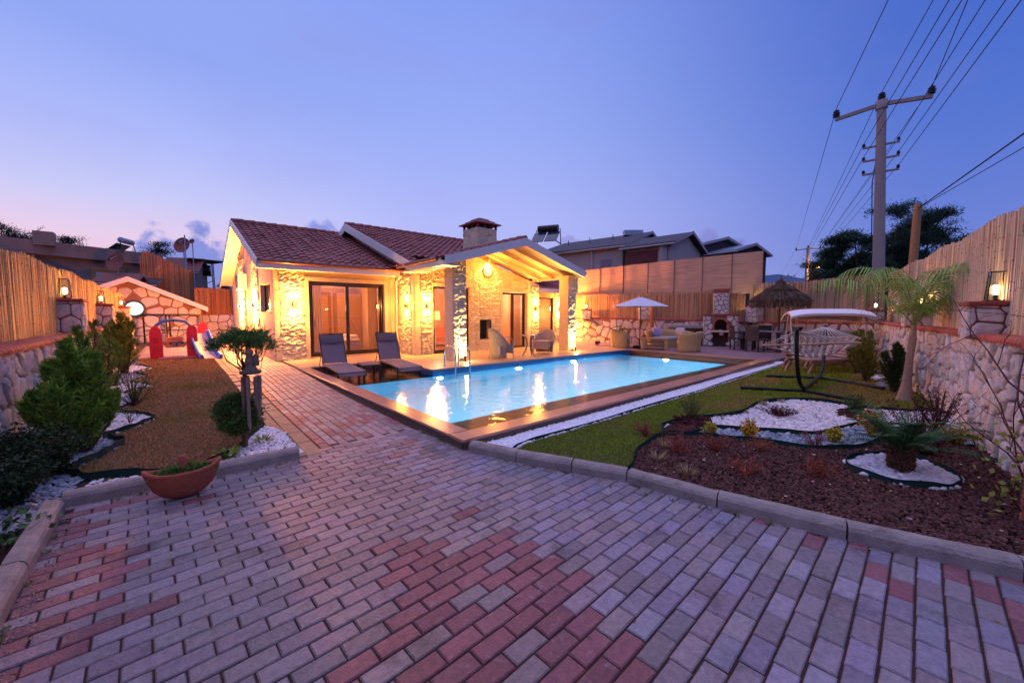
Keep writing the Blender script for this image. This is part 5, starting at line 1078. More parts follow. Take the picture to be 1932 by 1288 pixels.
# ---- sun loungers standing in the shallow ledge
def sun_lounger(loc, rz, label):
    t_ = thing('sun_lounger', label, 'sun lounger', loc, rz, 'sun loungers on the shallow ledge'); fc = lc_('776870'); dk = (1, 1, 1)
    SL, BL = 1.78, .86; hz_ = .40; mb = MB()
    for s_ in (-.29, .29): tube(mb, [(s_, -.06, hz_-.10), (s_, 0, hz_-.015), (s_, .1, hz_), (s_, SL, hz_)], .016, 8)
    tube(mb, [(-.29, .0, hz_-.02), (.29, .0, hz_-.02)], .013, 6); tube(mb, [(-.29, SL, hz_-.01), (.29, SL, hz_-.01)], .016, 6); mb.build('seat_frame', M_frame, t_, world=False)
    for x, y in ((-.29, .16), (.29, .16), (-.29, SL-.12), (.29, SL-.12)):
        mb = MB(); tube(mb, [(x, y, hz_), (x*.97, y-.05, hz_*.6), (x*.95, y+.02, 0)], .014, 6, lc_('5a3a28')); mb.build('leg', M_frame, t_, world=False)
    mb = MB(); n_ = 10
    V = [(x, y, hz_+.012-.03*math.sin(math.pi*(x+.27)/.54)*.5-(.09 if y < .02 else .02*math.exp(-((y-.02)/.1)**2))) for y in np.linspace(-.04, SL-.02, 14) for x in np.linspace(-.275, .275, n_)]
    F = [[j*n_+i, j*n_+i+1, (j+1)*n_+i+1, (j+1)*n_+i] for j in range(13) for i in range(n_-1)]; mb.add(V, F, fc, True); mb.build('seat_sling', M_fab, t_, world=False)
    a = R(62); by = lambda s: (SL+s*math.cos(a)*1.0, hz_+s*math.sin(a)); mb = MB()
    for s_ in (-.29, .29): tube(mb, [(s_, *by(0)), (s_, *by(BL))], .015, 8)
    tube(mb, [(-.29, *by(BL)), (.29, *by(BL))], .015, 8); mb.build('back_frame', M_frame, t_, world=False)
    mb = MB(); V = []
    for s in np.linspace(.02, BL-.02, 8):
        y, z = by(s)
        for x in np.linspace(-.275, .275, n_): V.append((x, y+.02*math.sin(math.pi*(x+.275)/.55), z))
    mb.add(V, [[j*n_+i, j*n_+i+1, (j+1)*n_+i+1, (j+1)*n_+i] for j in range(7) for i in range(n_-1)], fc*1.05, True); mb.build('back_sling', M_fab, t_, world=False)
    mb = MB(); V = []
    for s in np.linspace(BL-.26, BL-.02, 4):
        y, z = by(s)
        for x in np.linspace(-.27, .27, n_): V.append((x, y-.025-.02*math.sin(math.pi*(s-BL+.26)/.24), z))
    mb.add(V, [[j*n_+i, j*n_+i+1, (j+1)*n_+i+1, (j+1)*n_+i] for j in range(3) for i in range(n_-1)], fc*.7, True); mb.build('headrest', M_fab, t_, world=False)
    mb = MB(); y, z = by(.34)
    for s_ in (-.30, .30): tube(mb, [(s_, y, z), (s_, SL+.42, hz_-.05), (s_, SL+.48, hz_-.12)], .010, 6)
    tube(mb, [(-.30, SL+.48, hz_-.12), (.30, SL+.48, hz_-.12)], .01, 6); mb.build('back_support', M_frame, t_, world=False)
    return t_
L1 = sun_lounger((2.98, 8.98, -.2), R(-5), 'left sun lounger with taupe sling in the shallow water by the coping')
dup(L1, (4.34, 8.88, -.2), R(-8), 'right sun lounger with taupe sling in the shallow water near the terrace step')
t_ = thing('side_table', 'low dark side table standing between the two sun loungers', 'side table', (3.66, 9.8, -.2), R(-6)); mb = MB(); box(mb, (0, 0, .45), (.44, .60, .035), 0, lc_('8a6a5c'), .008); mb.build('table_top', M_fab, t_, world=False)
for x, y in ((-.19, -.27), (.19, -.27), (-.19, .27), (.19, .27)): mb = MB(); box(mb, (x, y, .215), (.045, .045, .43), 0, lc_('4a3630')); mb.build('leg', M_fab, t_, world=False)
# ---- pointed wicker chairs and round table on the porch
wk = lc_('b8a898')
def shell(mb, w, d, zf, lean, th, n=22, col=wk, a0=-100, a1=100, m=7, z0=0.05, fl=0.0):
    """bent wicker back: angle 0 points to -x (behind the sitter, who faces +x)"""
    A = np.radians(np.linspace(a0, a1, n)); V = []
    for side in (0, th):
        for j in range(m+1):
            f = j/m
            for a in A:
                top = zf(a); z = z0+(top-z0)*f; k = 1+lean*f+fl*f*f; rx, ry = (d-side)*k, (w-side)*k; V.append((-rx*math.cos(a), ry*math.sin(a), z))
    K = n*(m+1); F = []
    for j in range(m):
        for i in range(n-1): q = j*n+i; F += [[q, q+n, q+n+1, q+1], [K+q, K+q+1, K+q+n+1, K+q+n]]
    for i in range(n-1): q = m*n+i; F.append([q, K+q, K+q+1, q+1]); F.append([i, i+1, K+i+1, K+i])
    for j in range(m): F.append([j*n, K+j*n, K+(j+1)*n, (j+1)*n]); q = j*n+n-1; F.append([q, q+n, K+q+n, K+q])
    mb.add(V, F, col, True)
def porch_chair(loc, rz, label, tall=.92):
    t_ = thing('wicker_chair', label, 'wicker chair', loc, rz, 'wicker chairs on the porch'); mb = MB()
    shell(mb, .29, .27, lambda a: .40+(tall-.40)*max(0, math.cos(a*.9))**1.2, .12, .025, z0=.04, a0=-88, a1=88, fl=.30); mb.build('backrest', M_wick, t_, world=False)
    mb = MB(); n_ = 14; V = []
    for x in np.linspace(-.24, .27, n_):
        dz = .10*((x-.02)/.25)**2
        for y, z in ((-.27, .40), (.27, .40), (.27, .22-dz+.04), (-.27, .22-dz+.04)): V.append((x, y, z))
    mb.add(V, [[4*i+j, 4*i+(j+1) % 4, 4*i+4+(j+1) % 4, 4*i+4+j] for i in range(n_-1) for j in range(4)]+[[0, 3, 2, 1], [4*n_-4, 4*n_-3, 4*n_-2, 4*n_-1]], wk); mb.build('seat', M_wick, t_, world=False)
    mb = MB(); box(mb, (.02, 0, .425), (.46, .48, .06), 0, lc_('b0a4a0'), .025); mb.build('cushion', M_fab, t_, world=False)
    for s_ in (-.28, .28): mb = MB(); tube(mb, [(-.18, s_, .62), (-.05, s_*1.04, .68), (.12, s_*1.06, .67), (.24, s_*1.05, .56), (.28, s_, .40), (.28, s_, .0)], .013, 8); mb.build('armrest', mat('chair_metal', '8a8a94', .35, metal=.6), t_, world=False)
    for s_ in (-.24, .24): mb = MB(); tube(mb, [(-.22, s_, .25), (-.27, s_, .0)], .012, 6); mb.build('leg', MATS['chair_metal'], t_, world=False)
    return t_
porch_chair((7.62, 9.44, Dk), R(2), 'pointed wicker chair with cushion facing right beside the left porch pillar', .95)
porch_chair((9.80, 9.72, Dk), R(205), 'wicker chair with cushion between the round table and the right porch pillar', .86)
t_ = thing('bistro_table', 'small round glass table on curved wicker legs between the porch chairs', 'table', (8.78, 9.36, Dk)); mb = MB(); lathe(mb, (0, 0, .69), [(.001, .012), (.30, .012), (.305, .006), (.30, 0), (.001, 0)], 28, lc_('c8c0c8')); mb.build('table_top', mat('table_glass', 'b8b4bc', .08), t_, world=False)
for k in range(3): a = k*TAU/3+.5; ca, sa = math.cos(a), math.sin(a); mb = MB(); tube(mb, [(ca*r, sa*r, z) for r, z in ((.20, .69), (.10, .55), (.08, .40), (.13, .2), (.24, 0))], [.022, .03, .032, .028, .018], 8, wk*.8); mb.build('leg', M_wick, t_, world=False)
mb = MB(); lathe(mb, (0, 0, .30), [(.09, 0), (.10, .01), (.09, .02)], 16, wk); mb.build('brace_ring', M_wick, t_, world=False)
# ---- wicker lounge set behind the pool
wy = lc_('c8aa74')
def tub(loc, rz, label, w, d, name='wicker_armchair', cat='armchair', group=None, col=wy, h=.74):
    t_ = thing(name, label, cat, loc, rz, group); mb = MB(); hw = w/2
    shell(mb, hw, d*.62, lambda a: h-.10*abs(math.sin(a))**3, .0, .09, 30, col, -118, 118, z0=0, fl=.16); mb.build('shell', M_wick, t_, world=False)
    mb = MB(); bx(mb, -d*.45, d*.36, -hw+.10, hw-.10, .0, .30, col*.85); mb.build('seat_base', M_wick, t_, world=False)
    k = max(1, round((w-.2)/.62))
    for i in range(k): mb = MB(); y0 = -hw+.1+(w-.2)*i/k; bx(mb, -d*.42, d*.38, y0+.005, y0+(w-.2)/k-.005, .30, .42, lc_('a8b4c0'), .035); mb.build('seat_cushion', M_fab, t_, world=False)
    return t_
tub((14.05, 9.35, Dk), R(-62), 'left wicker armchair glowing yellow under the white parasol', .84, .74, group='wicker armchairs of the lounge set')
tub((14.40, 6.85, Dk), R(110), 'right wicker armchair seen from behind near the barbecue cabinet', .84, .78, group='wicker armchairs of the lounge set')
tub((15.95, 8.35, Dk), R(228), 'long wicker sofa against the stone wall behind the coffee table', 1.75, .80, 'wicker_sofa', 'sofa', h=.72)
def pillow(loc, rz, tilt, col, label, s=.40):
    v, f = ico()[1]; V = v.copy(); V[:, 0] *= .075; V[:, 1] = np.sign(V[:, 1])*np.abs(V[:, 1])**.55*s/2; V[:, 2] = np.sign(V[:, 2])*np.abs(V[:, 2])**.55*s/2
    V = V@np.array(Matrix.Rotation(tilt, 3, 'Y')).T; V = V@np.array(Matrix.Rotation(rz, 3, 'Z')).T; mb = MB(); mb.add(V+np.array(loc), f, lc_(col), True)
    return tag(mb.build('throw_pillow', M_fab), label, 'pillow', 'pillows on the wicker sofa')
pillow((15.62, 8.70, .74), R(228), R(-18), 'a8a0c8', 'lilac pillow leaning at the left end of the wicker sofa')
pillow((15.86, 8.95, .72), R(250), R(-12), '8a90b8', 'blue grey pillow tucked behind the lilac one on the sofa')
pp = pillow((15.95, 7.85, .74), R(220), R(-18), 'd8c0b8', 'pale patterned pillow in the middle of the wicker sofa')
t_ = thing('coffee_table', 'rectangular wicker coffee table with open shelves before the sofa', 'coffee table', (14.25, 8.05, Dk), R(-58)); 
for s_ in (-.42, .42): mb = MB(); box(mb, (s_, 0, .20), (.16, .52, .40), 0, wy, .03); mb.build('side_panel', M_wick, t_, world=False)
mb = MB(); box(mb, (0, 0, .42), (1.04, .56, .04), 0, wy*.9, .01); mb.build('table_top', M_wick, t_, world=False)
for z in (.12, .28): mb = MB(); box(mb, (0, 0, z), (.70, .48, .025), 0, wy*.7); mb.build('shelf', M_wick, t_, world=False)
# ---- white parasol
def parasol(loc, label):
    t_ = thing('parasol', label, 'parasol', loc); n_ = 8; Rr = 1.12; zt_, zr_ = 2.06, 1.66; V = []; K = 6
    mb = MB(); cg = []
    for i in range(n_*4):
        a = i*TAU/(n_*4); f = (i % 4)/4; rr = Rr*(1-.035*math.sin(math.pi*f)); 
        for k in range(K+1): s = k/K; V.append((rr*s*math.cos(a), rr*s*math.sin(a), zt_-(zt_-zr_)*(s**1.12)+.02*math.sin(math.pi*f)*s))
    F = [[i*(K+1)+k, i*(K+1)+k+1, ((i+1) % (n_*4))*(K+1)+k+1, ((i+1) % (n_*4))*(K+1)+k] for i in range(n_*4) for k in range(K)]
    mb.add(V, F, lc_('d8d4dc'), False); mb.add([(v[0], v[1], v[2]-.008) for v in V], [f[::-1] for f in F], lc_('c0b8c0')); mb.build('canopy', M_fab, t_, world=False)
    for i in range(n_): a = i*TAU/n_; mb = MB(); tube(mb, [(.02*math.cos(a), .02*math.sin(a), zt_-.03), (Rr*math.cos(a), Rr*math.sin(a), zr_-.012)], .007, 5); mb.build('rib', M_black, t_, world=False)
    mb = MB(); tube(mb, [(0, 0, 0), (0, 0, zt_+.03)], .018, 10); mb.build('pole', M_black, t_, world=False); mb = MB(); lathe(mb, (0, 0, zt_), [(.03, 0), (.03, .03), (.012, .05), (.001, .06)], 10); mb.build('finial', M_black, t_, world=False)
    mb = MB(); tube(mb, [(.02, 0, .45), (.16, .10, 1.10), (.24, .14, 1.22), (.34, .2, 1.22)], [.014, .014, .02, .012], 8); mb.build('crank_arm', M_black, t_, world=False)
    mb = MB(); box(mb, (0, 0, .05), (.46, .46, .10), .4, (1, 1, 1), .02); mb.build('base', M_black, t_, world=False)
parasol((14.30, 8.72, Dk), 'open white octagonal parasol on a thin black pole above the wicker seats')
# ---- straw parasol
t_ = thing('straw_parasol', 'thatched straw parasol on a wooden pole behind the dining set', 'parasol', (17.3, 4.72, Dk)); mb = MB()
for zc, r0, r1, dz, n_ in ((2.62, .03, .15, .14, 260), (2.50, .06, .46, .26, 800), (2.30, .22, .76, .30, 1500), (2.12, .52, .91, .26, 1700), (1.96, .86, .91, .34, 1400)):
    a = rng.random(n_)*TAU; r = r0+(r1-r0)*rng.random(n_)*.35; P = np.column_stack([r*np.cos(a), r*np.sin(a), zc-(r-r0)*.35+rng.normal(size=n_)*.02]); D = np.column_stack([np.cos(a)*(r1-r0), np.sin(a)*(r1-r0), np.full(n_, -dz)])+rng.normal(size=(n_, 3))*.03
    blades(mb, P, D, np.linalg.norm(D, axis=1)*(.8+.3*rng.random(n_)), .012, vcol(n_, '6a5444', .35), mid=.6)
mb.build('thatch', M_leaf, t_, world=False)
mb = MB(); lathe(mb, (0, 0, 0), [(.86, 1.95), (.45, 2.20), (.12, 2.46), (.08, 2.62), (.06, 2.72), (.001, 2.73)], 24, lc_('4a3a30')); mb.build('crown_cap', M_bark, t_, world=False); mb = MB(); tube(mb, [(0, 0, 0), (0, 0, 2.5)], .038, 8, lc_('6a4c38')); mb.build('pole', M_bark, t_, world=False)
# ---- barbecue
t_ = thing('barbecue', 'white stone barbecue with brick arch and square chimney at the back wall', 'barbecue', (17.60, 6.92, Dk), math.atan2(-1.15, .54))
BW, BD, BH = 1.27, .72, 1.30; mb = MB(); st = MB()
rects = [(-BW/2, -.30, 0, BH), (.30, BW/2, 0, BH), (-.30, .30, 1.18, BH), (-.30, .30, .60, .68)]
for a in rects: bx(mb, a[0], a[1], 0, BD, a[2], a[3])
bx(mb, -BW/2, BW/2, BD-.1, BD, 0, BH); N_ = 10
for i in range(N_):                                    # arch infill
    a0, a1 = math.pi*i/N_, math.pi*(i+1)/N_; r_ = .24; p = [(r_*math.cos(a0), .90+r_*math.sin(a0)), (r_*math.cos(a1), .90+r_*math.sin(a1))]
    x0, x1 = p[1][0], p[0][0]; zz_ = [(x0, p[1][1]), (x1, p[0][1]), (x1, 1.18), (x0, 1.18)]; mb.add([(x, 0, z) for x, z in zz_]+[(x, BD-.1, z) for x, z in zz_], [[0, 1, 2, 3], [0, 4, 5, 1]])
bx(mb, -.30, -.24, 0, BD, .68, 1.18); bx(mb, .24, .30, 0, BD, .68, 1.18); mb.build('mortar_body', M_mortar, t_, world=False)
def keep(u0, u1, z0, z1, o, uu, nn_, rs, hole=None):
    tmp = MB(); stones(tmp, u1-u0, z1-z0, .21, plane_map(o, uu, nn_), .035, .03, 1.1, rs)
    for V, (lp_, cn), C in zip(tmp.V, tmp.L, tmp.C):
        c = V.mean(0)
        if hole is None or not hole(c): i = 0; fs = []; 
        else: continue
        for k in cn: fs.append(list(lp_[i:i+k])); i += k
        b0 = min(min(f) for f in fs); st.add(V, [[q-b0 for q in f] for f in fs], C, True)
hole = lambda c: (abs(c[0]) < .31 and (c[2] < .60 or (c[2] > .62 and c[2] < 1.19)))
keep(-BW/2, BW/2, 0, BH, (-BW/2, 0, 0), (1, 0, 0), (0, -1, 0), 61, hole); keep(0, BD, 0, BH, (BW/2, 0, 0), (0, 1, 0), (1, 0, 0), 62); keep(0, BD, 0, BH, (-BW/2, BD, 0), (0, -1, 0), (-1, 0, 0), 63)
st.build('stones', M_stone, t_, world=False)
mb = MB()
for i in range(11): a = math.pi*(i+.5)/11; box(mb, (.275*math.cos(a), -.02, .90+.275*math.sin(a)), (.075, .09, .07), 0, lc_('b86048')*random.uniform(.8, 1.15), .008, Matrix.Rotation(math.pi/2-a, 4, 'Y'))
for s_ in (-.275, .275):
    for k in range(3): box(mb, (s_, -.02, .71+k*.075), (.075, .09, .068), 0, lc_('b86048')*random.uniform(.8, 1.15), .008)
mb.build('arch_bricks', M_brick, t_, world=False)
mb = MB(); bx(mb, -.36, .36, -.10, .10, .60, .68, (1, 1, 1), .01); mb.build('stone_shelf', M_lime, t_, world=False)
mb = MB(); bx(mb, -BW/2-.04, BW/2+.04, -.05, BD, BH, BH+.05, (1, 1, 1), .008); mb.build('ledge', M_cap, t_, world=False)
mb = MB(); bx(mb, -.235, .235, .05, BD-.12, .69, .70, (.2, .2, .2)); 
for k in range(7): mb2 = None; tube(mb, [(-.23, .06+k*.07, .86), (.23, .06+k*.07, .86)], .005, 5)
mb.build('grill', M_black, t_, world=False)
mb = MB(); bx(mb, -.26, .26, .06, .60, BH+.05, 2.30); c_ = mb.build('chimney_stack', M_mortar, t_, world=False)
mb = MB(); stones(mb, .52, .92, .18, plane_map((-.26, .06, BH+.06), (1, 0, 0), (0, -1, 0)), .03, .025, 1.1, 71); stones(mb, .54, .92, .18, plane_map((.26, .06, BH+.06), (0, 1, 0), (1, 0, 0)), .03, .025, 1.1, 72); stones(mb, .54, .92, .18, plane_map((-.26, .60, BH+.06), (0, -1, 0), (-1, 0, 0)), .03, .025, 1.1, 73); mb.build('stack_stones', M_stone, c_, world=False)
mb = MB(); bx(mb, -.30, .30, .02, .64, 2.30, 2.44, (1, 1, 1), .01); mb.build('stack_cap', M_cap, c_, world=False) if False else mb.build('stack_cap', M_cap, t_, world=False)
# ---- cabinet doors in the wall left of the barbecue
t_ = thing('outdoor_cabinet', 'low cabinet with two dark brown doors left of the barbecue', 'cabinet', (17.10, 8.15, Dk), math.atan2(-1.15, .80)); mb = MB(); fr_ = lc_('5a3424')
bx(mb, -.72, .72, 0, .5, .76, .86, lc_('a89a90')); mb.build('counter', M_fab, t_, world=False); mb = MB()
for a in ((-.70, -.63, 0, .76), (.63, .70, 0, .76), (-.03, .03, .04, .70), (-.63, .63, .70, .76), (-.63, .63, 0, .04)): bx(mb, a[0], a[1], .0, .06, a[2], a[3], fr_)
bx(mb, -.66, .66, .1, .5, 0, .75, lc_('3a2a24')); mb.build('frame', M_fab, t_, world=False)
for s_ in (-1, 1): mb = MB(); bx(mb, *(sorted((s_*.035, s_*.625))), .012, .04, .045, .695, lc_('4a3026')); d_ = mb.build('door', M_fab, t_, world=False); mb = MB(); bx(mb, *(sorted((s_*.07, s_*.09))), -.015, .012, .34, .44); mb.build('handle', M_metal, d_, world=False)
mb = MB(); tube(mb, [(16.2, 9.30, .1), (16.2, 9.30, 1.92)], [.10, .088], 12, lc_('b87848')); tag(mb.build('wooden_post', M_bark), 'round wooden post standing behind the wicker sofa', 'post')
# ---- dining set
def rattan_chair(loc, rz, label):
    t_ = thing('rattan_chair', label, 'dining chair', loc, rz, 'dark rattan chairs round the dining table'); c = lc_('3a3034'); mb = MB()
    n_ = 9; V = [(-.20-.10*(z-.45)-.03*math.cos(y*5), y, z) for z in np.linspace(.40, .90, 7) for y in np.linspace(-.235, .235, n_)]; F = [[j*n_+i, j*n_+i+1, (j+1)*n_+i+1, (j+1)*n_+i] for j in range(6) for i in range(n_-1)]
    mb.add(V, F, c, True); mb.add([(x+.022, y, z) for x, y, z in V], [f[::-1] for f in F], c, True); tube(mb, [(-.28, y, .91) for y in (-.24, 0, .24)], .018, 6, c); mb.build('backrest', M_wick, t_, world=False)
    mb = MB(); box(mb, (0, 0, .44), (.46, .48, .045), 0, c, .012); mb.build('seat', M_wick, t_, world=False)
    for x, y in ((.2, .21), (.2, -.21), (-.2, .21), (-.2, -.21)): mb = MB(); box(mb, (x, y, .21), (.04, .04, .42), 0, c); mb.build('leg', M_wick, t_, world=False)
    for s_ in (-.25, .25): mb = MB(); tube(mb, [(-.24, s_, .66), (.14, s_, .66), (.2, s_, .60), (.2, s_, .42)], .02, 6, c); mb.build('armrest', M_wick, t_, world=False)
    return t_
c1 = rattan_chair((16.15, 5.12, Dk), R(-10), 'dark rattan chair with its back to the pool, nearest the camera')
dup(c1, (16.55, 5.85, Dk), R(-50), 'dark rattan chair at the left end of the table beside the barbecue')
dup(c1, (16.75, 4.20, Dk), R(60), 'dark rattan chair at the right end under the straw parasol')
dup(c1, (17.55, 5.30, Dk), R(185), 'dark rattan chair on the far side of the table by the wall')
t_ = thing('dining_table', 'dark rattan dining table with grey top beneath the straw parasol', 'table', (16.85, 5.02, Dk), R(80)); mb = MB(); box(mb, (0, 0, .73), (1.4, .85, .04), 0, lc_('8a8088'), .01); mb.build('table_top', M_fab, t_, world=False)
for x, y in ((.6, .36), (.6, -.36), (-.6, .36), (-.6, -.36)): mb = MB(); box(mb, (x, y, .36), (.07, .07, .72), 0, lc_('3a3034')); mb.build('leg', M_wick, t_, world=False)
# ---- hammock on its stand
t_ = thing('hammock_stand', 'black curved steel hammock stand with two bent foot bars on the lawn', 'hammock stand', (10.1, 2.1, 0)); mb = MB()
sp = smooth_line([(8.20, 1.97, 1.24), (8.30, 1.98, .9), (8.50, 1.99, .5), (8.80, 2.0, .20), (9.2, 2.02, .075), (10.1, 2.1, .05), (11.0, 2.17, .075), (11.4, 2.2, .20), (11.75, 2.25, .5), (11.92, 2.28, .9), (12.0, 2.3, 1.22)], 4) if False else None
def sm3(P, k=5):
    P = np.array(P, float); a = smooth_line(P[:, :2], k); b = smooth_line(np.column_stack([P[:, 2], P[:, 2]]), k); return [(x, y, z) for (x, y), (z, _) in zip(a, b)]
mb = MB(); tube(mb, sm3([(8.20, 1.97, 1.24), (8.30, 1.98, .9), (8.48, 1.99, .5), (8.75, 2.0, .20), (9.2, 2.02, .085), (10.1, 2.1, .07), (11.0, 2.17, .085), (11.4, 2.2, .20), (11.75, 2.25, .5), (11.92, 2.28, .9), (12.0, 2.3, 1.22)]), .036, 10); mb.build('spine', M_black, t_)
for P in ([(8.43, 2.90, .05), (8.72, 2.48, .04), (9.05, 2.02, .04), (8.85, 1.55, .04), (8.62, 1.12, .05)], [(10.47, 3.06, .05), (10.85, 2.6, .04), (11.16, 2.18, .04), (10.85, 1.6, .04), (10.48, 1.05, .05)]):
    mb = MB(); tube(mb, P, .032, 8); mb.build('foot_bar', M_black, t_)
t_ = thing('hammock', 'white rope hammock with wooden spreader bars hanging from the stand', 'hammock', (10.1, 2.1, .7)); rope = lc_('c8beb8')
A0, A1 = np.array([8.22, 1.97, 1.20]), np.array([11.98, 2.3, 1.18]); Bn = [np.array([9.02, 2.74, .86]), np.array([9.02, 1.22, 1.00])]; Bf = [np.array([11.15, 2.92, .96]), np.array([11.15, 1.52, .98])]
for q in (Bn, Bf): mb = MB(); tube(mb, q, .02, 8, lc_('c89a78')); mb.build('spreader_bar', M_wood, t_)
for A_, B_q in ((A0, Bn), (A1, Bf)):
    mb = MB()
    for s in np.linspace(0, 1, 17): tube(mb, [A_, B_q[0]+(B_q[1]-B_q[0])*s], .0065, 4, rope, cap=False)
    mb.build('cords', M_fab, t_)
def hp(u, v): p = (Bn[0]+(Bn[1]-Bn[0])*v)*(1-u)+(Bf[0]+(Bf[1]-Bf[0])*v)*u; p = p.copy(); p[2] -= .34*math.sin(math.pi*u)*(.45+.55*math.sin(math.pi*v)); p[1] += (.5-v)*-.35*math.sin(math.pi*u); return p
mb = MB(); nu_, nv_ = 20, 11
for j in range(nv_+1): tube(mb, [hp(i/nu_, (j+.5*(i % 2)*(1 if j < nv_ else 0))/nv_) for i in range(nu_+1)], .0075, 4, rope, cap=False)
for j in range(nv_+1): tube(mb, [hp(i/nu_, (j+.5*((i+1) % 2)*(1 if j < nv_ else 0))/nv_) for i in range(nu_+1)], .0075, 4, rope, cap=False)
for i in range(0, nu_+1, 4): tube(mb, [hp(i/nu_, j/8) for j in range(9)], .006, 4, rope, cap=False)
mb.build('net', M_fab, t_)
# ---- wooden loungers
def wood_lounger(loc, rz, label):
    t_ = thing('wooden_lounger', label, 'sun lounger', loc, rz, 'wooden loungers on the lawn'); c = lc_('9a7868')
    for s_ in (-.32, .32): mb = MB(); beam(mb, (-1.0, s_, .32), (1.0, s_, .32), .05, .07, c); mb.build('side_rail', M_wood, t_, world=False)
    for k in range(12): mb = MB() if k == 0 else mb; bx(mb, -1.0+k*.105, -.92+k*.105, -.30, .30, .345, .362, c*random.uniform(.85, 1.1))
    mb.build('seat_slats', M_wood, t_, world=False); mb = MB(); a = R(38)
    for k in range(7): s = .06+k*.11; box(mb, (.25+s*math.cos(a), 0, .37+s*math.sin(a)), (.085, .60, .018), 0, c*random.uniform(.85, 1.1), 0, Matrix.Rotation(-a, 4, 'Y'))
    for s_ in (-.27, .27): beam(mb, (.25, s_, .36), (.25+.8*math.cos(a), s_, .36+.8*math.sin(a)), .04, .05, c)
    mb.build('backrest', M_wood, t_, world=False)
    for x, s_, e in ((-.85, -.32, -1.05), (-.85, .32, -1.05), (.75, -.32, .95), (.75, .32, .95)): mb = MB(); beam(mb, (x, s_, .32), (e, s_, 0), .045, .06, c); mb.build('leg', M_wood, t_, world=False)
    mb = MB(); beam(mb, (.65, -.25, .60), (.85, -.25, .30), .03, .03, c); beam(mb, (.65, .25, .60), (.85, .25, .30), .03, .03, c); mb.build('prop', M_wood, t_, world=False); return t_
w1 = wood_lounger((12.95, 2.35, 0), R(-28), 'nearer weathered wooden lounger with raised back behind the hammock')
dup(w1, (14.2, 2.75, 0), R(-26), 'farther weathered wooden lounger beside the swing seat')
# ---- swing seat
t_ = thing('swing_seat', 'garden swing seat with a white canopy near the far corner', 'swing seat', (15.6, 3.0, 0), R(-62)); cr = lc_('c8bcae'); mb = MB(); n_ = 12; V = []
for x in np.linspace(-1.05, 1.05, n_):
    for y in np.linspace(-.62, .62, 7): V.append((x, y, 1.72-.10*(x/1.05)**4-.34*(y/.62)**2*.6-.10*(y+.62)))
F = [[i*7+j, i*7+j+1, (i+1)*7+j+1, (i+1)*7+j] for i in range(n_-1) for j in range(6)]; mb.add(V, [f[::-1] for f in F], lc_('efecec'), True); mb.add([(x, y, z-.012) for x, y, z in V], F, cr, True)
for y, s_ in ((-.62, 1), (.62, 1)):
    vv = [v for v in V if abs(v[1]-y) < .01]; mb.add(vv+[(x, yy, z-.07) for x, yy, z in vv], [[i, i+1, n_+i+1, n_+i] for i in range(n_-1)], cr)
for x in (-1.05, 1.05):
    vv = [v for v in V if abs(v[0]-x) < .01]; mb.add(vv+[(xx, y, z-.06) for xx, y, z in vv], [[i, i+1, 8+i, 7+i] for i in range(6)], cr)
mb.build('canopy', M_fab, t_, world=False)
for s_ in (-.95, .95):
    for q in (-.62, .62): mb = MB(); tube(mb, [(s_, q, 0), (s_, q*.12, 1.56)], .024, 8, cr); mb.build('leg', M_fab, t_, world=False)
mb = MB(); tube(mb, [(-.95, 0, 1.56), (.95, 0, 1.56)], .024, 8, cr); mb.build('top_bar', M_fab, t_, world=False)
mb = MB(); bx(mb, -.72, .72, -.24, .26, .44, .54, lc_('b09c8c'), .03); mb.build('bench_seat', M_fab, t_, world=False); mb = MB(); box(mb, (0, -.34, .76), (1.44, .10, .50), 0, lc_('b09c8c'), .03, Matrix.Rotation(R(14), 4, 'X')); mb.build('bench_back', M_fab, t_, world=False)
for s_ in (-.76, .76): mb = MB(); tube(mb, [(s_, .0, 1.55), (s_, .24, .52)], .009, 5, cr); tube(mb, [(s_, .0, 1.55), (s_, -.30, .56)], .009, 5, cr); mb.build('hanger', M_fab, t_, world=False)
# ---- play set on the left lawn
PX = .02; t_ = thing('play_set', 'red and blue plastic play set with swing and slide on the left lawn', 'play set', (.25, 16.4, .1)); M_pl = mat('toy_plastic', 'ffffff', .38, attr=True)
def panel(x, y, w, h, d, par, col='e0283c'):
    mb = MB(); prof = [(-w/2, 0), (-w/2*1.02, h*.3), (-w/2*.98, h*.7)]+[(-w/2*.92*math.cos(a), h*.80+h*.20*math.sin(a)) for a in np.linspace(.1, math.pi-.1, 9)]+[(w/2*.98, h*.7), (w/2*1.02, h*.3), (w/2, 0)]; k = len(prof)
    V = [(x+p, y-d/2, .1+z) for p, z in prof]+[(x+p, y+d/2, .1+z) for p, z in prof]; mb.add(V, [list(range(k))[::-1], list(range(k, 2*k))]+[[i, (i+1) % k, k+(i+1) % k, k+i] for i in range(k)], lc_(col))
    for q in (.25, .5): bx(mb, x-w*.22, x+w*.22, y-d/2-.012, y-d/2, .1+h*q, .1+h*(q+.16), lc_(col)*.7)
    mb.build('side_panel', M_pl, par)
panel(-.46, 16.25, .30, 1.02, .16, t_); panel(.40, 16.2, .28, 1.05, .16, t_); panel(.72, 17.0, .30, 1.12, .14, t_)
mb = MB(); tube(mb, [(-.46, 16.25, 1.00), (-.44, 16.25, 1.14), (-.30, 16.25, 1.27), (-.03, 16.25, 1.31), (.24, 16.25, 1.27), (.38, 16.25, 1.14), (.40, 16.25, 1.0)], .05, 10, lc_('4a68a8')); mb.build('arch_bar', M_pl, t_)
mb = MB(); tube(mb, [(-.42, 16.10, .13), (0, 16.02, .13), (.36, 16.05, .13), (.52, 16.0, .13)], .035, 8, lc_('d87888')); mb.build('base_bar', M_pl, t_)
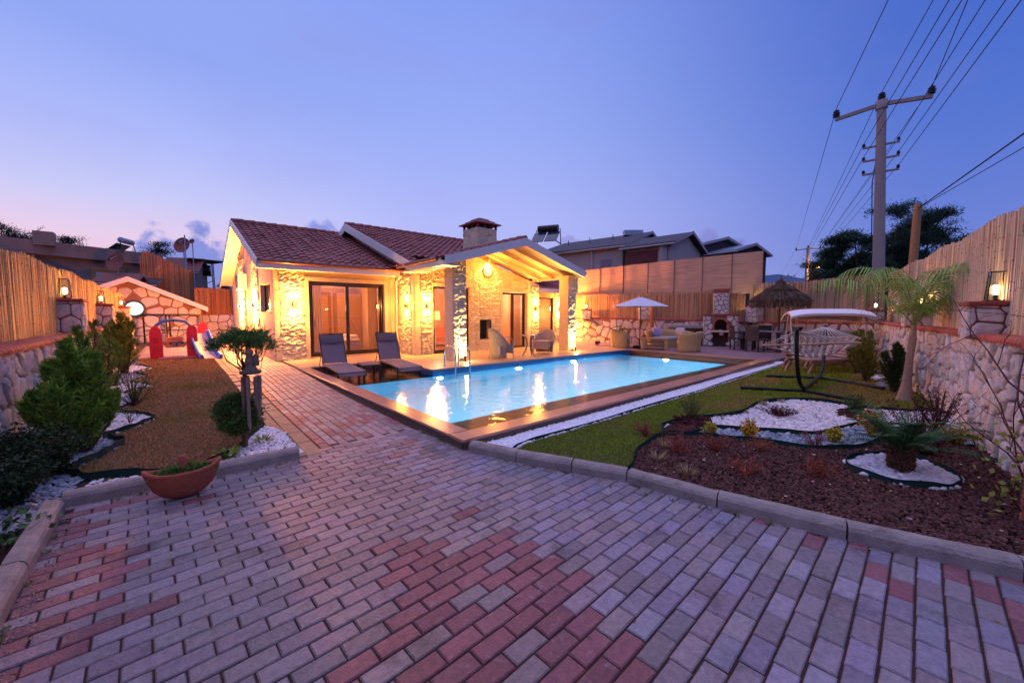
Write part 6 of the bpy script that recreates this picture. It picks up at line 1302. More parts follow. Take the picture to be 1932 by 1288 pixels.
mb = MB(); bx(mb, -.25, .22, 16.10, 16.42, .46, .52, lc_('e08a48'), .02); box(mb, (-.02, 16.40, .62), (.40, .05, .30), 0, lc_('e08a48'), .02); tube(mb, [(-.25, 16.1, .52), (-.27, 16.08, .62), (-.02, 16.04, .64), (.24, 16.08, .62), (.22, 16.1, .52)], .03, 8, lc_('e08a48')); s_ = mb.build('swing_seat', M_pl, t_)
mb = MB(); a_ = np.linspace(0, TAU, 17)[:-1]; tube(mb, [(.02+.17*math.cos(a), 16.02+.03*math.sin(a), .60+.06*math.sin(a)) for a in a_], .018, 6, lc_('2a3a70'), closed=True); tube(mb, [(-.13, 16.02, .60), (.17, 16.02, .60)], .014, 6, lc_('2a3a70')); tube(mb, [(.02, 16.02, .60), (.02, 16.02, .50)], .03, 6, lc_('2a3a70')); mb.build('steering_wheel', M_pl, s_)
for x in (-.22, .20): mb = MB(); tube(mb, [(x, 16.25, 1.24), (x, 16.14, .60)], .008, 5, lc_('d8a070')); tube(mb, [(x, 16.25, 1.24), (x, 16.38, .60)], .008, 5, lc_('d8a070')); mb.build('swing_rope', M_pl, t_)
sl_ = sm3([(.57, 16.55, .86), (.60, 16.35, .82), (.66, 16.0, .52), (.74, 15.65, .24), (.79, 15.45, .15), (.83, 15.25, .13)], 4); w = .21; V = []
for x, y, z in sl_: V += [(x-w-.06, y-.02, z+.12), (x-w, y, z+.12), (x-w+.02, y, z), (x+w-.02, y, z), (x+w, y, z+.12), (x+w+.06, y-.02, z+.12), (x+w+.06, y, z-.05), (x-w-.06, y, z-.05)]
mb = MB(); m_ = len(sl_); cl = [lc_('2a58c0'), lc_('2a58c0'), lc_('b0a4a8'), lc_('2a58c0'), lc_('2a58c0'), lc_('2a58c0'), lc_('2a58c0'), lc_('2a58c0')]
F = []; C = []
for i in range(m_-1):
    for j in range(8): F.append([8*i+j, 8*i+(j+1) % 8, 8*i+8+(j+1) % 8, 8*i+8+j]); C.append(cl[j])
mb.add(V, F, np.array(C), True); mb.add(V[-8:], [list(range(8))], cl[0]); mb.build('slide', M_pl, t_)
for k in range(4): mb = MB(); bx(mb, .46, .78, 16.6, 16.85, .18+k*.17, .21+k*.17, lc_('c86848')); mb.build('step', M_pl, t_)
# ---- terracotta boat planter
t_ = thing('planter', 'terracotta boat shaped planter with upright handle and low green plants', 'planter', (.0, 4.14, 0), R(2)); M_ter = mat('terracotta', 'a85a40', .8, noise=(9, .3), bump=(50, .3), stain=(7, 'c08a70', .45)); mb = MB(); n_ = 28; prof = [(0, .0, .0), (.30, .16, .0), (.55, .6, .035), (.78, .82, .09), (.93, .95, .15), (1.0, 1.0, .20), (1.03, 1.05, .215), (1.03, 1.05, .235), (.96, .93, .235), (.90, .85, .19)]
V = []; 
for fx, fy, z in prof:
    for k in range(n_):
        a = k*TAU/n_; c = math.cos(a); V.append((.245*max(fx, .3 if z < .01 and fx > 0 else fx)*c*(1.0 if z > .02 else .8), .115*fy*math.sin(a)*(1-.25*abs(c)**3), z+(.045*abs(c)**4 if z > .1 else 0)*(z/.235)))
mb.add(V, [[i*n_+k, i*n_+(k+1) % n_, (i+1)*n_+(k+1) % n_, (i+1)*n_+k] for i in range(len(prof)-1) for k in range(n_)], smooth=True); mb.build('bowl', M_ter, t_, world=False)
mb = MB(); lathe(mb, (0, -.02, 0), [(.03, .12), (.028, .22), (.024, .30), (.028, .335), (.022, .355), (.001, .36)], 12, sx=1.0, sy=.7); mb.build('handle', M_ter, t_, world=False)
mb = MB(); mb.add([(.22*math.cos(k*TAU/20), .095*math.sin(k*TAU/20), .20) for k in range(20)], [list(range(20))]); mb.build('potting_soil', M_soil, t_, world=False)
n_ = 900; a = rng.random(n_)*TAU; r = np.sqrt(rng.random(n_)); P = np.column_stack([.225*r*np.cos(a), .10*r*np.sin(a), .20+.05*rng.random(n_)*(1-r**3)]); D = np.column_stack([np.cos(a)*r, np.sin(a)*r, .6+rng.random(n_)])+rng.normal(size=(n_, 3))*.5; mb = MB(); blades(mb, P, D, .034, .009, vcol(n_, '5c8038', .45)); mb.build('small_plants', M_leaf, t_, world=False)
# ---- shed with a porthole at the far left
t_ = thing('garden_shed', 'gabled stone garden shed with white bargeboards at the far left', 'shed', (-1.6, 26, .1)); AX, AZ, EX, EZ_ = -1.57, 3.14, 1.22, 1.80; LX = AX-(EX-AX)
st = MB(); tmp = MB(); stones(tmp, EX-.15-LX, AZ-.1, .45, plane_map((LX, 26.0, .1), (1, 0, 0), (0, -1, 0)), .045, .03, 1.2, 81)
top_ = lambda x: AZ-.12-(AZ-EZ_)*abs(x-AX)/(EX-AX)
for V, (lp_, cn), C in zip(tmp.V, tmp.L, tmp.C):
    c = V.mean(0)
    if c[2] > top_(c[0])-.03 or math.hypot(c[0]+1.42, c[2]-1.75) < .42: continue
    V = V.copy(); V[:, 2] = np.minimum(V[:, 2], np.array([top_(x) for x in V[:, 0]])); i = 0; fs = []
    for k in cn: fs.append(lp_[i:i+k]); i += k
    b0 = min(f.min() for f in fs); st.add(V, [f-b0 for f in fs], C, True)
st.build('stones', M_stone, t_); mb = MB(); mb.add([(LX, 26, .05), (EX-.1, 26, .05), (EX-.1, 26, EZ_), (AX, 26, AZ-.05), (LX, 26, EZ_), (LX, 29, .05), (EX-.1, 29, .05), (EX-.1, 29, EZ_), (AX, 29, AZ-.05), (LX, 29, EZ_)], [[0, 1, 2, 3, 4], [1, 6, 7, 2], [5, 9, 8, 7, 6]]); mb.build('wall', M_mortar, t_)
mb = MB()
for s_, ex in ((1, EX+.12), (-1, LX-.12)):
    ez = AZ-(AZ-EZ_)*abs(ex-AX)/(EX-AX); mb.add([(AX, 25.6, AZ+.10), (ex, 25.6, ez+.10), (ex, 25.6, ez-.14), (AX, 25.6, AZ-.14), (AX, 29, AZ+.10), (ex, 29, ez+.10), (ex, 29, ez), (AX, 29, AZ)], [[0, 1, 2, 3], [0, 4, 5, 1], [3, 2, 6, 7], [1, 5, 6, 2]])
mb.build('roof', M_white, t_)
mb = MB(); a_ = np.linspace(0, TAU, 25)[:-1]; P = [(-1.42+.36*math.cos(a), 25.93, 1.75+.36*math.sin(a)) for a in a_]; tube(mb, P, .045, 8, closed=True); w_ = mb.build('porthole_window', mat('port_frame', '3c4a48', .4), t_); mb = MB(); mb.add(P, [list(range(24))[::-1]]); mb.build('pane', mat('glowing_mirror_pane', 'b8e8e0', .15, emit=('b8f0e8', .9)), w_)  # no lamp here, the pane's brightness is put in as emission
t_ = thing('pergola_gate', 'dark steel frame gate in front of the stone shed', 'gate', (.2, 25.6, .1)); mb = MB()
for x in (-1.15, -.35, -.22, .95): bx(mb, x, x+.07, 25.5, 25.56, .1, 1.42)
bx(mb, -1.15, 1.02, 25.5, 25.56, 1.42, 1.50); bx(mb, -1.15, 1.02, 25.5, 25.54, .70, .74); mb.build('frame', M_black, t_)
# ---- bamboo wind chime hanging in the clipped juniper
CX, CY = .60, 5.04; t_ = thing('wind_chime', 'weathered bamboo wind chime with a carved figure hanging in the clipped juniper', 'wind chime', (CX, CY, .9)); br_ = lc_('8a7868')
mb = MB(); lathe(mb, (CX, CY, .86), [(.10, 0), (.105, .02), (.06, .05), (.04, .09), (.03, .10)], 16, br_*.6); mb.build('disc', M_bark, t_)
mb = MB(); lathe(mb, (CX-.005, CY, .94), [(.035, 0), (.045, .05), (.035, .09), (.03, .11), (.042, .13), (.038, .16), (.015, .185), (.001, .19)], 12, br_*.9); lathe(mb, (CX+.05, CY-.02, .94), [(.03, 0), (.034, .05), (.026, .08), (.03, .11), (.001, .14)], 10, br_*.7); mb.build('carved_figure', M_bark, t_)
for k, (dx, dy, L) in enumerate(((-.075, .0, .42), (-.04, -.06, .58), (.03, -.07, .36), (.055, -.04, .50), (.08, .02, .30), (-.02, .07, .33))):
    mb = MB(); x, y = CX+dx, CY+dy; tube(mb, [(x, y, .86), (x, y, .83)], .002, 4, br_); tube(mb, [(x, y, .83), (x, y, .84-L+.05), (x+.006, y, .84-L)], [.018, .018, .006], 8, br_*random.uniform(.8, 1.2)); mb.build('bamboo_tube', M_bark, t_)
for s_ in (-1, 1): mb = MB(); tube(mb, [(CX+s_*.09, CY, .87), (CX+s_*.11, CY, 1.0), (CX+s_*.08, CY, 1.22)], .003, 4, br_*.5); mb.build('cord', M_bark, t_)
# ================================================================== planting
RTV = np.array([math.sin(YAW), -math.cos(YAW), 0.]); 
def trunk_tube(mb, pts, r, col='5a4436', n=8): return tube(mb, pts, r, n, lc_(col))
def conifer(loc, h, r, label, col='4c6a2c', n_br=90, name='thuja', cat='conifer', per=46, leaf=.045, group=None, lean=(0, 0), prof=None, up=1.3, spires=None):
    t_ = thing(name, label, cat, loc, 0, group); mb = MB(); lf = MB(); tw = MB(); prof = prof or (lambda t: (1-t)**.8*(.5+.5*min(1, t*5)))
    if spires is None: spires = [(0, 0, 1, .62)]+[(rng.uniform(-.5, .5)*r, rng.uniform(-.5, .5)*r, rng.uniform(.6, .92), rng.uniform(.35, .55)) for _ in range(4)]
    tot = sum(a[2]*a[3] for a in spires)
    for sx, sy, fh, fr in spires:
        hh = h*fh; rr = r*fr*1.15; lx, ly = sx*1.1+lean[0], sy*1.1+lean[1]; trunk_tube(mb, [(sx*.2, sy*.2, -.02), (sx*.8+lean[0]*.4, sy*.8+lean[1]*.4, hh*.45), (lx, ly, hh*.96)], [.016*h+.004, .009*h, .003])
        for i in range(int(n_br*fh*fr/tot)+6):
            t = rng.random()**.85*.97; a = rng.random()*TAU; R_ = rr*prof(t)*(.6+.6*rng.random()); L = R_*1.3+.04; f = min(1, t/.45); b = np.array([sx*.8*f+lx*max(0, t-.45)*.4, sy*.8*f+ly*max(0, t-.45)*.4, hh*t*.92]); up_ = up*(.5+.8*rng.random())+t*1.5
            d = np.array([math.cos(a), math.sin(a), up_]); d /= np.linalg.norm(d); e = b+d*L*1.25; e[2] = min(e[2], hh*1.04)
            tube(tw, [b, (b+e)/2+[0, 0, -.02], e], [.004, .003, .001], 3, lc_('6a5638'), cap=False)
            s = rng.random(per)**.7; P = b+(e-b)*s[:, None]+rng.normal(size=(per, 3))*leaf*.22*(1.3-s[:, None]); D = d+rng.normal(size=(per, 3))*.38; br = rng.uniform(.6, 1.35)
            blades(lf, P, D, leaf*(.6+.9*rng.random(per)), leaf*.11, vcol(per, col, .3)*br)
    mb.build('trunk', M_bark, t_, world=False); tw.build('branches', M_bark, t_, world=False); lf.build('foliage', M_leaf, t_, world=False); return t_
conifer((-.86, 6.15, 0), 1.30, .42, 'largest bright green thuja at the front of the left wall', n_br=330, per=75, leaf=.06, lean=(.04, .06), col='7ea23c', spires=[(0, 0, 1, .5), (-.16, .05, .80, .42), (.17, -.06, .78, .42), (-.10, -.18, .66, .42), (.14, .18, .88, .4), (-.30, -.05, .55, .36), (.30, .0, .50, .34)])
conifer((-.93, 7.35, .0), 1.42, .34, 'second thuja close behind the largest one', n_br=150, per=60, leaf=.05, col='74963a')
conifer((-.96, 8.9, .05), 1.45, .36, 'loose feathery thuja lit orange behind the second one', n_br=60, per=40, leaf=.06, col='8a9a44')
conifer((-.95, 10.6, .09), 1.30, .34, 'dense thuja in the middle of the left row', n_br=110, per=40, leaf=.06, col='748c38')
conifer((-.93, 12.6, .1), 1.50, .42, 'yellow green thuja with broad top in the left row', n_br=150, per=40, leaf=.07, col='7c8430')
conifer((-.98, 14.6, .1), 1.35, .42, 'last thuja of the left row beside the play set', n_br=130, per=36, leaf=.07, col='747a30')
def shrub(loc, h, r, label, col, leaf=.03, n_st=24, per=34, name='shrub', cat='shrub', wd=.35, droop=.1, bare=.25, col2=None, stem='4a3428', spread=.8, group=None, flat=1.0):
    t_ = thing(name, label, cat, loc, 0, group); st = MB(); lf = MB()
    for i in range(n_st):
        a = rng.random()*TAU; q = rng.random()**.5; e = np.array([math.cos(a)*r*q, math.sin(a)*r*q, h*(1-.45*q**2*flat)*(.75+.3*rng.random())]); m_ = e*np.array([spread*.5, spread*.5, .55])+rng.normal(size=3)*.02*h
        tube(st, [(0, 0, 0), m_, e], [.006*h+.002, .004*h+.001, .0012], 4, lc_(stem), cap=False)
        s = bare+(1-bare)*rng.random(per); P = np.where(s[:, None] < .5, m_*(s[:, None]*2), m_+(e-m_)*((s[:, None]-.5)*2))+rng.normal(size=(per, 3))*leaf*.6
        D = rng.normal(size=(per, 3))+np.array([math.cos(a), math.sin(a), .6])*.7; c = vcol(per, col, .3)
        if col2: k = rng.random(per) < .4; c[k] = vcol(k.sum(), col2, .25)
        blades(lf, P, D, leaf*(.6+.8*rng.random(per)), leaf*wd*.7, c*rng.uniform(.75, 1.2), mid=.45)
    st.build('stems', M_bark, t_, world=False); lf.build('foliage', M_leaf, t_, world=False); return t_
DG = '2c4424'
for i, (x, y, h, r, lab) in enumerate([(-1.02, 4.75, .46, .26, 'dark glossy shrub at the front left corner near the kerb'), (-1.08, 5.15, .62, .30, 'tallest dark glossy shrub at the front left against the wall'), (-.88, 5.45, .50, .28, 'dark glossy shrub in front of the largest thuja'), (-1.12, 5.75, .45, .22, 'small dark glossy shrub tucked between thuja and wall')]): shrub((x, y, 0), h, r, lab, DG, .030, 46, 60, wd=.55, bare=.1, group='dark glossy shrubs at the front left', flat=.8)
shrub((-.55, 8.55, .03), .70, .40, 'thin sprawling shrub overhanging the left lawn', '5e7a34', .022, 30, 34, wd=.4, bare=.3, spread=1)
shrub((-.52, 7.3, .02), .26, .16, 'small sparse plant in the first white gravel lobe', '7a8a48', .02, 10, 14, wd=.4)
# vine at the left kerb and right stake plant
shrub((-1.0, 3.95, 0), .30, .34, 'trailing ivy like plant leaning over the left kerb corner', '4a6a38', .045, 14, 16, wd=.7, bare=.2, flat=1.4, spread=1.2)
# clipped juniper
t_ = thing('clipped_juniper', 'clipped juniper with a round lower ball and a raised top crown', 'topiary tree', (.53, 5.2, 0)); mb = MB(); trunk_tube(mb, [(0, 0, -.02), (.02, 0, .3), (.03, .02, .62), (.04, .02, .95)], [.03, .026, .024, .022], '6a5240')
TOP = np.array([.06, .04, .98])
def blob(lf, tw, c, rad, n_, base, leaf=.035, col='3e5a2c', per=26):
    for i in range(n_):
        v = rng.normal(size=3); v /= np.linalg.norm(v); e = c+v*rad*(.75+.3*rng.random()); b = base+(c-base)*.35+rng.normal(size=3)*.02
        tube(tw, [base, b, (b+e)/2+rng.normal(size=3)*.015, e], [.006, .004, .003, .001], 3, lc_('5a4434'), cap=False)
        P = e+rng.normal(size=(per, 3))*rad*.13; D = v+rng.normal(size=(per, 3))*.8+[0, 0, .3]; blades(lf, P, D, leaf*(.6+.8*rng.random(per)), leaf*.13, vcol(per, col, .3)*rng.uniform(.7, 1.3))
lf = MB(); tw = MB()
for i in range(64):                      # limbs fan out and carry small upright sprays
    a = rng.random()*TAU; q = rng.random()**.5; e = np.array([.05+.27*q*math.cos(a), .02+.25*q*math.sin(a), 1.13+.13*rng.random()+.05*(1-q)-(.10 if rng.random() < .25 else 0)]); b = np.array([.04, .02, .82+.12*rng.random()]); m_ = (b+e)/2+np.array([.05*math.cos(a), .05*math.sin(a), -.04])
    if i % 3 == 0: tube(tw, [b, m_, e], [.010, .006, .003], 5, lc_('6a5038'), cap=False)
    per = 70; P = e+rng.normal(size=(per, 3))*[.036, .036, .030]; D = np.array([math.cos(a)*q*.9, math.sin(a)*q*.9, .7])+rng.normal(size=(per, 3))*.5; blades(lf, P, D, .048*(.5+rng.random(per)), .0055, vcol(per, '5c7c3a', .35)*rng.uniform(.65, 1.35))
mb.build('trunk', M_bark, t_, world=False); tw.build('branches', M_bark, t_, world=False); lf.build('crown', M_leaf, t_, world=False)
lf = MB(); tw = MB(); blob(lf, tw, np.array([-.04, -.0, .40]), np.array([.20, .19, .20]), 200, np.array([0, 0, .15]), .042, '48682e', 34); tw.build('lower_branches', M_bark, t_, world=False); lf.build('lower_crown', M_leaf, t_, world=False)
def tuft(loc, r, n_, label, col, name='fern', cat='fern', L=.2, wd=.008, el=.8, droop=.35, group=None):
    mb = MB(); a = rng.random(n_)*TAU; e = el*(.5+rng.random(n_)); P0 = np.column_stack([r*.15*np.cos(a), r*.15*np.sin(a), np.zeros(n_)])+np.array(loc)
    for k in range(n_):
        d = np.array([math.cos(a[k]), math.sin(a[k]), e[k]*1.6]); d /= np.linalg.norm(d); l_ = L*(.6+.6*rng.random()); pts = [P0[k]+d*l_*s-np.array([0, 0, droop*l_*s*s]) for s in (0, .35, .7, 1)]; w_ = [wd*.7, wd, wd*.8, .0005]; sd = np.cross(d, [0, 0, 1]); sd /= np.linalg.norm(sd)+1e-6
        V = []
        for p, w in zip(pts, w_): V += [p-sd*w, p+sd*w]
        mb.add(V, [[2*i, 2*i+1, 2*i+3, 2*i+2] for i in range(3)], vcol(1, col, .3)[0], True)
    return tag(mb.build(name, M_leaf), label, cat, group)
tuft((.36, 4.93, 0), .2, 60, 'larger bright fern in the white gravel behind the planter', '7a9438', L=.20, wd=.010)
tuft((.72, 5.32, 0), .16, 46, 'smaller bright fern at the upper edge of the white gravel', '8a9a3c', L=.15, wd=.009)
for i, (x, y, s, lab) in enumerate([(3.62, 1.98, .17, 'dry grass tuft in the mulch nearest the lawn corner'), (3.50, 1.62, .15, 'dry grass tuft beside the kerb at the left of the mulch'), (4.05, 2.14, .15, 'greyish grass tuft behind the red nandina'), (7.15, 2.12, .14, 'straw coloured grass tuft at the back edge of the white gravel'), (6.4, 2.12, .10, 'small straw tuft on the left rim of the white gravel'), (7.6, 1.98, .12, 'dry tuft near the top rim of the white gravel'), (5.85, 2.28, .10, 'little dry tuft beside the mulch heap')]): tuft((x, y, 0), .12, 90, lab, 'a8946c', 'grass_tuft', 'grass tuft', L=s, wd=.0022, el=1.3, droop=.2, group='dry grass tufts in the right bed')
def nandina(x, y, h, r, lab, col='a8382a'): return shrub((x, y, 0), h, r, lab, col, .018, 22, 34, name='nandina', cat='shrub', wd=.3, bare=.25, col2='8a5a48', stem='7a4838', group='red leaved nandinas in the mulch')
nandina(4.0, 1.95, .30, .20, 'red nandina at the left end of the mulch bed'); nandina(4.35, 1.70, .28, .24, 'low wide red nandina right of the first one'); nandina(3.92, 1.28, .22, .16, 'small sparse red nandina in the middle of the mulch near the kerb', 'b84a2c')
nandina(4.75, 1.42, .20, .18, 'dry brown and orange nandina below the yellow shrub', 'b0643c'); nandina(4.35, .82, .24, .15, 'rusty orange nandina left of the sago palm', 'b04a28'); nandina(5.35, 1.05, .22, .2, 'dull red twiggy nandina beside the curved edging', '8a3a34'); nandina(4.3, 2.5, .22, .2, 'thin red stems at the lawn edge behind the mulch', '9a3430')
def euon(x, y, h, r, lab, c='d8982c'): return shrub((x, y, 0), h, r, lab, c, .024, 26, 40, name='euonymus', cat='shrub', wd=.6, bare=.25, col2='c8b040', stem='5a5430', spread=.6, group='yellow euonymus shrubs in the right bed')
euon(5.05, 1.62, .30, .09, 'upright yellow euonymus left of the white gravel'); euon(4.95, 2.02, .17, .08, 'small yellow green euonymus beside the dark mulch heap', 'a8a030'); euon(6.35, .72, .42, .15, 'tallest yellow euonymus behind the sago palm'); euon(5.75, .96, .20, .08, 'small green yellow euonymus in the grey pebbles', '98942c'); euon(6.75, .05, .28, .24, 'wide yellow euonymus at the foot of the right wall', 'b8902c')
def barb(x, y, h, r, lab): return shrub((x, y, 0), h, r, lab, '5c242c', .017, 30, 60, name='barberry', cat='shrub', wd=.6, bare=.12, col2='48202a', stem='3a1c20', spread=1, group='dark red barberries in the right bed', flat=.5)
barb(6.15, .32, .62, .30, 'tall dark red barberry between the sago palm and the wall'); barb(7.2, .20, .62, .32, 'second dark red barberry reaching against the stone wall'); barb(6.6, 1.75, .16, .30, 'low dark red barberry creeping over the white gravel'); barb(5.2, 2.38, .12, .26, 'flat dark red plant on the oval mulch heap'); barb(5.9, .25, .30, .2, 'small twiggy barberry below the tall one')
shrub((5.35, 2.42, 0), .42, .26, 'loose olive green shrub behind the oval mulch heap', '5a6a34', .018, 34, 40, wd=.4, bare=.2, stem='5a3c30')
shrub((7.55, 1.05, .02), .30, .22, 'dark green spreading shrub on the mulch patch in the gravel', '3c5a28', .03, 24, 40, wd=.4, bare=.1)
shrub((6.85, 1.35, 0), .10, .06, 'tiny seedling in the white gravel', '5a6a34', .02, 5, 8)
# fronds
def frond(lf, st, b, az, L, el0, bend, n_=26, ll=.2, lw=.006, col='4a6a2c', drop=.5, stw=.008, col_s='6a7a3c', tw=0.):
    P = [np.array(b, float)]; e = el0; k = 14
    for i in range(k): e -= bend/k*(.25+2.1*(i/k)**1.8); P.append(P[-1]+np.array([math.cos(az+tw*i/k)*math.cos(e), math.sin(az+tw*i/k)*math.cos(e), math.sin(e)])*L/k)
    P = np.array(P); tube(st, P, np.linspace(stw, stw*.2, k+1), 5, lc_(col_s), cap=False); T = np.gradient(P, axis=0); T /= np.linalg.norm(T, axis=1)[:, None]
    for s in np.linspace(.14, 1, n_):
        x = s*k; i = min(int(x), k-1); p = P[i]+(P[i+1]-P[i])*(x-i); t = T[i]; sd = np.cross(t, [0, 0, 1]); sd /= np.linalg.norm(sd)+1e-6; l_ = ll*(math.sin(math.pi*min(1, s*.9+.12))**.6)*(.9+.2*rng.random())
        for g_ in (-1, 1):
            d = sd*g_+t*.65+rng.normal(size=3)*.06; d /= np.linalg.norm(d); q = [p, p+d*l_*.4+[0, 0, .01-drop*l_*.12], p+d*l_*.75-[0, 0, drop*l_*.45], p+d*l_*.95-[0, 0, drop*l_*.9]]; nr = np.cross(d, t); nr /= np.linalg.norm(nr)+1e-6; wv = np.cross(d, nr)*lw; c = vcol(1, col, .3)[0]
            lf.add([q[0]-wv*.5, q[0]+wv*.5, q[1]-wv, q[1]+wv, q[2]-wv*.8, q[2]+wv*.8, q[3]], [[0, 1, 3, 2], [2, 3, 5, 4], [4, 5, 6]], c)
t_ = thing('sago_palm', 'small sago palm with shaggy trunk in the oval pebble ring', 'palm', (5.08, .36, 0)); mb = MB(); lathe(mb, (5.08, .36, 0), [(.06, 0), (.075, .08), (.068, .17), (.045, .24)], 14, lc_('6a4838')); 
n_ = 900; a = rng.random(n_)*TAU; z = rng.random(n_)*.24; P = np.column_stack([5.08+.068*np.cos(a), .36+.068*np.sin(a), z]); blades(mb, P, np.column_stack([np.cos(a), np.sin(a), .9+0*a])+rng.normal(size=(n_, 3))*.3, .05, .009, vcol(n_, '8a6048', .5)); mb.build('trunk', M_bark, t_)
lf = MB(); st = MB()
for i in range(26): frond(lf, st, (5.08, .36, .22), i*2.4+rng.normal()*.1, .56*(.85+.3*rng.random()), R(rng.uniform(22, 70)), R(60), 34, .10, .0042, '34582c', .15, .005, '3a5a2c')
st.build('frond_stems', M_leaf, t_); lf.build('fronds', M_leaf, t_)
t_ = thing('palm_tree', 'young palm tree with smooth trunk and drooping feathery fronds', 'palm', (9.55, .68, 0)); mb = MB(); tp = [(9.55, .68, -.02), (9.56, .68, .10), (9.58, .67, .35), (9.62, .66, .75), (9.66, .645, 1.05), (9.67, .64, 1.30)]
tube(mb, tp, [.13, .095, .062, .05, .055, .03], 14, lc_('a88c78')); mb.build('trunk', M_bark, t_); lf = MB(); st = MB(); Lf = math.atan2(-RTV[1], -RTV[0])       # azimuth pointing to the left of the photograph
for az, L, el, bd in [(Lf-.15, 1.75, 52, 95), (Lf+.25, 1.65, 82, 175), (Lf-.6, 1.75, 86, 190), (Lf+1.5, 1.5, 78, 130), (Lf+2.6, 1.5, 74, 130), (Lf+math.pi, 1.80, 78, 170), (Lf+math.pi-.35, 1.6, 60, 125), (Lf+math.pi+.4, 1.75, 82, 180), (Lf+4.3, 1.4, 80, 150), (Lf+math.pi+.15, 1.3, 46, 90)]:
    frond(lf, st, (9.67, .64, 1.30), az, L*1.14, R(el), R(bd), 38, .42, .010, '86a448', 1.15, .013, '8c9a54')
st.build('frond_stems', M_leaf, t_); lf.build('fronds', M_leaf, t_)
conifer((11.6, 1.45, 0), 1.15, .42, 'yellow green thuja left of the palm trunk', n_br=130, per=40, leaf=.06, col='8a8434')
conifer((12.8, 1.75, 0), 1.15, .40, 'olive thuja farther back beside the wooden loungers', n_br=110, per=36, leaf=.07, col='7c7a34')
conifer((10.35, .88, 0), .98, .33, 'dark green thuja just right of the palm trunk', n_br=140, per=44, leaf=.055, col='3e5226')
conifer((14.6, 2.1, 0), 1.0, .35, 'far thuja near the corner behind the swing seat', n_br=80, per=30, leaf=.08, col='6c7034')
shrub((15.0, 2.4, 0), .9, .3, 'broad leaved plant beside the swing seat', '7a8a34', .12, 10, 8, wd=.5, bare=.4)
for px_, x, y, r_ in ((0, 11.2, 1.15, .28), (1, 12.4, 1.35, .3), (2, 13.6, 1.6, .3)): gravel([(x+r_*1.5*math.cos(a), y+.35*r_*math.sin(a)+.0) for a in np.arange(0, 6.28, .5)], 600, .03, ['7a8490', 'e0dada', '8a90a0'][px_], ['blue grey pebble lobe right of the hammock stand', 'white gravel lobe at the foot of the right thujas', 'grey pebble lobe near the wooden loungers'][px_], .2, .01, cat='pebbles')
# staked climber at the right edge
t_ = thing('staked_climber', 'bare thorny climber with a few green leaves tied to thin stakes', 'climber', (4.52, -.30, 0)); mb = MB(); tube(mb, [(4.50, -.31, 0), (4.50, -.305, 1.38)], .014, 7, lc_('b07060')); mb.build('stake', M_bark, t_); mb = MB(); tube(mb, [(4.72, -.36, 0), (4.62, -.33, .8)], .020, 7, lc_('c08850')); mb.build('stake', M_bark, t_)
st = MB(); lf = MB(); 
def twig(p, d, L, r, dep):
    P = [np.array(p, float)]; d = np.array(d, float); k = 6
    for i in range(k): d = d/np.linalg.norm(d)+rng.normal(size=3)*.14; P.append(P[-1]+d/np.linalg.norm(d)*L/k)
    tube(st, P, np.linspace(r, r*.4, k+1), 5, lc_('5a2a2c'), cap=False)
    if dep > 0:
        for i in range(2, k+1):
            if rng.random() < .75: dd = d+rng.normal(size=3)*.7; twig(P[i], dd, L*rng.uniform(.25, .5), r*.5, dep-1)
    if rng.random() < .12:
        q = P[-1]; n_ = 2; blades(lf, np.tile(q, (n_, 1))+rng.normal(size=(n_, 3))*.02, rng.normal(size=(n_, 3))+[0, 0, .3], .055, .020, vcol(n_, '7c8434', .3))
for b, d, L in [((4.52, -.3, .05), (-.05, 0, 1), .9), ((4.52, -.3, .5), (.9, .5, .55), 1.3), ((4.52, -.3, .7), (.8, .45, .6), 1.5), ((4.5, -.3, .35), (.25, .35, .5), .55), ((4.52, -.3, .25), (-.2, .3, .4), .45), ((4.55, -.3, .9), (.7, .4, .6), 1.1), ((4.5, -.3, .1), (-.3, .3, .5), .35)]: twig(b, d, L, .007, 2)
n_ = 46; P = np.array([4.45, -.22, .42])+rng.normal(size=(n_, 3))*[.07, .07, .20]; blades(lf, P, rng.normal(size=(n_, 3))+[0, 0, .4], .05, .018, vcol(n_, '8a8c38', .3))
st.build('stems', M_bark, t_); lf.build('leaves', M_leaf, t_)
shrub((14.75, 9.95, Dk), 1.0, .42, 'leafy green shrub against the orange lit wall behind the lounge set', '5a6a2c', .10, 16, 30, wd=.3, bare=.2)
shrub((14.1, 10.7, Dk), .24, .2, 'low dark plant in the bed at the foot of the orange lit wall', '4a3a2a', .04, 20, 20)
mb = MB(); sheet(mb, [(13.75, 8.7), (13.75, 11.0), (14.2, 11.4), (15.2, 10.2), (14.6, 9.6)], Dk-.02); struct('back_bed_soil', mb, M_soil)
# patio beyond the pool
M_pat = mat('stamped_patio', '8a7078', .55, noise=(4, .3), bump=(12, .5), stain=(2, 'a89098', .4)); mb = MB()
pat = [(13.73, 3.88), (14.3, 3.80), (15.5, 3.72), (16.2, 3.2), (17.9, 3.2), (18.7, 6.3), (17.1, 8.85), (15.95, 11.0), (15.45, 12.6), (15.3, 15), (14.6, 15), (14.6, 13.25), (13.73, 13.25)]; prism(mb, pat, -.2, Dk-.004); struct('patio', mb, M_pat)
mb = MB(); sheet(mb, [(15.3, 3.7), (15.8, 1.6), (17.6, 2.0), (17.9, 3.2), (16.2, 3.2)], .0); struct('corner_soil', mb, mat('lawn_soil_green', '38361a'))
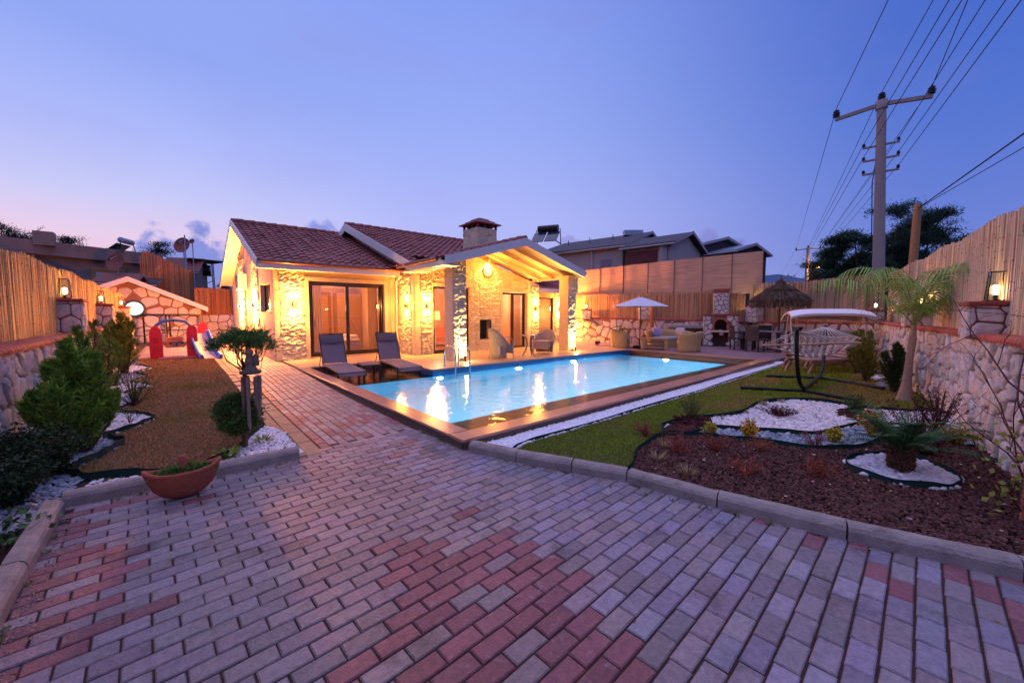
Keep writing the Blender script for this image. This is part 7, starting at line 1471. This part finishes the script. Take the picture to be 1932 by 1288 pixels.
# ================================================================== neighbours
M_wallw = mat('neighbour_render', 'b0a49c', .8, noise=(.6, .12)); M_dark_roof = mat('dark_roof_tile', '4a4248', .7, bands=(.3, 4, 14, .6)); M_metalroof = mat('metal_roof', '8c9aa8', .35, metal=.3)
def gabled(name, label, pA, pB, dep, z0, ze, zr, rm, oh=.35, wm=None):
    A = np.array(pA[:2], float); B = np.array(pB[:2], float); L = np.linalg.norm(B-A); u = (B-A)/L; v = np.array([-u[1], u[0]]); 
    if v@np.array([math.cos(YAW), math.sin(YAW)]) < 0: v = -v
    Q = lambda s, t, z: (*(A+u*s+v*t), z); t_ = thing(name, label, 'house', (*(A+u*L/2), z0)); mb = MB()
    mb.add([Q(0, 0, z0), Q(L, 0, z0), Q(L, dep, z0), Q(0, dep, z0), Q(0, 0, ze), Q(L, 0, ze), Q(L, dep, ze), Q(0, dep, ze), Q(0, dep/2, zr), Q(L, dep/2, zr)], [[0, 1, 5, 4], [1, 2, 6, 9, 5], [2, 3, 7, 6], [3, 0, 4, 8, 7]]); mb.build('wall', wm or M_wallw, t_)
    k = (zr-ze)/(dep/2); mb = MB(); 
    for a, b in ((-oh, dep/2), (dep+oh, dep/2)):
        za = ze-k*oh; mb.add([Q(-oh, a, za+.05), Q(L+oh, a, za+.05), Q(L+oh, b, zr+.05), Q(-oh, b, zr+.05), Q(-oh, a, za+.17), Q(L+oh, a, za+.17), Q(L+oh, b, zr+.17), Q(-oh, b, zr+.17)], [[0, 1, 2, 3], [4, 5, 6, 7], [0, 1, 5, 4], [1, 2, 6, 5], [0, 3, 7, 4]])
    mb.build('roof', rm, t_); mb = MB(); za = ze-k*oh
    for e_ in (L+oh+.02,): mb.add([Q(e_, -oh, za+.02), Q(e_, dep/2, zr+.02), Q(e_, dep+oh, za+.02), Q(e_, dep+oh, za+.20), Q(e_, dep/2, zr+.22), Q(e_, -oh, za+.20)], [[0, 1, 4, 5], [1, 2, 3, 4]])
    tube(mb, [Q(-oh, -oh-.05, za+.03), Q(L+oh, -oh-.05, za+.03)], .06, 6); mb.build('eave_trim', mat('grey_trim', 'a09498', .6), t_); return t_, Q, L
nA, Q, L = gabled('neighbour_house', 'large pale neighbour house with dark tiled roof and roof heater', PD(1015, 29.2), PD(1172, 25.0), 8, 0, 5.75, 7.05, M_dark_roof)
mb = MB(); mb.add([Q(L-1.5, -.02, 3.6), Q(L-.7, -.02, 3.6), Q(L-.7, -.02, 5.0), Q(L-1.5, -.02, 5.0)], [[0, 1, 2, 3]], (.25, .2, .25)); w_ = mb.build('window', M_fab, nA)
for s_ in (.8, 1.6): mb = MB(); mb.add([Q(s_, -.03, 3.9), Q(s_+.05, -.03, 3.9), Q(s_+.05, -.03, 5.0), Q(s_, -.03, 5.0)], [[0, 1, 2, 3]]); mb.build('window_post', M_white, nA)
mb = MB(); mb.add([Q(L-1.62, -.015, 3.5), Q(L-.58, -.015, 3.5), Q(L-.58, -.015, 5.12), Q(L-1.62, -.015, 5.12)], [[0, 1, 2, 3]], (.4, .34, .36)); mb.build('window_surround', M_fab, nA)
mb = MB(); tube(mb, [Q(L-2.1, -.25, 5.6), Q(L-2.1, -.05, 5.3), Q(L-2.1, -.05, 3.0)], .05, 6); mb.build('downpipe', M_white, nA)
for s_ in (1.2, 3.0, 4.8): mb = MB(); tube(mb, [Q(s_, 2.2, 6.4), Q(s_, 2.2, 7.0)], .03, 5); mb.build('roof_rod', M_black, nA)
mb = MB(); p = Q(L-.9, 3.6, 7.0); box(mb, (p[0], p[1], 7.2), (1.3, .5, .35), R(-40)); mb.build('roof_box', M_metalroof, nA)
nB, Q, L = gabled('neighbour_house', 'neighbour house with brown shutter wall and white column beside it', PD(1180, 24.2), PD(1262, 22.4), 5, 0, 5.45, 6.25, M_dark_roof)
mb = MB(); mb.add([Q(-.1, -.03, 3.0), Q(1.9, -.03, 3.0), Q(1.9, -.03, 5.2), Q(-.1, -.03, 5.2)], [[0, 1, 2, 3]]); mb.build('shutter_wall', mat('brown_shutter', '6a3430', .7, bands=(.5, .5, 22, .8)), nB); mb = MB(); p = Q(2.25, -.15, 0); box(mb, (p[0], p[1], 2.7), (.32, .32, 5.4), R(-30)); mb.build('column', M_wallw, nB)
gabled('neighbour_house', 'small neighbour roof of shiny grey sheet metal, nearer the brown shutters', PD(1285, 30), PD(1322, 28.6), 5, 0, 6.4, 7.0, M_metalroof, .3, mat('dark_wall', '3a3238', .9))
gabled('neighbour_house', 'low grey sheet metal roof at the right end of the reed screen', PD(1325, 29), PD(1382, 27.2), 4.5, 0, 5.75, 6.30, M_metalroof, .3, MATS['dark_wall'])
def heater(p, rz, label, s=1.0, name='solar_heater'):
    t_ = thing(name, label, 'solar water heater', p, rz, 'solar water heaters on the roofs'); 
    for x in (-.55, .55):
        mb = MB(); box(mb, (x*s, -.3*s, .45*s), (1.0*s, 1.5*s, .06*s), 0, (1, 1, 1), 0, Matrix.Rotation(R(38), 4, 'X')); mb.build('panel', mat('solar_panel', '1c2c44', .12), t_, world=False)
    mb = MB(); tube(mb, [(-.85*s, .5*s, 1.25*s), (.85*s, .5*s, 1.25*s)], .28*s, 14); mb.build('tank', M_metalroof if 'left' in label else M_black, t_, world=False)
    mb = MB()
    for x in (-1, 1): beam(mb, (x*s, .75*s, 0), (x*s, .5*s, 1.2*s), .05, .05); beam(mb, (x*s, -.9*s, 0), (x*s, .75*s, 0), .05, .05)
    mb.build('stand', M_black, t_, world=False); return t_
p = PD(1030, 27.5); heater((p[0], p[1], 6.35), R(-62), 'dark solar heater with tank above the porch roof on the neighbour house', .85)
# flat roofed building on the left
A, B = PD(-60, 23.6), PD(300, 32.5); t_ = thing('flat_roof_building', 'long grey flat roofed building with yellow framed windows on the left', 'building', (A[0], A[1], 0)); u = np.array([B[0]-A[0], B[1]-A[1]]); L = np.linalg.norm(u); u /= L; v = np.array([-u[1], u[0]])
if v@np.array([math.cos(YAW), math.sin(YAW)]) < 0: v = -v
Q = lambda s, t, z: (A[0]+u[0]*s+v[0]*t, A[1]+u[1]*s+v[1]*t, z)
def qbox(mb, s0, s1, t0, t1, z0, z1, col=(1, 1, 1)): mb.add([Q(s0, t0, z0), Q(s1, t0, z0), Q(s1, t1, z0), Q(s0, t1, z0), Q(s0, t0, z1), Q(s1, t0, z1), Q(s1, t1, z1), Q(s0, t1, z1)], [[0, 1, 5, 4], [1, 2, 6, 5], [2, 3, 7, 6], [3, 0, 4, 7], [4, 5, 6, 7], [3, 2, 1, 0]], col)
M_old = mat('old_render', '8c7c74', .9, noise=(.8, .25), stain=(.5, '5c5250', .5)); mb = MB(); qbox(mb, 0, L, 0, 6, 0, 5.45); mb.build('wall', M_old, t_); mb = MB(); qbox(mb, -.2, L+.3, -.5, 6.3, 5.45, 6.0); qbox(mb, -.2, L+.3, -.56, -.5, 5.4, 6.3); mb.build('roof_slab', M_old, t_)
s1 = L*.61
for s_ in (s1, s1+2.1):
    mb = MB(); qbox(mb, s_-.2, s_+1.75, -.04, 0, 2.6, 4.85, lc_('b08850')); w_ = mb.build('window', M_fab, t_); mb = MB(); qbox(mb, s_+.05, s_+1.4, -.07, -.04, 2.8, 4.55, lc_('c8c4c8')); mb.build('frame', M_fab, w_); mb = MB(); qbox(mb, s_+.2, s_+1.25, -.09, -.07, 2.9, 4.42); mb.build('pane', mat('dusk_pane', '28324a', .1), w_)
p = PD(238, 30.5); heater((p[0], p[1], 6.1), R(-115), 'pale solar heater tank on the left flat roof', .75)
mb = MB(); p = PD(98, 26.5); box(mb, (p[0], p[1], 6.45), (.9, .9, .9)); tag(mb.build('roof_chimney', M_old), 'square blocky chimney on the left flat roof', 'chimney')
# clutter between the shed and the flat roofed building
for i, (px, dep, w_, ze, zr, lab) in enumerate([(222, 25.5, 2.2, 3.5, 4.1, 'small red tiled lean-to roof just over the left cane fence'), (262, 27.5, 2.6, 3.6, 4.3, 'dark little roof with pale gutter behind the shed gable'), (345, 33, 2.6, 5.1, 6.2, 'low red tiled roof behind the slanted reed panel')]):
    a = PD(px-w_/2/dep*742, dep); b = PD(px+w_/2/dep*742, dep+.8); gabled('outbuilding', lab, a, b, 3, 0, ze, zr, mat('old_red_tile', '7a4038', .7, bands=(.6, 6, 10, .6)) if i != 1 else M_dark_roof, .25, M_old)
t_ = thing('slanted_cane_screen', 'slanted orange lit cane panel rising behind the shed roof', 'cane screen', tuple(PD(315, 29))); mb = MB(); pa, pb = PD(272, 28.6), PD(366, 29.6)
canes(mb, (pa[0], pa[1]), (pb[0], pb[1]), lambda t: 2.0, lambda t: 6.0-1.35*max(0, t-.15)*1.15 if t > .03 else 5.6, .05, 'd88850', seg=3, rough_top=.04); mb.build('canes', M_cane, t_)
mb = MB(); tube(mb, [(pb[0], pb[1], 1.5), (pb[0], pb[1], 4.6)], .13, 8, lc_('a06038')); mb.build('post', M_bark, t_)
def dish(px, py, dep, r_, lab, mast=True):
    p = PD(px, dep); z = ZH(py, dep); t_ = thing('satellite_dish', lab, 'satellite dish', (p[0], p[1], z), 0, 'satellite dishes'); mb = MB(); n_ = 20; V = []; d = -np.array([math.cos(YAW), math.sin(YAW), -.25]); d /= np.linalg.norm(d); s_ = RTV; w_ = np.cross(s_, d); c = np.array([p[0], p[1], z])
    for q in (0.01, .4, .75, 1): V.append(c+d*(.28*r_*q*q)+r_*q*(np.cos(np.arange(n_)*TAU/n_)[:, None]*s_+np.sin(np.arange(n_)*TAU/n_)[:, None]*w_))
    mb.add(np.concatenate(V), [[a*n_+i, a*n_+(i+1) % n_, (a+1)*n_+(i+1) % n_, (a+1)*n_+i] for a in range(3) for i in range(n_)], lc_('7a5048'), True); mb.build('bowl', M_fab, t_); mb = MB(); tube(mb, [(p[0], p[1], 2), (p[0], p[1], z)], .04, 6); tube(mb, [c-w_*r_*.9, c+d*.9*r_], .02, 5); mb.build('mast', M_metalroof, t_); mb = MB(); lathe(mb, tuple(c+d*.9*r_-np.array([0, 0, .06])), [(.05, 0), (.07, .06), (.05, .12)], 8); mb.build('receiver', M_black, t_)
dish(230, 497, 27, .62, 'brown satellite dish behind the shed roof'); dish(355, 466, 31, .62, 'round dish on the mast above the slanted cane panel'); dish(372, 458, 33, .22, 'tiny dish right of the round one')
p = PD(358, 30.4); mb = MB(); tube(mb, [(p[0], p[1], 3), (p[0], p[1], ZH(446, 30.4))], .05, 6); tag(mb.build('antenna_mast', M_metalroof), 'pale upright mast beside the upper dish', 'mast')
t_ = thing('water_tower', 'thin steel frame with small roof and tank behind the reed panel', 'tower', tuple(PD(386, 36))); c = PD(386, 36); mb = MB()
for dx in (-.9, .9):
    for dy in (-.9, .9): tube(mb, [(c[0]+dx, c[1]+dy, 1), (c[0]+dx*.9, c[1]+dy*.9, 6.2)], .045, 5)
for z in (2.6, 3.6): 
    for a, b in (((-.9, -.9), (.9, .9)), ((.9, -.9), (-.9, .9))): tube(mb, [(c[0]+a[0], c[1]+a[1], z), (c[0]+b[0], c[1]+b[1], z+1)], .03, 4)
mb.build('frame', M_black, t_); mb = MB(); box(mb, (c[0], c[1], 6.25), (2.9, 2.9, .08), R(20)); mb.build('roof', M_dark_roof, t_); mb = MB(); lathe(mb, (c[0], c[1], 5.0), [(.001, 0), (.7, 0), (.7, .9), (.001, .9)], 14); mb.build('tank', M_black, t_)
# ================================================================== trees
def limb(mb, p, d, L, r, depth, tips, col, spread=.6, k=5, up=.15):
    P = [np.array(p, float)]; d = np.array(d, float)
    for i in range(k): d = d/np.linalg.norm(d)+rng.normal(size=3)*.10+[0, 0, up*.2]; d /= np.linalg.norm(d); P.append(P[-1]+d*L/k)
    tube(mb, P, np.linspace(r, r*.55, k+1), 6, lc_(col), cap=False)
    if depth == 0: tips.append((P[-1], d)); tips.append((P[-2], d)); return
    for i in range(3 if depth > 1 else 3):
        dd = d+rng.normal(size=3)*spread+[0, 0, up]; limb(mb, P[-1] if i < 2 else P[-2], dd, L*rng.uniform(.6, .8), r*.55, depth-1, tips, col, spread, k, up)
def tree(loc, h, r, label, col='1e3428', name='pine_tree', cat='pine tree', leaf=.30, per=120, th=.35, group=None, bare=False, wd=.10, nl=6, flat=.55, tcol='4a3c34', tr=.16):
    t_ = thing(name, label, cat, loc, 0, group); tk = MB(); tips = []; tp = [(0, 0, -.2), (.05*h*rng.normal(), .05*h*rng.normal(), h*th), (.03*h*rng.normal(), .03*h*rng.normal(), h*.8)]; tube(tk, tp, [tr, tr*.8, tr*.35], 8, lc_(tcol))
    for i in range(nl):
        f = th*.8+(.92-th*.8)*(i+rng.random())/nl; q = np.array(tp[1])+(np.array(tp[2])-np.array(tp[1]))*max(0, (f-th)/(.8-th)); q[2] = h*f*.95; a = rng.random()*TAU; w = r*math.sqrt(max(.15, 1-((f-.62)/.45)**2)); limb(tk, q, (math.cos(a), math.sin(a), .35), w*.5, tr*.4, 2 if bare else 1, tips, tcol, .6)
    tk.build('trunk', M_bark, t_, world=False); lf = MB()
    for p, d in tips:
        c = vcol(1, col, .15)[0]*rng.uniform(.6, 1.5)
        for q in range(1 if bare else 3):
            e = p+rng.normal(size=3)*np.array([r*.16, r*.16, r*.16*flat]); n_ = per if not bare else 0
            if n_: P = e+rng.normal(size=(n_, 3))*np.array([r*.12, r*.12, r*.12*flat]); blades(lf, P, rng.normal(size=(n_, 3))+[0, 0, .5], leaf*(.5+rng.random(n_)), leaf*wd, np.clip(c*(1+rng.uniform(-.3, .3, (n_, 1))), 0, 1))
    if not bare: lf.build('crown', M_leaf, t_, world=False)
    return t_
PG = 'pine trees beyond the far wall'
for px, dep, top, r_, lab in [(1672, 40, 386, 3.0, 'tallest dark pine directly behind the concrete pole'), (1612, 41, 425, 2.6, 'dark pine left of the concrete pole'), (1572, 43, 462, 2.2, 'low dark tree at the left edge of the grove near the street lamp'), (1745, 40, 400, 3.0, 'dark pine behind the short wooden pole'), (1795, 42, 436, 2.6, 'dark tree right of the wooden pole'), (1832, 46, 446, 2.6, 'farthest right dark tree just over the cane fence'), (1640, 46, 440, 3.2, 'dark tree filling the middle of the grove'), (1705, 47, 440, 3.4, 'dark tree deep in the grove between the two poles'), (1545, 50, 485, 2.2, 'small tree by the street lamp, its light tinted into the leaves')]:
    p = PD(px, dep); tree((p[0], p[1], 0), ZH(top, dep), r_, lab, group=PG, nl=11, per=110, col='24402c' if px != 1545 else '5a5a30', th=.22)  # street lamp's light put into the yellower leaves of the leftmost tree
mb = MB(); Q_ = np.array([PD(px_, 44+6*rng.random())[:2] for px_ in rng.uniform(1545, 1900, 1500)]); 
n_ = 26000; px_ = rng.uniform(1545, 1930, n_); dp_ = 44+8*rng.random(n_); c_, s_ = math.cos(YAW), math.sin(YAW); kk = (px_-966)/742*dp_; P = np.column_stack([c_*dp_+s_*kk, s_*dp_-c_*kk, (4.6+1.6*np.sin(px_*.02)+1.2*np.sin(px_*.057))*rng.random(n_)]); blades(mb, P, rng.normal(size=(n_, 3))+[0, 0, .5], .5, .10, vcol(n_, '1e3424', .35)); tag(mb.build('undergrowth', M_leaf), 'dark undergrowth below the pines beyond the far wall', 'undergrowth', kind='stuff')
LG_ = 'trees behind the left building'
for px, dep, top, r_, lab, bare in [(20, 38, 398, 2.4, 'bare twiggy tree at the far left above the flat roof', True), (52, 39, 412, 2.0, 'second bare tree next to the first at the far left', True), (75, 40, 426, 2.2, 'dark leafy tree left of the roof chimney', False), (112, 40, 438, 1.8, 'dark leafy tree right of the roof chimney', False), (180, 42, 442, 2.2, 'umbrella shaped tree in the middle above the flat roof', False), (285, 44, 454, 2.4, 'dark tree right of the solar heater tank', False), (10, 37, 418, 2.4, 'dark bush at the very left above the flat roof', False), (420, 60, 540, 2.0, 'far tree low behind the side path wall', False)]:
    p = PD(px, dep); tree((p[0], p[1], 0), ZH(top, dep), r_, lab, col='2c2c28', name='leafless_tree' if bare else 'round_tree', cat='tree', leaf=.16, per=60, bare=bare, nl=12 if bare else 9, group=LG_, wd=.22, flat=.5, tcol='3a2c2c', tr=.10)
# ================================================================== power lines
def rotv(d): return math.atan2(d[1], d[0])
def power_pole(loc, h, label, arm_dir, s=1.0, lv=True, rb=.235, rt_=.15):
    t_ = thing('utility_pole', label, 'utility pole', loc, rotv(arm_dir), 'concrete utility poles'); mb = MB(); tube(mb, [(0, 0, 0), (0, 0, h*.5), (0, 0, h)], [rb, (rb+rt_)/2, rt_], 18); mb.build('shaft', mat('concrete_pole', '9a8c88', .75, noise=(3, .15), bump=(40, .2)), t_, world=False)
    mb = MB(); 
    for s_ in (-1, 1): beam(mb, (0, 0, h-.10), (s_*1.5, 0, h-.28+.0), .12, .14)
    lathe(mb, (0, 0, h-.3), [(.20, 0), (.20, .34), (.1, .36)], 10); mb.build('crossarm', MATS['concrete_pole'], t_, world=False)
    for x, z in ((-1.46, h-.20), (0, h+.05), (1.46, h-.20)):
        mb = MB(); lathe(mb, (x, 0, z), [(.05, 0), (.13, .03), (.08, .07), (.14, .10), (.08, .14), (.14, .17), (.08, .21), (.12, .25), (.05, .32), (.001, .34)], 12); mb.build('insulator', M_black, t_, world=False)
    if lv:
        for z in (h-1.75, h-2.3, h-2.85):
            mb = MB(); box(mb, (0, .0, z), (1.15, .08, .07)); mb.build('small_crossarm', MATS['concrete_pole'], t_, world=False)
            for x in (-.54, .54): mb = MB(); lathe(mb, (x, 0, z+.03), [(.03, 0), (.06, .04), (.05, .08), (.06, .12), (.02, .16)], 8); mb.build('insulator', M_black, t_, world=False)
        mb = MB(); tube(mb, [(-.1, .22, h-2.2), (-.22, .22, h-3.2), (-.2, .25, h-5.4), (-.18, .25, h-5.6)], .02, 5); mb.build('cable', M_black, t_, world=False)
    return t_
ld = np.array([.963, .27]); ad = np.array([.27, -.963]); P0 = PD(1657, 17); H0 = 10.3; LEAN = R(2.6)
pp_ = power_pole((P0[0], P0[1], 0), H0, 'tall concrete utility pole rising behind the far right corner', ad)
pp_.rotation_mode = 'QUATERNION'; pp_.rotation_quaternion = Matrix.Rotation(-LEAN, 3, Vector((math.cos(YAW), math.sin(YAW), 0))).to_quaternion() @ Matrix.Rotation(rotv(ad), 3, 'Z').to_quaternion()
P1 = PD(1517, 60); H1 = 11.4; power_pole((P1[0], P1[1], 0), H1, 'second utility pole with a street lamp arm in the distance', ad, rb=.3, rt_=.2)
P2 = PD(1482, 104); power_pole((P2[0], P2[1], 0), 11.5, 'farthest tiny utility pole against the blue hills', ad, rb=.35, rt_=.22, lv=False)
t_ = thing('street_lamp', 'orange glowing street lamp on the distant utility pole', 'street lamp', (P1[0], P1[1], 7.6)); mb = MB(); q = PD(1534, 59.5); zl = ZH(504, 60); tube(mb, [(P1[0], P1[1], zl-2.0), (P1[0]+.1, P1[1]-.4, zl-.8), (q[0], q[1], zl)], .07, 6); mb.build('arm', M_metalroof, t_); mb = MB(); box(mb, (q[0], q[1]-.2, zl), (.9, .9, .25), 0, (1, 1, 1), .05); mb.build('lamp_head', M_metalroof, t_); mb = MB(); box(mb, (q[0], q[1]-.2, zl-.17), (.7, .7, .1)); mb.build('lens', mat('sodium_lens', 'ffa030', .5, emit=('ff9a28', 12)), t_); light('POINT', (q[0]-.6, q[1]-.4, zl-.5), 90, (1, .45, .1), t_, .3)
def wire(pts, lab, r_=.012, sag=.0):
    P = []
    for a, b in zip(pts[:-1], pts[1:]):
        a, b = np.array(a, float), np.array(b, float)
        for t in np.linspace(0, 1, 13)[:-1]: p = a+(b-a)*t; p[2] -= sag*4*t*(1-t); P.append(p)
    P.append(np.array(pts[-1], float)); mb = MB(); tube(mb, P, r_, 4, cap=False, smooth=False); return tag(mb.build('power_wire', mat('wire_black', '202028', .5)), lab, 'wire', 'overhead wires')
def arm(P, x, z):
    q = np.array([P[0]+ad[0]*x, P[1]+ad[1]*x, z])
    if P is P0: q[:2] -= RTV[:2]*math.sin(LEAN)*z
    return q
def toward(a, px, z):
    e = np.array([*G(px, 0, z), z]); d = e-a; return a+d*1.35
n_ord = ['leftmost high wire from the left insulator', 'high wire from the middle insulator of the tall pole', 'high wire from the right insulator of the tall pole']
for k, (x, px) in enumerate(((-1.46, 1676), (0, 1761), (1.46, 1826))):
    z = H0+.12 if x else H0+.38; a = arm(P0, x, z); wire([toward(a, px, z), a, arm(P1, x, H1+.1), arm(P2, x, 11.6)], n_ord[k], .013, .0)
lab2 = ['upper left low voltage wire on the tall pole', 'middle left low voltage wire on the tall pole', 'upper right low voltage wire on the tall pole', 'middle right low voltage wire on the tall pole', 'lowest right low voltage wire on the tall pole']
for k, (x, dz, px) in enumerate(((-.54, 1.6, 1791), (-.54, 2.15, 1815), (.54, 1.6, 1859), (.54, 2.15, 1898), (.54, 2.7, 1927))):
    z = H0-dz; a = arm(P0, x, z); wire([toward(a, px, z), a, arm(P1, x, H1-dz)], lab2[k], .012)
Pw = PD(1711, 14); mb = MB(); tube(mb, [(Pw[0], Pw[1], 0), (Pw[0]+.05, Pw[1]-.06, 5.3)], [.14, .11], 12, lc_('a07850')); t_ = tag(mb.build('wooden_pole', M_bark), 'short leaning wooden pole right of the concrete pole', 'pole')
top = np.array([Pw[0]+.05, Pw[1]-.06, 5.15])
for px, py, lab, r_ in ((1932, 252, 'thick black cable from the wooden pole to the upper right', .022), (1932, 278, 'thinner cable just below the thick one at the upper right', .012)):
    e = np.array([*G(px, py, 5.15), 5.15]); wire([top+(e-top)*1.5, top], lab, r_, 0)
wire([top-[0, 0, .1], tuple(PD(1500, 60, 4.6))], 'faint cable sloping down behind the concrete pole', .012)
